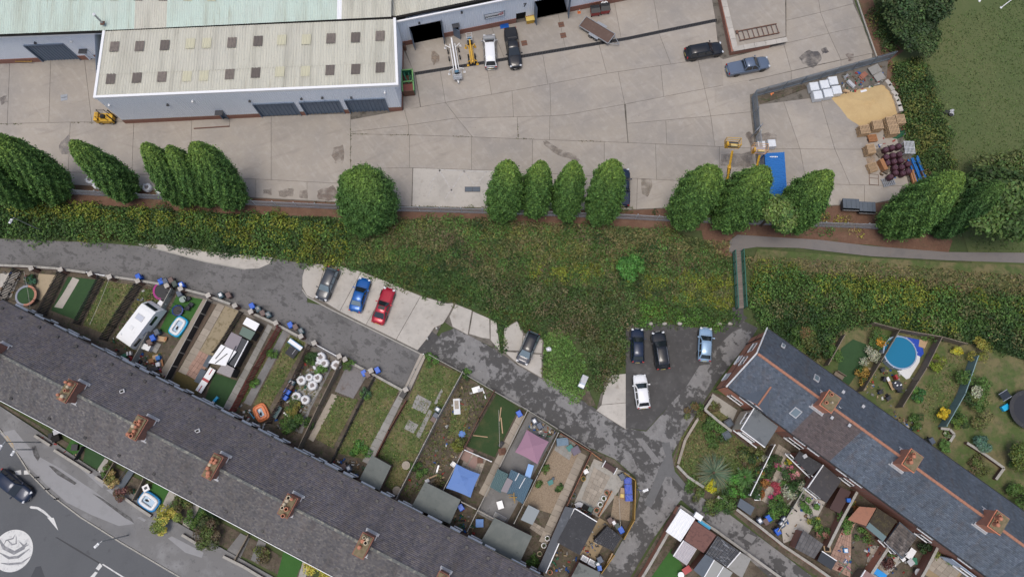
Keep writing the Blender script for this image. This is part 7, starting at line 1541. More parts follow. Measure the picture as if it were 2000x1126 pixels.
# ---- wheelie bins
BC = dict(blue=mat('bin_blue',(.01,.1,.52),.45),teal=mat('bin_teal',(.05,.09,.11),.5),brown=mat('bin_brown',(.13,.085,.075),.55),grey=mat('bin_grey',(.075,.095,.135),.5),green=mat('bin_green',(.04,.06,.05),.5))
BP = {}
def wbin(u,v,c,label,rz=.5,badge=False):
    p = P(u,v,1.0)
    if c not in BP:
        r = thing('wheelie_bin',label,'wheelie bin',(p.x,p.y,.03),rz,'household wheelie bins'); mb = MB(); mb.add([(-.22,-.26,.08),(.22,-.26,.08),(.22,.26,.08),(-.22,.26,.08),(-.28,-.34,.98),(.28,-.34,.98),(.28,.34,.98),(-.28,.34,.98)],[(3,2,1,0),(0,1,5,4),(1,2,6,5),(2,3,7,6),(3,0,4,7)]); mb.build('tub',BC[c],r,world=False)
        mb = MB(); mb.add([(-.31,-.4,.97),(.31,-.4,.97),(.31,.36,1.0),(-.31,.36,1.0),(-.26,-.32,1.06),(.26,-.32,1.06),(.27,.34,1.09),(-.27,.34,1.09)],[(0,1,5,4),(1,2,6,5),(2,3,7,6),(3,0,4,7),(4,5,6,7)]); mb.build('lid',BC[c],r,world=False)
        mb = MB(); mb.tube([(-.24,.42,1.02),(.24,.42,1.02)],.025,5); mb.build('handle',M_black,r,world=False)
        for x in (-.24,.24): mb = MB(); mb.tube([(x - .03,.3,.12),(x + .03,.3,.12)],.12,10); mb.build('wheel',M_rubber,r,world=False)
        BP[c] = r
    else: r = copy_tree(BP[c]); r.location = (p.x,p.y,.03); r['label'] = label; r.rotation_euler.z = rz
    if badge: bx(r,'sticker',(0,.02,1.1),(.34,.4,.012),M_white)
    return r
for a in ((270,540,'blue','blue bin behind the capped pillar near the caravan'),(314,549,'blue','blue bin at the west end of the bin row behind the pink trampoline'),(323,549,'grey','grey bin next to the blue one behind the pink trampoline'),(334,547,'brown','brown bin standing out in the lane by the pillars'),(341,554,'green','dark green bin beside the brown one in the lane'),(354,556,'blue','blue bin with a white top behind the turf corner',.5,True),(350,573,'grey','dark grey bin inside the turf corner'),(431,576,'teal','lone teal bin on the lane by the black panel fence',.5,True),(446,576,'brown','lone brown bin beside the teal one above the slab path'),(492,597,'blue','blue bin with rubbish on top above the sheds'),(504,603,'teal','teal bin between blue and brown above the sheds',.5,True),(513,611,'brown','brown bin between two teal bins above the sheds'),(524,614,'teal','teal bin at the east end of the bin cluster',.5,True),(567,634,'blue','blue bin on the verge east of the red-brown fence'),(577,638,'brown','brown bin on the verge east of the red-brown fence'),(588,646,'teal','teal bin with pale lid patch by the bin bags',.5,True),(737,722,'blue','blue bin on the lane by the cobbled patch'),(711,728,'blue','round-topped blue bin inside the cobbled patch'),(718,731,'brown','brown bin under the pillar in the cobbled patch'),(306,648,'grey','grey bin beside the caravan on the turf edge'),(298,659,'blue','deep blue bin on the slabs beside the caravan'),(292,668,'brown','brown bin between the blue bin and white cabinet'),(570,746,'teal','teal-lidded bin against the dark brown fence',1.0),(566,754,'brown','brown bin between teal and blue bins by the bags',1.0),(561,764,'blue','upper blue bin of the pair by the bulk bags',1.0),(556,775,'blue','lower blue bin of the pair by the bulk bags',1.0),(855,799,'teal','teal bin above the grey one along the concrete fence',1.0),(852,811,'grey','grey bin along the concrete fence by the stepping slabs',1.0),(847,819,'brown','brown bin lowest of three along the concrete fence',1.0),(672,910,'brown','brown bin at the foot of the long lawn'),(681,914,'grey','grey bin at the foot of the long lawn by the extension',.5,True),(1014,807,'blue','blue bin at the corner of the dark lawn'),(1044,822,'grey','grey bin by the wall above the pink gazebo',.5,True),(1054,831,'grey','dark grey bin against the wall above the pink gazebo'),(900,990,'blue','blue bin beside the large grey flat extension',.6),(1215,930,'grey','grey bin beside the blue tarpaulin bundle'),(1192,1016,'brown','westmost brown bin in the row behind the black shed',.5),(1199,1020,'brown','brown bin with a white patch behind the black shed',.5,True),(1206,1027,'green','green bin in the row behind the black shed'),(1213,1034,'blue','blue bin against the yellow fence corner'),(1172,1092,'grey','grey bin by the lower yellow fence'),(1168,1102,'teal','dark bin with the bright blue box on it'),(1484,1016,'grey','grey bin at the alley end of the rose garden',.6,True),(1501,1011,'blue','blue bin at the alley end of the rose garden'),(1496,1018,'brown','brown bin beside the blue one in the rose garden'),(1532,1014,'grey','upper of two grey bins with white stickers',.6,True),(1527,1023,'grey','lower of two grey bins with white stickers',.6,True),(1519,1037,'blue','blue bin below the stickered grey bins'),(1820,860,'grey','blue-grey bin tucked under the slate eave')): wbin(*a)
# ---- bulk bags in the garden
for i,(u,v) in enumerate(((626,697),(633,709),(620,714),(656,712),(588,742),(604,736),(620,737),(610,752),(578,774),(596,780))): bulk_bag(u,v,'white bulk bag of rubble ' + ['topmost in the garden by the dark brown fence','touching the topmost bag on its lower side','west of the pair at the top of the garden','half under the tall board fence','nearest the teal-lidded bin','small and slumped between two round bags','with an open curled rim in the middle','with dark slates in it below the middle group','upper of the last pair near the bush','lowest of all by the yellow bush'][i],'bulk bags of rubble in the garden',1.02 if i != 5 else .8)
# ---- roofs: sheds, garages, lean-tos
def shed(name,label,px,z,wallm,roofm,fall=0,corrug=0,cat='shed',edge=None):
    q = PP(px,z); c = sum(q,Vector()) / 4; r = thing(name,label,cat,(c.x,c.y,0)); MB().prism([(p.x,p.y) for p in inset(q,.12)],0,z - .1).build('wall',wallm,r)
    if corrug: mb = MB(); corr(mb,q[3],q[2],q[1],q[0],corrug,.05); mb.build('roof',roofm,r); MB().prism([(p.x,p.y) for p in inset(q,.04)],z - .1,z - .02).build('roof_board',wallm,r)
    else: MB().prism([(p.x,p.y) for p in q],z - .1,z).build('roof',roofm,r)
    mb = MB()
    for i in edge or (): mb.wall(q[i],q[(i + 1) % 4],.1,z - .12,z + .05)
    if edge: mb.build('edge_trim',M_fascia,r)
    return r
M_wroof = mat('white_sheet_roof',(.78,.79,.8),.4); M_trans = mat('translucent_sheet',(.42,.39,.41),.3,marks=[(2,.5,.7,(.32,.3,.32),.5)])
shed('garden_shed','small shed with bright white sheet roof by the lane bins',[(482,619),(507,632),(499,646),(474,632)],2.1,M_woodd,M_wroof); shed('garden_shed','grey-green felt roof shed below the small white roof',[(474,637),(499,648),(489,664),(467,652)],2.1,M_woodd,mat('green_felt',(.13,.18,.15),.85)); shed('garden_shed','mauve-grey felt roof shed above the big white roof',[(452,648),(473,658),(458,690),(438,672)],2.1,M_woodd,mat('mauve_felt',(.25,.225,.24),.85))
x = shed('garden_canopy','large ragged white sheet roof with dark battens',[(432,672),(462,686),(440,714),(407,708)],2.3,M_woodd,M_wroof,cat='canopy')
for a,b in (((440,677),(421,700)),((444,690),(420,709)),((461,675),(443,710))): A,B = P(*a,2.35),P(*b,2.35); mb = MB(); mb.tube([A,B],.05,4); mb.build('batten',M_dsteel,x)
shed('garden_canopy','pale patterned board at the foot of the white sheet roof',[(436,708),(458,719),(450,737),(423,726)],2.2,M_woodd,mat('pale_board',(.28,.26,.26),.8,marks=[(8,.5,.6,(.36,.34,.34),.6)]),cat='canopy'); x = shed('greenhouse','black glazed lean-to with pale frame beside the white roof',[(473,660),(485,665),(458,716),(446,710)],2.0,M_woodd,M_glass,cat='greenhouse',edge=(1,))
shed('rear_extension','smallest grey flat-roofed extension of the long terrace',[(726,888),(764,909),(741,957),(702,935)],2.7,M_brickd,M_felt,edge=(),cat='extension'); shed('rear_extension','largest grey-green flat-roofed extension with moss near its eave',[(830,940),(900,975),(879,1022),(804,988)],2.8,M_brickd,M_felt,cat='extension'); shed('rear_extension','third grey flat-roofed extension west of the gravel garden',[(966,1010),(1039,1046),(1014,1100),(936,1062)],2.8,M_brickd,M_felt,cat='extension'); shed('rear_extension','grey flat roof with dark stain at the bottom by the yellow fence',[(1131,1097),(1172,1117),(1160,1160),(1108,1140)],2.6,M_brick,mat('stained_felt',(.15,.16,.15),.85,marks=[(.6,.52,.58,(.08,.085,.08),.8)]),cat='extension')
shed('lean_to','long narrow blue-black lean-to roof along the brown fence',[(1104,988),(1122,992),(1066,1118),(1050,1112)],2.4,M_brickd,mat('blue_black_felt',(.05,.06,.075),.6,marks=[(2,.55,.7,(.12,.13,.15),.6)]),edge=(1,),cat='lean-to'); shed('lean_to','broad black felt roof with white gutter edge',[(1123,992),(1166,1018),(1132,1083),(1088,1058)],2.5,M_brickd,M_feltd,edge=(0,),cat='lean-to'); shed('garden_shed','black corrugated shed with pale end by the yellow fence',[(1186,1026),(1214,1048),(1197,1075),(1158,1056)],2.1,M_woodd,mat('black_sheet',(.03,.031,.036),.55,marks=[(4,.58,.68,(.2,.2,.21),.6)]),corrug=.22)
shed('garden_shed','pale grey felt roof shed with the pot plants beside it',[(1032,985),(1054,996),(1040,1024),(1017,1014)],2.0,M_wood,mat('pale_felt',(.26,.29,.3),.8)); shed('garden_shed','dull teal corrugated roof beside the blue sheets',[(972,915),(993,925),(978,962),(957,950)],2.2,M_wood,mat('teal_sheet',(.07,.13,.135),.5),corrug=.2)
x = shed('garden_canopy','blue corrugated canopy roof with pale glazing strips',[(998,916),(1041,936),(1021,983),(983,958)],2.2,M_woodd,mat('blue_sheet',(.06,.12,.17),.5),corrug=.2,cat='canopy')
for a,b in (((1014,923),(1006,938)),((1026,932),(1014,953))): mb = MB(); mb.tube([P(*a,2.3),P(*b,2.3)],.05,4); mb.build('glazing_bar',M_fascia,x)
shed('garden_shed','mottled mauve patch roof between teal and blue sheets',[(991,932),(1002,938),(990,962),(978,958)],2.35,M_wood,mat('mauve_felt',(0,0,0)))
shed('garage','corner garage with ribbed white metal roof',[(1329,992),(1358,1012),(1329,1057),(1300,1037)],2.4,M_brick,M_wroof,corrug=.42,cat='garage'); shed('garage','garage with speckled red-brown felt roof',[(1356,1015),(1399,1044),(1374,1079),(1336,1053)],2.4,M_brick,M_feltr,cat='garage'); shed('garage','garage with rippled black sheet roof',[(1401,1045),(1445,1076),(1419,1106),(1378,1080)],2.4,M_brick,mat('rippled_black',(.03,.033,.04),.3,bump=1,bscale=3,marks=[(3,.55,.66,(.25,.27,.3),.7,(.4,1.6,1),.6)]),corrug=.3,cat='garage')
x = shed('lean_to','translucent corrugated lean-to roof with white ribs',[(1335,1054),(1361,1071),(1341,1103),(1315,1085)],2.3,M_wood,M_trans,corrug=.3,cat='lean-to',edge=(3,)); shed('garage','narrow blue-grey flat garage roof',[(1378,1081),(1394,1091),(1374,1128),(1354,1112)],2.4,M_brick,M_feltb,cat='garage')
for i,(a,b,c_,d_) in enumerate((((1395,1092),(1412,1104),(1392,1136),(1374,1128)),((1413,1105),(1431,1117),(1412,1148),(1393,1137)))): shed('garage',['west pale grey garage roof panel with white seam','east pale grey garage roof panel at the bottom edge'][i],[a,b,c_,d_],2.4,M_brick,mat('pale_grey_roof',(.3,.305,.29),.7),edge=(3,),cat='garage')
x = shed('garage','garage roofed with plain concrete slabs',[(1446,1077),(1467,1090),(1449,1128),(1420,1107)],2.3,M_brick,M_slabg,cat='garage',edge=(3,)); x = shed('outhouse','outhouse with dark slab-tiled roof above the alley',[(1569,1034),(1608,1062),(1590,1090),(1553,1070)],2.3,M_brick,M_feltb,cat='outhouse')
q = PP([(1569,1034),(1608,1062),(1590,1090),(1553,1070)],2.3)
for i in range(6):
    for j in range(5):
        f = lambda s,t: q[0].lerp(q[1],s).lerp(q[3].lerp(q[2],s),t); w = inset([Vector((*f(i / 6,j / 5).xy,0)),Vector((*f((i + 1) / 6,j / 5).xy,0)),Vector((*f((i + 1) / 6,(j + 1) / 5).xy,0)),Vector((*f(i / 6,(j + 1) / 5).xy,0))],.015); mb = MB(); mb.prism([(p.x,p.y) for p in w],2.301,2.34 + random.uniform(0,.02)); mb.build('roof_slab',mat('dark_roof_slab',(.11,.105,.105),.8,vary=.2),x)
shed('greenhouse','dark glass roofed cold frame by the alley wall',[(1605,1075),(1634,1094),(1624,1112),(1596,1094)],1.8,M_woodb,M_glass,cat='greenhouse',edge=(0,)); shed('garden_shed','small grey flat shed at the corner of the rose garden',[(1446,972),(1474,990),(1466,1006),(1440,988)],1.9,M_wood,M_feltb); shed('garden_shed','shed with pink and teal roof at the bottom edge',[(1690,1112),(1716,1130),(1700,1150),(1672,1140)],1.9,M_wood,mat('pinkish_felt',(.25,.16,.15),.8),edge=(3,)); shed('pergola_roof','dark red-brown lean-to beside the blue buckets',[(1642,950),(1662,960),(1640,1002),(1620,992)],1.6,M_woodb,mat('dark_red_roof',(.06,.03,.028),.7),cat='lean-to')
x = thing('wall_extension','pale blue rendered bay under the blue slate eave','extension',P(1850,1080)); A,B = ER + dR * 31.4 + nR * 8.5,ER + dR * 40 + nR * 8.5; MB().wall(A,B,.1,0.02,2.6,-1).build('wall',mat('pale_blue_render',(.42,.5,.62),.8),x); window(x,A.lerp(B,.3) + nR * .1,dR,nR,2.2,1.1,1.5)
# ---- gazebos
def gazebo(label,px,z,m,apex=1.0,crown=None):
    q = PP(px,z); c = sum(q,Vector()) / 4; r = thing('gazebo',label,'gazebo',(c.x,c.y,0)); mb = MB(); t = Vector((c.x,c.y,z + apex)); n = 6; V = [t]; F = []
    for i in range(4):
        A,B = q[i],q[(i + 1) % 4]
        for k in range(n): s = k / n; p = A.lerp(B,s); p = p + (c - p) * (.05 * math.sin(math.pi * s)); V.append(Vector((p.x,p.y,z)))
    N = 4 * n; V += [Vector((p.x,p.y,z - .28)) for p in V[1:]]
    F += [(0,1 + i,1 + (i + 1) % N) for i in range(N)] + [(1 + i,1 + N + i,1 + N + (i + 1) % N,1 + (i + 1) % N) for i in range(N)]; mb.add(V,F); mb.build('canopy',m,r)
    for p in q: e = p + (c - p) * .04; MB().tube([(e.x,e.y,0),(e.x,e.y,z)],.04,6).build('pole',M_dsteel,r)
    if crown:
        k = [c + (p - c) * crown for p in q]; mb = MB(); mb.add([t + Vector((0,0,.12))] + [Vector((p.x,p.y,z + apex * (1 - crown) + .07)) for p in k],[(0,1,2),(0,2,3),(0,3,4),(0,4,1)]); mb.build('vent_canopy',m,r)
gazebo('square blue gazebo with a small vent canopy on top',[(891,905),(937,925),(919,971),(871,952)],2.2,mat('blue_canvas',(.14,.25,.55),.7,marks=[(.8,.5,.7,(.17,.28,.56),.5)]),.75,.3); gazebo('square dusty pink gazebo canopy',[(1029,838),(1072,862),(1050,906),(1006,882)],2.2,mat('pink_canvas',(.35,.2,.27),.7),.9)
# ---- pools and trampolines
def airpool(label,u,v,l,w,rz,mo,mi,mw):
    c = P(u,v,.4); r = thing('paddling_pool',label,'paddling pool',(c.x,c.y,.03),rz,None)
    def rr(l,w,n=28): return [(l / 2 * math.copysign(abs(math.cos(a)) ** .45,math.cos(a)),w / 2 * math.copysign(abs(math.sin(a)) ** .45,math.sin(a))) for a in np.linspace(0,2 * math.pi,n,endpoint=False)]
    for z,m,k in ((.14,mo,0),(.34,mo,0),(.5,mi,-.34)):
        mb = MB(); o = rr(l - .3 + k,w - .3 + k); n = len(o); V = []; F = []
        for i,(x,y) in enumerate(o):
            d = Vector((x / l,y / w,0)).normalized()
            for j in range(8): a = j * math.pi / 4; V.append((x + d.x * .22 * math.cos(a),y + d.y * .22 * math.cos(a),z + .14 * math.sin(a)))
        for i in range(n):
            for j in range(8): F.append((i * 8 + j,((i + 1) % n) * 8 + j,((i + 1) % n) * 8 + (j + 1) % 8,i * 8 + (j + 1) % 8))
        mb.add(V,F); mb.build('air_ring',m,r,world=False,smooth=True)
    mb = MB(); mb.add([(x,y,.36) for x,y in rr(l - .4,w - .4)],[tuple(range(28))]); mb.build('water',mw,r,world=False); q = random.Random(l)
    for i in range(3): bx(r,'float_toy',(q.uniform(-.2,.2) * l,q.uniform(-.1,.1) * w,.38),(.3,.2,.1),M_feltd if i else M_white)
M_cyan = mat('cyan_vinyl',(.02,.4,.68),.3); M_palew = mat('pale_pool_water',(.42,.55,.66),.1)
airpool('bright cyan and white paddling pool on the green turf',348,637,2.5,1.7,1.05,M_cyan,M_white,M_palew); airpool('orange paddling pool at the foot of the lawn',510,805,2.1,1.6,-1.05,mat('orange_vinyl',(.75,.24,.1),.4),mat('orange_vinyl',(0,0,0)),M_palew); airpool('blue and white paddling pool in the front garden turf',291,978,2.5,1.8,-.55,M_poolblue,M_white,M_palew)
def tramp(label,u,v,rad,z,rim_m,mat_m,rim2=None,net=True):
    c = P(u,v,z); r = thing('trampoline',label,'trampoline',(c.x,c.y,.03),.6); n = 32
    for k,m in ((0,rim_m),(1,rim2 or rim_m)):
        mb = MB(); V = []; F = []; a0 = k * math.pi + .9
        for i in range(17):
            a = a0 + i * math.pi / 16
            for rr_,zz in ((rad,z),(rad * .8,z + .03),(rad * .8,z - .04),(rad,z - .06)): V.append((rr_ * math.cos(a),rr_ * math.sin(a),zz))
        for i in range(16):
            for j in range(4): F.append((i * 4 + j,i * 4 + (j + 1) % 4,(i + 1) * 4 + (j + 1) % 4,(i + 1) * 4 + j))
        mb.add(V,F); mb.build('pad',m,r,world=False)
    mb = MB(); mb.add([(rad * .81 * math.cos(2 * math.pi * i / n),rad * .81 * math.sin(2 * math.pi * i / n),z - .02) for i in range(n)],[tuple(range(n))]); mb.build('bed',mat_m,r,world=False)
    for i in range(6):
        a = i * math.pi / 3; MB().tube([(rad * math.cos(a),rad * math.sin(a),0),(rad * math.cos(a),rad * math.sin(a),z + (1.5 if net else 0))],.03,5).build('leg',M_dsteel,r,world=False)
tramp('ring trampoline with half orange half grey pad',51,577,1.35,.75,mat('grey_pad',(.25,.27,.32),.6),M_turf2,mat('orange_pad',(.45,.2,.13),.6)); tramp('small dark blue netted trampoline on the turf',347,606,.72,.5,mat('navy_pad',(.01,.04,.22),.5),M_black,net=True); tramp('pink edged trampoline standing by the concrete fence',318,567,1.25,.8,mat('pink_pad',(.36,.03,.2),.5),M_black,M_black,net=True); tramp('big black trampoline at the edge of the east lawn',2010,800,2.4,.8,M_feltd,mat('black_mesh',(.02,.022,.03),.7),net=False)
c = P(1757,688,1.0); r = thing('swimming_pool','round above-ground swimming pool with turquoise water','swimming pool',(c.x,c.y,.05)); mb = MB(); n = 40
prof = [(2.05,0),(2.08,1.05),(1.93,1.07),(1.92,.2)]; mb.lathe((0,0,0),prof,n); mb.build('liner',mat('pool_wall',(.3,.38,.5),.4),r,world=False); mb = MB(); mb.add([(1.94 * math.cos(2 * math.pi * k / n),1.94 * math.sin(2 * math.pi * k / n),.98) for k in range(n)],[tuple(range(n))]); mb.build('water',M_water,r,world=False)
for k in range(12): a = 2 * math.pi * k / 12; MB().tube([(2.12 * math.cos(a),2.12 * math.sin(a),0),(2.12 * math.cos(a),2.12 * math.sin(a),1.08)],.04,5).build('upright',M_white,r,world=False)
sheet('ground_sheet',[(1778,714),(1789,692),(1797,696),(1796,706),(1776,738),(1770,740),(1752,724)],M_bag,.07); sheet('cardboard_sheet',[(1796,662),(1812,666),(1806,680),(1794,676)],M_woodn,.072)
# ---- small garden things, one table: name, label, category, px, rotation, list of (part, centre, size, material)
def T(name,label,cat,u,v,rz,parts,z=.03):
    c = P(u,v,.4); r = thing(name,label,cat,(c.x,c.y,z),rz)
    for p in parts: bx(r,*p)
    return r
def chairparts(m): return [('seat',(0,0,.42),(.5,.5,.06),m),('backrest',(0,.26,.7),(.5,.06,.55),m)] + [('leg',(x,y,.2),(.05,.05,.4),m) for x in (-.22,.22) for y in (-.22,.22)] + [('armrest',(x,0,.6),(.06,.5,.05),m) for x in (-.25,.25)]
M_rat = mat('black_rattan',(.03,.033,.045),.7)
for u,v,rz,m,t in ((1723,722,.4,M_rat,'black garden chair just below the round pool'),(1726,740,1.2,M_rat,'navy garden chair beside the narrow bench'),(1749,736,2.0,M_red,'red garden chair behind the round table'),(1719,765,.3,M_rat,'black garden chair in the lower pool garden'),(1734,777,.6,M_rat,'black garden chair nearest the low white rail'),(1755,762,3.1,M_rat,'black chair pushed under the round table'),(368,583,2.2,M_rat,'dark chair beside the round glass table'),(374,595,2.6,M_rat,'dark chair east of the small blue trampoline'),(367,602,2.9,M_rat,'dark chair against the small blue trampoline'),(886,906,.9,M_fascia,'white plastic chair by the blue gazebo'),(1144,920,.5,M_fascia,'white round-backed chair in the slab yard')): T('garden_chair',t,'chair',u,v,rz,chairparts(m))
def rtable(label,u,v,rad,m,h=.72):
    c = P(u,v,h); r = thing('garden_table',label,'table',(c.x,c.y,.03)); MB().lathe((0,0,h - .04),[(rad,0),(rad,.05)],24).build('tabletop',m,r,world=False); MB().lathe((0,0,0),[(.25,0),(.05,.06),(.05,h - .05)],8).build('pedestal',M_dsteel,r,world=False)
rtable('round pale glass table on the turf by the lane',357,584,.43,mat('frosted_table',(.28,.34,.31),.15)); rtable('round black table set with white things by the pool',1753,752,.58,M_rat); rtable('white round garden table on the weedy patio',793,908,.5,M_slab); rtable('round pale parasol base table by the small extension',775,957,.5,M_slab,.5); rtable('round grey table on the tan flags',1794,1117,.45,M_leadw); rtable('small white round table beside the red table',1330,1122,.36,M_wplastic)
for i,(u,v) in enumerate(((1748,747),(1752,752),(1759,751))): c = P(u,v,.75); o = setp(MB().box((c.x,c.y,.79),(.22,.14,.08),.6).build('table_item',M_wplastic),['white packet nearest the red chair on the black table','white packet in the middle of the black table','white packet on the east side of the black table'][i],'packet')
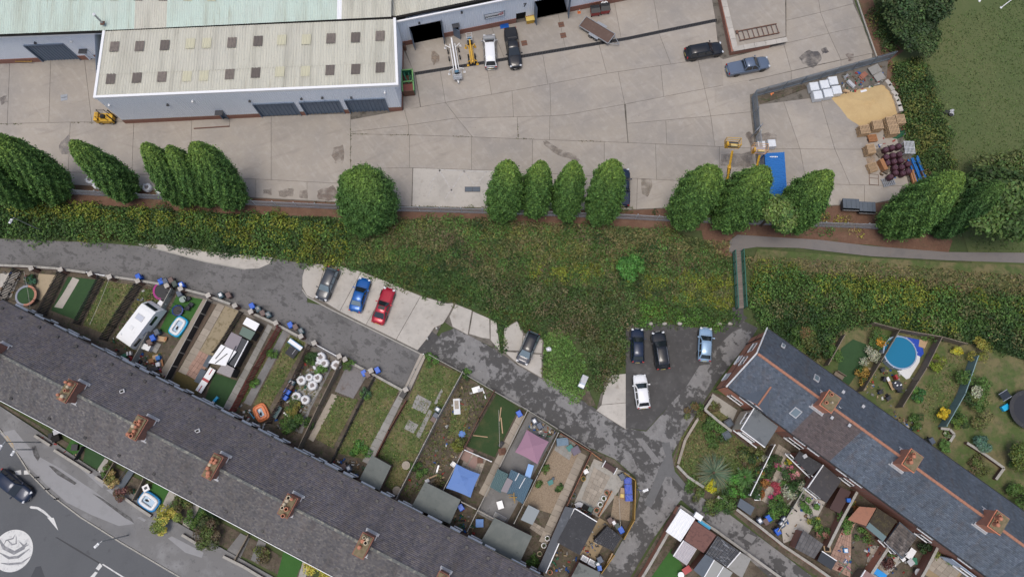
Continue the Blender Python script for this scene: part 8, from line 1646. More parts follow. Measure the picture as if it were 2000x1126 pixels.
BX = [('bench','narrow pale bench plank standing in the pool garden','bench',1738,748,1.95,[('seat',(0,0,.4),(1.7,.36,.06),M_woodn),('cushion',(.55,0,.46),(.5,.34,.07),M_white),('leg',(-.7,0,.2),(.08,.3,.4),M_wood),('leg',(.7,0,.2),(.08,.3,.4),M_wood)]),
 ('white_cabinet','white box cabinet beside the brown bin on the slabs','cabinet',288,678,-.35,[('cabinet',(0,0,.4),(1.1,.7,.8),M_wplastic),('side_panel',(.56,0,.4),(.02,.66,.7),M_leadw)]),('cardboard_box','flattened brown cardboard boxes on the slabs','cardboard',315,661,-.2,[('box',(0,0,.15),(1.1,.6,.3),M_woodn),('flap',(.5,.1,.32),(.3,.5,.03),M_woodo)]),('toy_box','green plastic toy behind the caravan','toy',243,695,.5,[('box',(0,0,.25),(.55,.45,.5),mat('lime_plastic',(.06,.4,.04),.4)),('lid',(0,0,.53),(.6,.5,.05),M_green)]),('red_toy_car','red plastic toy beside the green one','toy',253,700,1.0,[('body',(0,0,.25),(.6,.5,.35),M_red),('seat',(0,0,.5),(.3,.3,.15),M_black)]),('white_pram','white wrapped bundle between the green and red toys','bundle',253,690,.2,[('bundle',(0,0,.3),(.6,.45,.5),M_wplastic),('strap',(0,0,.57),(.1,.46,.03),M_black)]),
 ('flag_bench','white folded banner with a red cross lying along the turf edge','banner',403,742,1.08,[('sheet',(0,0,.55),(3.2,.85,.04),M_wplastic),('red_cross',(0,0,.575),(.32,.87,.02),M_red),('red_cross',(-1.15,0,.575),(.8,.12,.02),M_red),('red_cross',(1.15,0,.575),(.8,.12,.02),M_red),('trestle',(-1.2,0,.26),(.1,.6,.5),M_wood),('trestle',(1.2,0,.26),(.1,.6,.5),M_wood)]),('grey_planter','upper grey slatted lounger beside the pink flagstones','lounger',406,705,1.15,[('bed',(0,0,.3),(1.5,.65,.12),M_feltb),('frame',(0,0,.18),(1.4,.55,.1),M_dsteel)]),('grey_planter','lower grey slatted lounger beside the pink flagstones','lounger',391,734,1.15,[('bed',(0,0,.3),(1.7,.75,.12),M_feltb),('frame',(0,0,.18),(1.5,.6,.1),M_dsteel)]),
 ('garden_slide','white and blue plastic slide by the bin bags','slide',578,673,-.6,[('chute',(0,0,.6),(2.0,.5,.08),M_wplastic),('side_rail',(0,.28,.66),(2.0,.08,.16),mat('slide_blue',(.03,.2,.38),.4)),('side_rail',(0,-.28,.66),(2.0,.08,.16),mat('slide_blue',(0,0,0))),('step',(-.9,0,.3),(.1,.5,.6),M_black)]),('black_board','black square play board under the slide','board',572,685,-.6,[('board',(0,0,.4),(1.3,1.5,.08),M_feltd),('handle',(.2,0,.46),(.05,.7,.05),M_leadw)]),('green_bench','dark teal bench beside the slatted fence','bench',543,805,1.1,[('seat',(0,0,.45),(1.5,.6,.08),mat('bench_teal',(.08,.15,.16),.6)),('backrest',(0,-.32,.7),(1.5,.08,.5),M_dsteel),('leg',(-.6,0,.2),(.1,.5,.4),M_dsteel),('leg',(.6,0,.2),(.1,.5,.4),M_dsteel)]),('white_post','short white post lying beside the bushes','post',559,809,-.6,[('post',(0,0,.15),(.9,.18,.16),M_wplastic),('cap',(.45,0,.15),(.06,.22,.2),M_white)]),
 ('kids_bike','turquoise bicycle lying below the red-brown fence','bicycle',491,810,-.9,[('frame',(0,0,.25),(1.1,.07,.07),M_cyan),('fork',(.4,.2,.25),(.07,.5,.07),M_cyan),('saddle',(-.4,.1,.35),(.25,.14,.08),M_black)]),('log_heap','heap of bright cardboard and clutter by the back door','clutter',302,705,.3,[('box',(-.4,.2,.2),(.6,.5,.4),M_woodo),('box',(.2,.5,.2),(.7,.5,.4),M_woodn),('box',(.3,-.5,.2),(.5,.5,.4),M_wplastic),('box',(-.2,-.9,.2),(.8,.5,.3),M_dsteel),('tub',(.55,.25,.3),(.5,.5,.6),M_bluec),('plank',(.8,-.4,.2),(.2,.9,.1),M_woodo)]),('blue_toy','light blue and white toy on the dark turf','toy',421,779,.9,[('body',(0,0,.2),(.7,.3,.35),M_cyan),('tail',(-.5,0,.15),(.4,.3,.25),M_wplastic)]),
 ('dog_kennel','black box kennel under the lane-end pillar','kennel',788,770,1.0,[('box',(0,0,.35),(.8,.6,.7),M_nearblack),('lid',(0,0,.72),(.85,.65,.04),M_black)]),('mattress','pale dirty mattress lying on the weedy plot','mattress',892,793,1.65,[('mattress',(0,0,.15),(1.9,.8,.25),M_bag),('stain',(.2,0,.285),(1.0,.5,.01),M_slab)]),('scrap_metal','crumpled silver sheet among the weeds','scrap',930,760,.3,[('sheet',(0,0,.2),(1.0,.7,.06),M_steel),('sheet',(.5,-.2,.25),(.7,.4,.05),M_leadw),('strip',(.8,-.9,.1),(.12,1.0,.05),M_wplastic)]),('blue_splash_toy','blue star shaped paddling toy on the lawn','toy',902,847,.4,[('base',(0,0,.1),(.8,.4,.1),M_bluec),('base',(0,0,.11),(.4,.8,.1),M_bluec),('centre',(0,0,.18),(.3,.3,.08),M_blue)]),('white_offcut','white board among the rubbish by the large extension','board',854,916,1.3,[('board',(0,0,.1),(1.0,.2,.05),M_wplastic),('batten',(0,.3,.06),(1.3,.08,.06),M_wood)]),('rubbish_pile','pile of planks and bags beside the large grey extension','rubbish',842,935,.4,[('bag',(-.5,0,.2),(.5,.4,.4),M_leadw),('plank',(.2,.2,.1),(1.3,.15,.06),M_woodn),('plank',(.3,-.2,.14),(1.1,.12,.06),M_wood),('board',(0,-.5,.1),(.9,.7,.08),M_gravel)]),
 ('pink_patio_boards','pink-brown boards laid beside the blue gazebo','boards',917,890,-.48,[('board',(-.5,0,.12),(1.3,1.6,.1),mat('pinkish_board',(.3,.2,.17),.8)),('board',(.8,-.4,.12),(.9,1.3,.1),mat('pinkish_board',(0,0,0)))]),('timber_length','pale timber lying on the dark lawn','timber',977,808,1.45,[('plank',(0,0,.08),(1.7,.12,.1),M_woodn)]),('timber_length','second pale timber lying beside the dark lawn path','timber',980,830,1.68,[('plank',(0,0,.08),(1.9,.14,.1),M_woodn)]),('timber_length','third pale timber across the middle of the dark lawn','timber',938,851,-.12,[('plank',(0,0,.08),(1.8,.12,.1),M_woodn)]),('black_sack','black sack on the tan garden path','sack',979,867,.9,[('sack',(0,0,.2),(.7,.5,.4),M_feltd),('tie',(0,0,.43),(.2,.2,.1),M_black)]),('coal_pile','brown dead plant heap on the tan path','heap',981,881,.2,[('heap',(0,0,.15),(.9,.8,.3),M_rust),('top',(.1,0,.35),(.5,.5,.2),M_woodb)]),('red_bowl','red fire bowl on the patio by the white rail','fire bowl',938,898,0,[('bowl',(0,0,.25),(.6,.6,.3),M_red),('rim',(0,0,.42),(.7,.7,.04),M_rust)]),
 ('blue_sheet','loose bright blue sheet over the pink gazebo yard','sheet',1032,922,-.3,[('sheet',(0,0,1.9),(.7,2.0,.04),mat('sky_blue_sheet',(.13,.3,.6),.4)),('pole',(.3,.9,.95),(.05,.05,1.9),M_dsteel),('pole',(-.3,-.9,.95),(.05,.05,1.9),M_dsteel)]),('hose_coil','tangled yellow-green hose on the blue canopy roof','hose',1002,968,0,[('coil',(0,0,2.42),(.9,.1,.08),M_woody),('coil',(.1,.1,2.46),(.1,.9,.08),M_woody),('coil',(-.2,.3,2.44),(.7,.08,.08),M_woody),('coil',(.2,-.3,2.44),(.08,.7,.08),M_woody)]),('white_chair_seat','white square stool on the grey patio','stool',977,985,.3,[('seat',(0,0,.45),(.7,.9,.06),M_wplastic),('leg',(0,0,.2),(.4,.4,.4),M_leadw)]),('blue_drum','round blue tub beside the third grey extension','tub',937,1020,0,[('tub',(0,0,.4),(.8,.8,.7),M_blue),('lid',(0,0,.77),(.9,.9,.05),M_bluec)]),('grey_boards','stack of grey boards by the third grey extension','boards',976,1010,-.5,[('board',(0,0,.2),(1.5,.7,.1),M_leadw),('board',(0,0,.32),(1.4,.6,.1),M_slabg)]),
 ('blue_tarp_cover','blue covered furniture in the corner of the gravel garden','cover',1098,862,.1,[('cover',(0,0,.5),(1.4,.9,.9),mat('slate_blue_cover',(.13,.2,.27),.6,bump=.8)),('fold',(.2,0,.97),(1.0,.5,.06),mat('slate_blue_cover',(0,0,0)))]),('green_pot_cover','teal plastic box beside the blue slabs','box',1113,874,.6,[('box',(0,0,.3),(.7,.6,.6),mat('teal_box',(.02,.17,.16),.5)),('lid',(0,0,.62),(.75,.65,.05),mat('teal_box',(0,0,0)))]),('mauve_cover','mauve covered box by the brown fence','cover',1124,879,.5,[('cover',(0,0,.4),(1.0,.9,.7),mat('mauve_cover',(.15,.13,.17),.7)),('top',(0,0,.78),(.8,.7,.08),mat('mauve_cover',(0,0,0)))]),('teal_ornament','teal garden ornament in the ring of buff stone','ornament',1075,942,.4,[('stand',(0,0,.2),(.6,.5,.4),mat('teal_box',(0,0,0))),('bowl',(.1,.1,.5),(.5,.4,.2),mat('teal_box',(0,0,0))),('pot',(.5,.3,.25),(.3,.3,.5),M_feltb)]),('tarp_bundle','long blue tarpaulin bundle along the yellow fence','tarpaulin',1226,954,1.6,[('bundle',(0,0,.6),(2.7,.85,.7),M_tarp),('bundle',(0,0,.98),(2.4,.6,.15),M_tarp),('strap',(.6,0,.9),(.06,.9,.35),M_black),('strap',(-.6,0,.9),(.06,.9,.35),M_black)]),('sand_crate','timber crate with a yellow ball beside the tarpaulin','crate',1216,962,1.4,[('crate',(0,0,.2),(1.2,.6,.4),M_woodn),('edge',(-.6,0,.35),(.08,.7,.3),M_woodo),('ball',(-.3,.05,.5),(.4,.4,.25),mat('pale_yellow',(0,0,0)))]),('window_bench','dark red trough bench with white ends by the alley kerb','bench',1190,912,-.55,[('trough',(0,0,.4),(1.5,.6,.5),mat('dark_red_roof',(0,0,0))),('end',(-.8,0,.45),(.08,.9,.6),M_white),('end',(.8,0,.45),(.08,.9,.6),M_white)]),('barbecue','dark barbecue and pots behind the broad black roof','barbecue',1147,992,-.5,[('grill',(0,0,.7),(1.3,.6,.3),M_nearblack),('stand',(0,0,.3),(1.1,.5,.5),M_dsteel),('lid',(.3,.1,.95),(.5,.5,.2),mat('dark_green_tin',(.02,.07,.06),.5)),('shelf',(-.9,0,.6),(.4,.5,.05),M_leadw)]),('white_case','white box beside the barbecue','box',1128,985,.4,[('box',(0,0,.3),(.6,.5,.6),M_wplastic),('lid',(0,0,.62),(.55,.45,.05),M_leadw)]),('white_appliances','row of white appliances behind the stained grey roof','appliances',1150,1094,-.5,[('cooker',(-.6,.0,.45),(.8,.6,.9),M_wplastic),('hob',(-.6,.0,.92),(.6,.4,.04),M_leadw),('washer',(.4,0,.45),(1.0,.65,.9),M_wplastic),('top',(.4,.05,.92),(.7,.4,.04),M_leadw)]),('yellow_board','yellow board leaning on the alley fence','board',1190,1088,1.05,[('board',(0,0,.5),(1.3,.12,.9),M_woody),('edge',(0,0,.97),(1.3,.16,.05),M_woodn)]),
 ('red_table','red garden table on the bright turf','table',1340,1111,.55,[('tabletop',(0,0,.7),(1.0,.7,.06),M_red),('leg',(-.4,0,.35),(.08,.5,.7),M_red),('leg',(.4,0,.35),(.08,.5,.7),M_red)]),('blue_strip_box','bright blue long planter on the garage wall','planter',1372,1022,-.6,[('trough',(0,0,1.05),(1.6,.3,.25),M_cyan),('edge',(0,0,1.18),(1.6,.34,.04),M_cyan)]),('white_chimney_box','white box hatch on the corner garage roof','hatch box',1354,1004,-.6,[('box',(0,0,2.4),(.9,.6,.5),M_wplastic),('lid',(0,0,2.68),(.95,.65,.05),M_fascia)]),('satellite_dish','grey parasol lid base on the corner lawn','cover',1418,849,.5,[('dome',(0,0,.5),(.9,.9,.5),M_feltb),('top',(0,0,.8),(.6,.6,.15),M_feltb)]),('grey_cover','grey round cover inside the end house yard','cover',1422,826,.5,[('dome',(0,0,.5),(1.0,1.0,.6),M_dsteel),('top',(0,0,.85),(.7,.7,.12),M_feltb)]),('bath_bowl','white bowl bird bath among the roses','bird bath',1477,970,0,[('stem',(0,0,.3),(.2,.2,.6),M_coping),('bowl',(0,0,.65),(.7,.7,.12),M_wplastic),('water',(0,0,.72),(.5,.5,.02),M_glassl)]),('garden_cushion','pale blue cushion chair near the round bush','chair',1595,985,1.0,[('seat',(0,0,.4),(.6,.6,.1),mat('pale_blue_cushion',(.4,.48,.66),.7)),('backrest',(0,.3,.65),(.6,.1,.5),M_wplastic)]),('blue_bucket','blue bucket on the dark red lean-to','bucket',1645,974,0,[('bucket',(0,0,1.8),(.4,.4,.4),M_bluec),('rim',(0,0,2.0),(.44,.44,.04),M_blue)]),('round_basket','round tan wicker ring by the alley','basket',1615,1070,0,[('ring',(0,0,.3),(.8,.8,.3),M_woodn),('hollow',(0,0,.46),(.5,.5,.02),M_nearblack)]),('clothes_airer','pink and red washing on a green rotary line','washing',1640,1102,.8,[('pole',(0,0,.9),(.06,.06,1.8),M_leadw),('arm',(0,0,1.7),(2.4,.05,.05),M_green),('arm',(0,0,1.72),(.05,2.0,.05),M_green),('cloth',(-.5,.2,1.4),(.5,.04,.6),M_red),('cloth',(.2,-.4,1.4),(.04,.6,.6),mat('pink_cloth',(.55,.25,.35),.8)),('cloth',(.5,.3,1.4),(.5,.04,.5),M_wplastic)]),('blue_ball_pot','small blue pot on the pink slabs','pot',1652,1074,0,[('pot',(0,0,.2),(.5,.5,.4),M_poolblue),('rim',(0,0,.42),(.36,.36,.04),M_wplastic)]),('blue_kayak','bright blue barrel at the bottom of the flagged garden','barrel',1715,1118,-.6,[('barrel',(0,0,.4),(1.5,.7,.7),mat('azure_plastic',(.01,.27,.68),.4)),('end',(.78,0,.4),(.06,.6,.6),M_bluec)]),('patio_set','wrought iron white chairs by the tiled extension','chairs',1768,1086,.6,[('seat',(-.4,0,.45),(.5,.5,.05),M_wplastic),('seat',(.4,.2,.45),(.5,.5,.05),M_wplastic),('backrest',(-.4,.25,.75),(.5,.05,.5),M_wplastic),('backrest',(.4,.45,.75),(.5,.05,.5),M_wplastic),('tabletop',(0,-.7,.7),(.7,.7,.04),M_leadw)]),('white_board','big white panel leaning by the tiled extension','panel',1777,1080,.9,[('panel',(0,0,.6),(1.3,.7,.06),M_wplastic),('stand',(0,0,.3),(.8,.3,.5),M_wood)]),('green_tub','round green tub by the garden step','tub',1783,1094,0,[('tub',(0,0,.3),(.7,.7,.5),mat('jade_plastic',(.02,.2,.11),.5)),('rim',(0,0,.57),(.76,.76,.05),M_green)]),('tool_bench','grey folding bench under the slate eave by the oval lawn','bench',1638,733,-.6,[('seat',(0,0,.45),(1.2,.5,.07),M_wood),('backrest',(0,.28,.75),(1.2,.07,.5),M_wood),('leg',(-.5,0,.2),(.08,.4,.4),M_wood),('leg',(.5,0,.2),(.08,.4,.4),M_wood)]),('solar_panel','silver solar panel frame with a turquoise cover on the lawn','frame',1958,772,.5,[('panel',(0,0,.8),(1.2,.9,.05),M_glass),('frame',(0,.47,.8),(1.3,.06,.08),M_alu),('frame',(0,-.47,.8),(1.3,.06,.08),M_alu),('leg',(0,0,.4),(.08,.08,.8),M_alu),('cover',(-.6,-1.3,.3),(.9,.6,.4),M_cyan)]),
 ('grey_front_bench','grey ramp and black rail in a front garden','ramp',247,933,1.05,[('ramp',(0,0,.3),(2.6,.75,.1),M_feltb),('rail',(.2,.5,.8),(2.2,.05,.05),M_black),('rail',(.2,.5,.5),(2.2,.05,.05),M_black),('post',(-.8,.5,.45),(.05,.05,.9),M_black),('post',(1.2,.5,.45),(.05,.05,.9),M_black)]),('white_front_table','white square table in the pooled front garden','table',287,952,.5,[('tabletop',(0,0,.6),(.75,.75,.06),M_wplastic),('leg',(0,0,.3),(.3,.3,.58),M_white),('tray',(0,0,.65),(.35,.3,.04),M_dsteel)]),('black_round_pot','round black pot on the first front turf','pot',146,873,0,[('pot',(0,0,.2),(.65,.65,.4),M_nearblack),('rim',(0,0,.42),(.75,.75,.05),M_black)]),('black_bags','heap of black and clear bags by the top front wall','rubbish bags',110,855,.4,[('bag',(0,0,.3),(.9,.7,.55),M_nearblack),('bag',(.3,.7,.3),(.8,.6,.5),M_leadw),('bag',(-.5,.5,.3),(.5,.6,.5),M_feltd)]),('blue_box_lid','bright blue box on the dark alley bin','box',1169,1106,.2,[('box',(0,0,1.2),(.45,.5,.25),mat('azure_plastic',(0,0,0))),('lid',(0,0,1.34),(.48,.53,.03),M_blue)],)]
for b in BX: T(*b)
# pots of plants and flowering shrubs
GF = 'potted plants in the back yards'
for i,(u,v,m,t) in enumerate(((1185,961,M_terra,'pot at the top of the orange screen'),(1179,972,M_wplastic,'white pot second along the orange screen'),(1172,984,M_wplastic,'white pot third along the orange screen'),(1165,995,M_terra,'pot at the foot of the orange screen'),(1139,934,M_woody,'yellow-green tub by the white chair'),(1120,967,M_feltb,'grey tub with spiky plant by the brown fence'),(1146,912,M_buff,'pale pot above the white chair'),(1069,1050,M_wplastic,'round white pot on the gravel yard slabs'),(1062,1064,M_wplastic,'white pot beside the brown fence foot'),(1054,1080,M_buff,'pale round pot lowest beside the lean-to'),(1074,1116,M_terra,'terracotta pot at the foot of the blue-black lean-to'),(716,773,M_buff,'pale ring pot at the corner of the cobbles'))):
    c = P(u,v,.3); r = thing('plant_pot',t,'plant pot',(c.x,c.y,.04),0,GF); MB().lathe((0,0,0),[(.2,0),(.28,.4),(.31,.42),(.31,.46),(.24,.46),(.22,.36)],12).build('pot',m,r,world=False); MB().lathe((0,0,.36),[(.21,0),(.2,.02)],10).build('soil',M_soil,r,world=False)
    pm = MB(); q = random.Random(i)
    for k in range(9): a = q.uniform(0,6.3); pm.tube([(0,0,.4),(.14 * math.cos(a),.14 * math.sin(a),.6),(.3 * math.cos(a),.3 * math.sin(a),.56)],[.03,.025,.005],4)
    pm.build('stems',mat('pot_leaf',(.07,.11,.04),.7),r,world=False,kind='stuff')
PK,RD,WF,OR_,YL = (.25,.07,.11),(.22,.035,.045),(.2,.21,.15),(.16,.07,.02),(.24,.19,.02)
SH = [('yellow-green bush over the pavement in a front garden',336,1012,1.7,2.0,((.2,.19,.03),(.27,.24,.05),(.1,.13,.03)),1900),('variegated bush beside the grey ramp',226,936,1.0,1.3,((.13,.13,.04),(.22,.17,.07)),800),('reddish brown shrub spilling over the front wall',246,962,1.1,1.3,((.1,.045,.04),(.07,.05,.03)),800),('bright yellow shrub leaning over the terrace eave',632,1098,1.9,2.2,((.36,.3,.04),(.3,.27,.05)),2000),('second bright yellow shrub at the bottom edge',660,1118,1.6,2.0,((.36,.3,.04),(.26,.24,.05)),1400),('sprawling dark shrub in the overgrown front garden',415,1035,2.0,1.8,((.04,.05,.02),(.07,.055,.035),(.05,.07,.02)),2200),('pale green shrub at the edge of the overgrown front garden',385,1010,1.2,1.2,((.06,.11,.025),(.05,.09,.02)),900),('dark front hedge bush near the last path',358,990,1.4,1.4,(G_OLIVE,G_MID,G_BROWN),900),('brown heathery shrub near the bottom front gardens',515,1082,1.2,.8,(G_BROWN,G_OLIVE),700),('olive shrub beside the ragged front path',214,918,.8,.8,(G_OLIVE,G_MID),500),
 ('leafy shrub beside the topmost bulk bags',612,700,1.0,1.3,(G_MID,G_DARK),800),('leafy shrub between the bulk bags',632,725,.9,1.1,(G_MID,G_FRESH),600),('yellow-tinged bush below the bulk bags',576,796,1.3,1.4,((.11,.1,.025),G_OLIVE,G_MID),1000),('dark round bush beside the teal bench',572,822,1.4,1.5,(G_DARK,G_MID),1200),('low bush in the corner near the yard path',606,826,.8,.9,(G_MID,G_DARK),500),('leafy strip shrub beside the red-brown fence',535,690,.7,.8,(G_MID,G_FRESH),500),('creeper clump by the red-brown fence foot',500,750,.7,.7,(G_MID,G_FRESH),500),('creeper on the cobbled patch corner',684,712,.8,1.0,(G_MID,G_OLIVE),500),('green shrub by the black panel fence',715,770,.9,1.0,(G_MID,(.04,.08,.04)),500),('green weeds at the foot of the long lawn',705,880,1.3,.6,((.04,.1,.025),G_FRESH),900),('shrub at the top of the weedy lawn',842,702,1.0,.9,(G_MID,G_FRESH),600),('dark shrub at the debris plot fence',915,728,.8,.9,(G_DARK,G_MID),500),('yellow-green shrub beside the blue toy',895,868,1.0,1.2,((.09,.1,.02),G_OLIVE),700),('dark weeds along the concrete fence',818,915,1.1,.8,(G_DARK,G_MID),800),('rusty dead bush by the large extension',858,942,1.0,.7,(G_BROWN,G_OLIVE),500),('shrub on the eave of the large grey extension',866,1012,1.0,3.0,((.03,.032,.02),(.05,.05,.03)),600),
 ('small green plant in the gravel near the fence',1066,915,.6,.6,(G_OLIVE,G_MID),300),('small green plant east of the teal ornament',1092,950,.6,.6,(G_MID,G_DARK),300),('small plant west of the teal ornament',1052,942,.6,.5,(G_OLIVE,G_MID),300),('green pot shrub at the foot of the gravel yard',1042,1094,.8,.9,(G_DARK,G_MID),500),('lime yellow shrub on the corner lawn',1384,946,.9,1.1,((.3,.28,.015),(.24,.25,.02)),700),('bright grass clump beside the white-railed fence',1440,950,1.7,1.0,((.05,.14,.025),(.06,.12,.03)),1500),('dark shrub in the corner by the grey shed',1420,978,1.3,1.2,(G_DARK,G_MID),900),('rose bush row along the white-railed fence, upper',1502,905,1.3,1.4,(G_DARK,G_DARK,G_MID,WF),1000),('rose bush row along the white-railed fence, middle',1484,930,1.2,1.3,(G_DARK,G_MID,G_DARK,OR_),900),('rose bush row along the white-railed fence, lower',1466,955,1.2,1.3,(G_DARK,G_DARK,G_MID),900),('pink and white flowers beside the slab path',1520,908,.6,.6,(PK,WF,G_MID),350),('yellow flower pot by the lean-to window',1537,901,.5,.6,(YL,G_MID),250),('pink flowers under the lean-to window',1545,918,.9,.7,(PK,WF,G_MID,(.4,.2,.2)),500),('pink flower clump on the slab path edge',1500,938,.7,.6,(RD,PK,G_MID),350),('crimson flower clump in the middle of the roses',1516,950,.9,.8,(RD,(.26,.05,.07)),450),('magenta flower clump at the roses path',1508,966,.7,.7,((.27,.03,.09),PK),350),('rust coloured shrub near the bird bath',1484,964,.6,.6,(OR_,(.2,.08,.03)),350),('cream flowering shrub between slab path and fence',1528,942,.9,.8,(WF,G_MID,G_MID),500),('dark rose bushes beside the lichened fence',1545,945,1.7,1.3,(G_DARK,G_MID,G_DARK,WF),1500),('leafy mass at the end of the rose garden',1512,994,1.7,1.2,(G_MID,G_FRESH,G_DARK),1400),('round bright green bush on the buff patio',1575,985,1.0,1.4,(G_FRESH,(.06,.12,.03)),1000),('lime plants along the cold frame rail',1588,1020,.9,.8,((.1,.14,.03),G_MID,(.2,.18,.04)),500),('dark bed plants beside the pale coping wall',1605,1038,1.1,.8,(G_DARK,G_MID,(.2,.1,.08)),700),('leafy vine on the pale coping wall',1640,1020,1.4,1.3,(G_MID,G_FRESH,G_DARK),1100),('orange flowering shrub near the dark pergola',1665,985,.8,.8,(OR_,G_OLIVE,(.2,.13,.03)),450),('plants along the moss extension wall',1682,1040,1.2,.8,(G_MID,G_OLIVE,G_FRESH),700),('dark red maple shrub in the flagged garden',1722,1092,1.0,1.4,((.05,.022,.02),(.065,.03,.025)),900),('green shrub beside the red maple',1736,1076,.7,.8,(G_MID,G_OLIVE),400),('clipped green hedge under the pale blue wall',1838,1090,1.3,.7,((.07,.1,.025),(.1,.12,.03)),800),('dark evergreen between the extensions',1796,1068,.9,1.3,(G_DARK,(.015,.03,.012)),600),
 ('shrub border beside the oval lawn, upper',1712,660,1.6,1.4,(G_DARK,G_MID,G_MID,(.3,.15,.02)),1300),('shrub border beside the oval lawn, middle',1696,700,1.4,1.2,(G_DARK,G_MID,WF),1100),('shrub border beside the oval lawn, lower',1678,735,1.3,1.1,(G_DARK,G_MID,(.2,.13,.03)),900),('shrubs by the lichened fence stub',1622,690,1.2,1.2,(G_DARK,G_MID),900),('brown-green bush by the end house corner',1560,665,2.4,1.8,(G_MID,G_OLIVE,(.1,.07,.03)),2200),('lime feathery bush east of the pool fence',1818,708,1.15,1.5,((.09,.13,.015),(.11,.14,.02)),1000),('bright yellow bush in the back corner',1863,686,.75,.9,((.3,.26,.02),(.2,.2,.03)),500),('fresh green bush below the pool fence',1787,772,1.1,1.1,((.035,.1,.03),G_FRESH),900),('golden yellow shrub against the blue-green fence',1836,810,.85,1.2,((.4,.29,.02),(.33,.25,.02)),900),('white-berried bush east of the blue-green fence',1890,760,2.2,1.8,(G_MID,G_OLIVE,G_MID,WF,G_DARK),2200),('loose grassy shrub in the east lawn',1905,800,2.0,1.2,(G_OLIVE,(.13,.13,.05),G_MID),1600),('dark shrub column beside the blue-green fence',1860,820,1.2,1.5,(G_DARK,G_MID,(.07,.11,.02)),1000),('grey-green spiky conifer bush on the east lawn',1912,865,1.2,1.3,((.05,.1,.07),(.07,.12,.085)),1200),('green round shrub beside the dark steps',1838,872,.8,1.0,(G_FRESH,(.06,.12,.03)),600),('yellow-green tree at the edge of the east lawn',1984,890,2.0,2.4,((.1,.12,.02),(.07,.1,.025)),2000),('dusty green bush below the yellow-green tree',1972,898,1.0,1.2,((.06,.1,.05),G_MID),700),('golden bush at the meadow side of the gardens',1905,685,1.6,1.6,((.13,.14,.03),(.16,.15,.03)),1300),('white flowers in the little walled bed',1848,846,.6,.5,(WF,G_MID),300),('weedy bed plants in the raised soil',1905,910,1.7,.5,(G_OLIVE,G_BROWN,G_MID),900),('hedge along the east picture edge',1985,965,1.6,1.5,((.05,.09,.02),G_MID),1500),('plants beside the dark steps under the eave',1785,822,1.1,.8,(G_DARK,G_MID),600),('weeds in the corner of the far west garden',66,548,.8,.8,(G_DARK,(.04,.1,.06)),500),('ground plants in the end house yard',1392,792,.9,.5,(G_BROWN,G_OLIVE),500),('scrub beside the alley edge of the corner lawn',1352,805,1.4,1.0,(G_MID,G_OLIVE,(.1,.07,.03)),1100),('straggling weeds along the alley bank',1350,952,1.6,.7,(G_MID,G_OLIVE),1000),('weeds further along the alley bank',1395,985,1.5,.7,(G_MID,G_OLIVE),900),('tall weeds under the end house extension',1470,885,1.8,1.1,(G_OLIVE,G_BROWN,G_DARK),1400),('ivy mass below the end house yard wall',1392,842,1.9,1.0,(G_DARK,G_MID),1500)]
for i,(t,u,v,rad,h,pal,n) in enumerate(SH): shrub(t,(u,v),rad,h,pal,n,300 + i,.15 if n < 1200 else .18,'shrubs in the gardens')
# ---- spiky plants on the corner lawn
def spiky(label,u,v,rad,n,pal,seed,h=1.5):
    rng = np.random.default_rng(seed); c = P(u,v); r = thing('spiky_plant',label,'spiky plant',(c.x,c.y,.02)); V = []; F = []; C = []
    for i in range(n):
        a = rng.uniform(0,6.283); l = rad * rng.uniform(.6,1.1); e = rng.uniform(.2,1.1); d = np.array([math.cos(a),math.sin(a),0]); s = np.array([-d[1],d[0],0]) * .05; b = len(V); cc = np.array(pal[rng.integers(len(pal))]) * rng.uniform(.7,1.3)
        for t in (0,.35,.7,1): p = d * l * t + np.array([0,0,.1 + h * e * math.sin(t * 2.4) * .8]); w = s * (1 - t * .9); V += [p - w,p + w]; C += [cc,cc]
        F += [(b + 2 * k,b + 2 * k + 1,b + 2 * k + 3,b + 2 * k + 2) for k in range(3)]
    np_mesh('fronds',np.array(V),np.array(F),M_leaf,r,np.array(C)); MB().lathe((0,0,0),[(.25,0),(.16,.5)],8).build('stem',M_bark,r,world=False)
spiky('big grey-green spiky pampas plant on the corner lawn',1392,922,2.3,420,((.06,.1,.065),(.08,.115,.07),(.13,.13,.075)),1); spiky('smaller fresh green spiky plant by the white-railed fence',1452,930,1.4,200,((.05,.11,.03),(.06,.13,.035)),2)
# tufts over the lawns
stuff('lawn_tufts',[flatleaves([p for n,p,m in SURF if m in (M_lawn,)],34,((.05,.085,.02),(.075,.1,.03),(.12,.11,.045),(.06,.095,.022)),.14,31,(.04,.14))])
stuff('soil_weeds',[flatleaves([[(905,735),(960,768),(900,880),(800,975),(785,965)],[(1340,850),(1372,805),(1455,875),(1495,880),(1450,960),(1400,950),(1330,905)],[(600,700),(650,700),(580,850),(545,830)],[(280,564),(335,570),(270,690),(215,668)],[(1560,665),(1640,690),(1610,715),(1520,665)]],26,((.045,.07,.02),(.075,.075,.03),(.1,.075,.04)),.15,32,(.03,.2))])
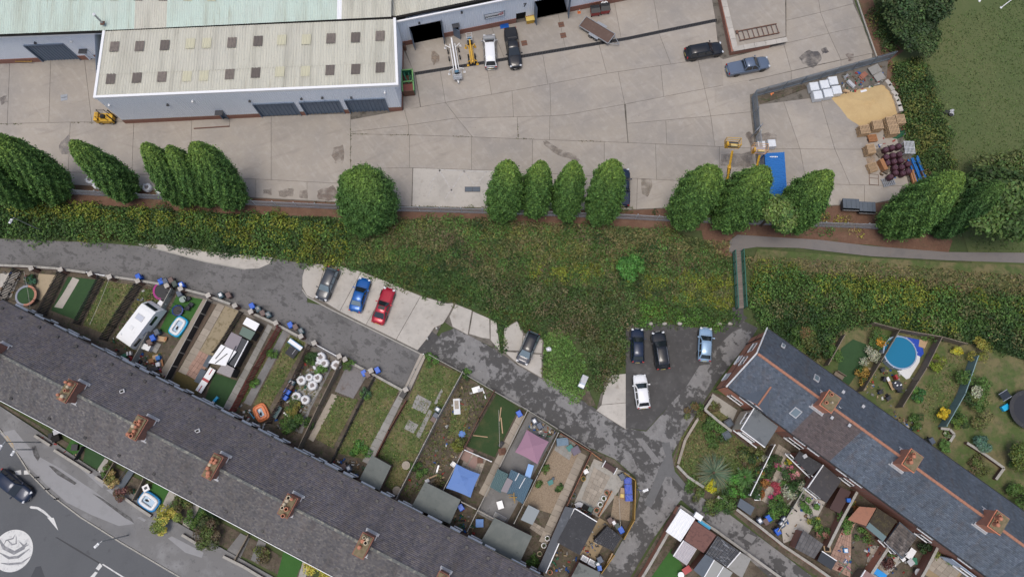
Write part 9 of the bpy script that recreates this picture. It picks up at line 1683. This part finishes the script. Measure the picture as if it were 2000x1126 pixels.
# uncountable bits of rubbish, toys, offcuts and leaf litter
rng = np.random.default_rng(77); PTS = []
for poly,n in (([(600,690),(655,705),(560,845),(520,825)],70),([(905,735),(960,768),(850,970),(785,965)],60),([(0,528),(45,530),(20,590),(0,582)],16),([(48,535),(75,534),(60,600),(30,592)],30),([(285,562),(340,568),(250,700),(205,668)],50),([(275,690),(318,690),(325,742),(270,712)],70),([(467,790),(530,810),(510,850),(450,806)],50),([(1040,815),(1085,842),(1070,858),(1030,838)],60),([(880,985),(912,990),(940,1060),(890,1030)],50),([(1110,975),(1165,1005),(1150,1012),(1100,985)],40),([(1075,1060),(1130,1085),(1110,1120),(1060,1110)],40),([(1170,1015),(1200,1030),(1140,1100),(1130,1075)],40),([(1560,960),(1612,985),(1530,1060),(1505,1040)],30),([(1650,960),(1690,1000),(1650,1130),(1605,1100)],35),([(1690,1060),(1790,1080),(1770,1126),(1690,1110)],70),([(1700,710),(1790,740),(1740,800),(1680,760)],40),([(1740,800),(1800,830),(1790,860),(1750,840)],50),([(60,840),(140,880),(270,960),(260,968),(130,892),(60,850)],40),([(640,890),(730,905),(700,930),(640,908)],40),([(1440,900),(1500,880),(1480,930),(1440,960)],20),([(1640,150),(1720,130),(1730,165),(1650,185)],90),([(1690,250),(1770,240),(1790,350),(1700,360)],60)):
    w = PP(poly); xs = [p.x for p in w]; ys = [p.y for p in w]; k = 0
    while k < n:
        x,y = rng.uniform(min(xs),max(xs)),rng.uniform(min(ys),max(ys))
        if inpoly(np.array([x]),np.array([y]),[(p.x,p.y) for p in w])[0]: PTS.append((x,y)); k += 1
DC = np.array([(.5,.5,.48),(.04,.04,.045),(.25,.17,.1),(.12,.08,.05),(.02,.1,.35),(.3,.05,.04),(.22,.22,.21),(.03,.12,.07),(.35,.27,.17),(.16,.15,.14)]); V = []; F = []; C = []
for x,y in PTS:
    l,w_,h,a = rng.uniform(.08,.5) ** 1.0,rng.uniform(.07,.26),rng.uniform(.04,.22),rng.uniform(0,3.1); ca,sa = math.cos(a),math.sin(a); b = len(V); cc = DC[rng.integers(len(DC))] * rng.uniform(.6,1.1) / 1.45
    V += [(x + (u_ * l * ca - v_ * w_ * sa) / 2,y + (u_ * l * sa + v_ * w_ * ca) / 2,.03 + zz) for zz in (0,h) for u_,v_ in ((-1,-1),(1,-1),(1,1),(-1,1))]; C += [cc] * 8
    F += [(b + 4,b + 5,b + 6,b + 7)] + [(b + i,b + (i + 1) % 4,b + 4 + (i + 1) % 4,b + 4 + i) for i in range(4)]
np_mesh('litter',np.array(V),np.array(F),M_leaf,None,np.array(C),kind='stuff')
# cords: washing lines and a cable
for k,(a,b,za,zb,t) in enumerate((((213,545),(175,634),1.8,1.8,'thin washing line over the plain lawn'),((974,800),(976,872),1.7,1.7,'thin washing line over the dark square lawn'),((1208,940),(1212,1030),2.4,2.0,'cable crossing the corner yard gravel'),((47,530),(60,610),1.9,2.4,'washing line beside the ring trampoline'))):
    A,B = P(*a,za),P(*b,zb); setp(MB().tube([A,A.lerp(B,.5) - Vector((0,0,.12)),B],.022,4).build('washing_line',M_concpale),t,'washing line' if k != 2 else 'cable')
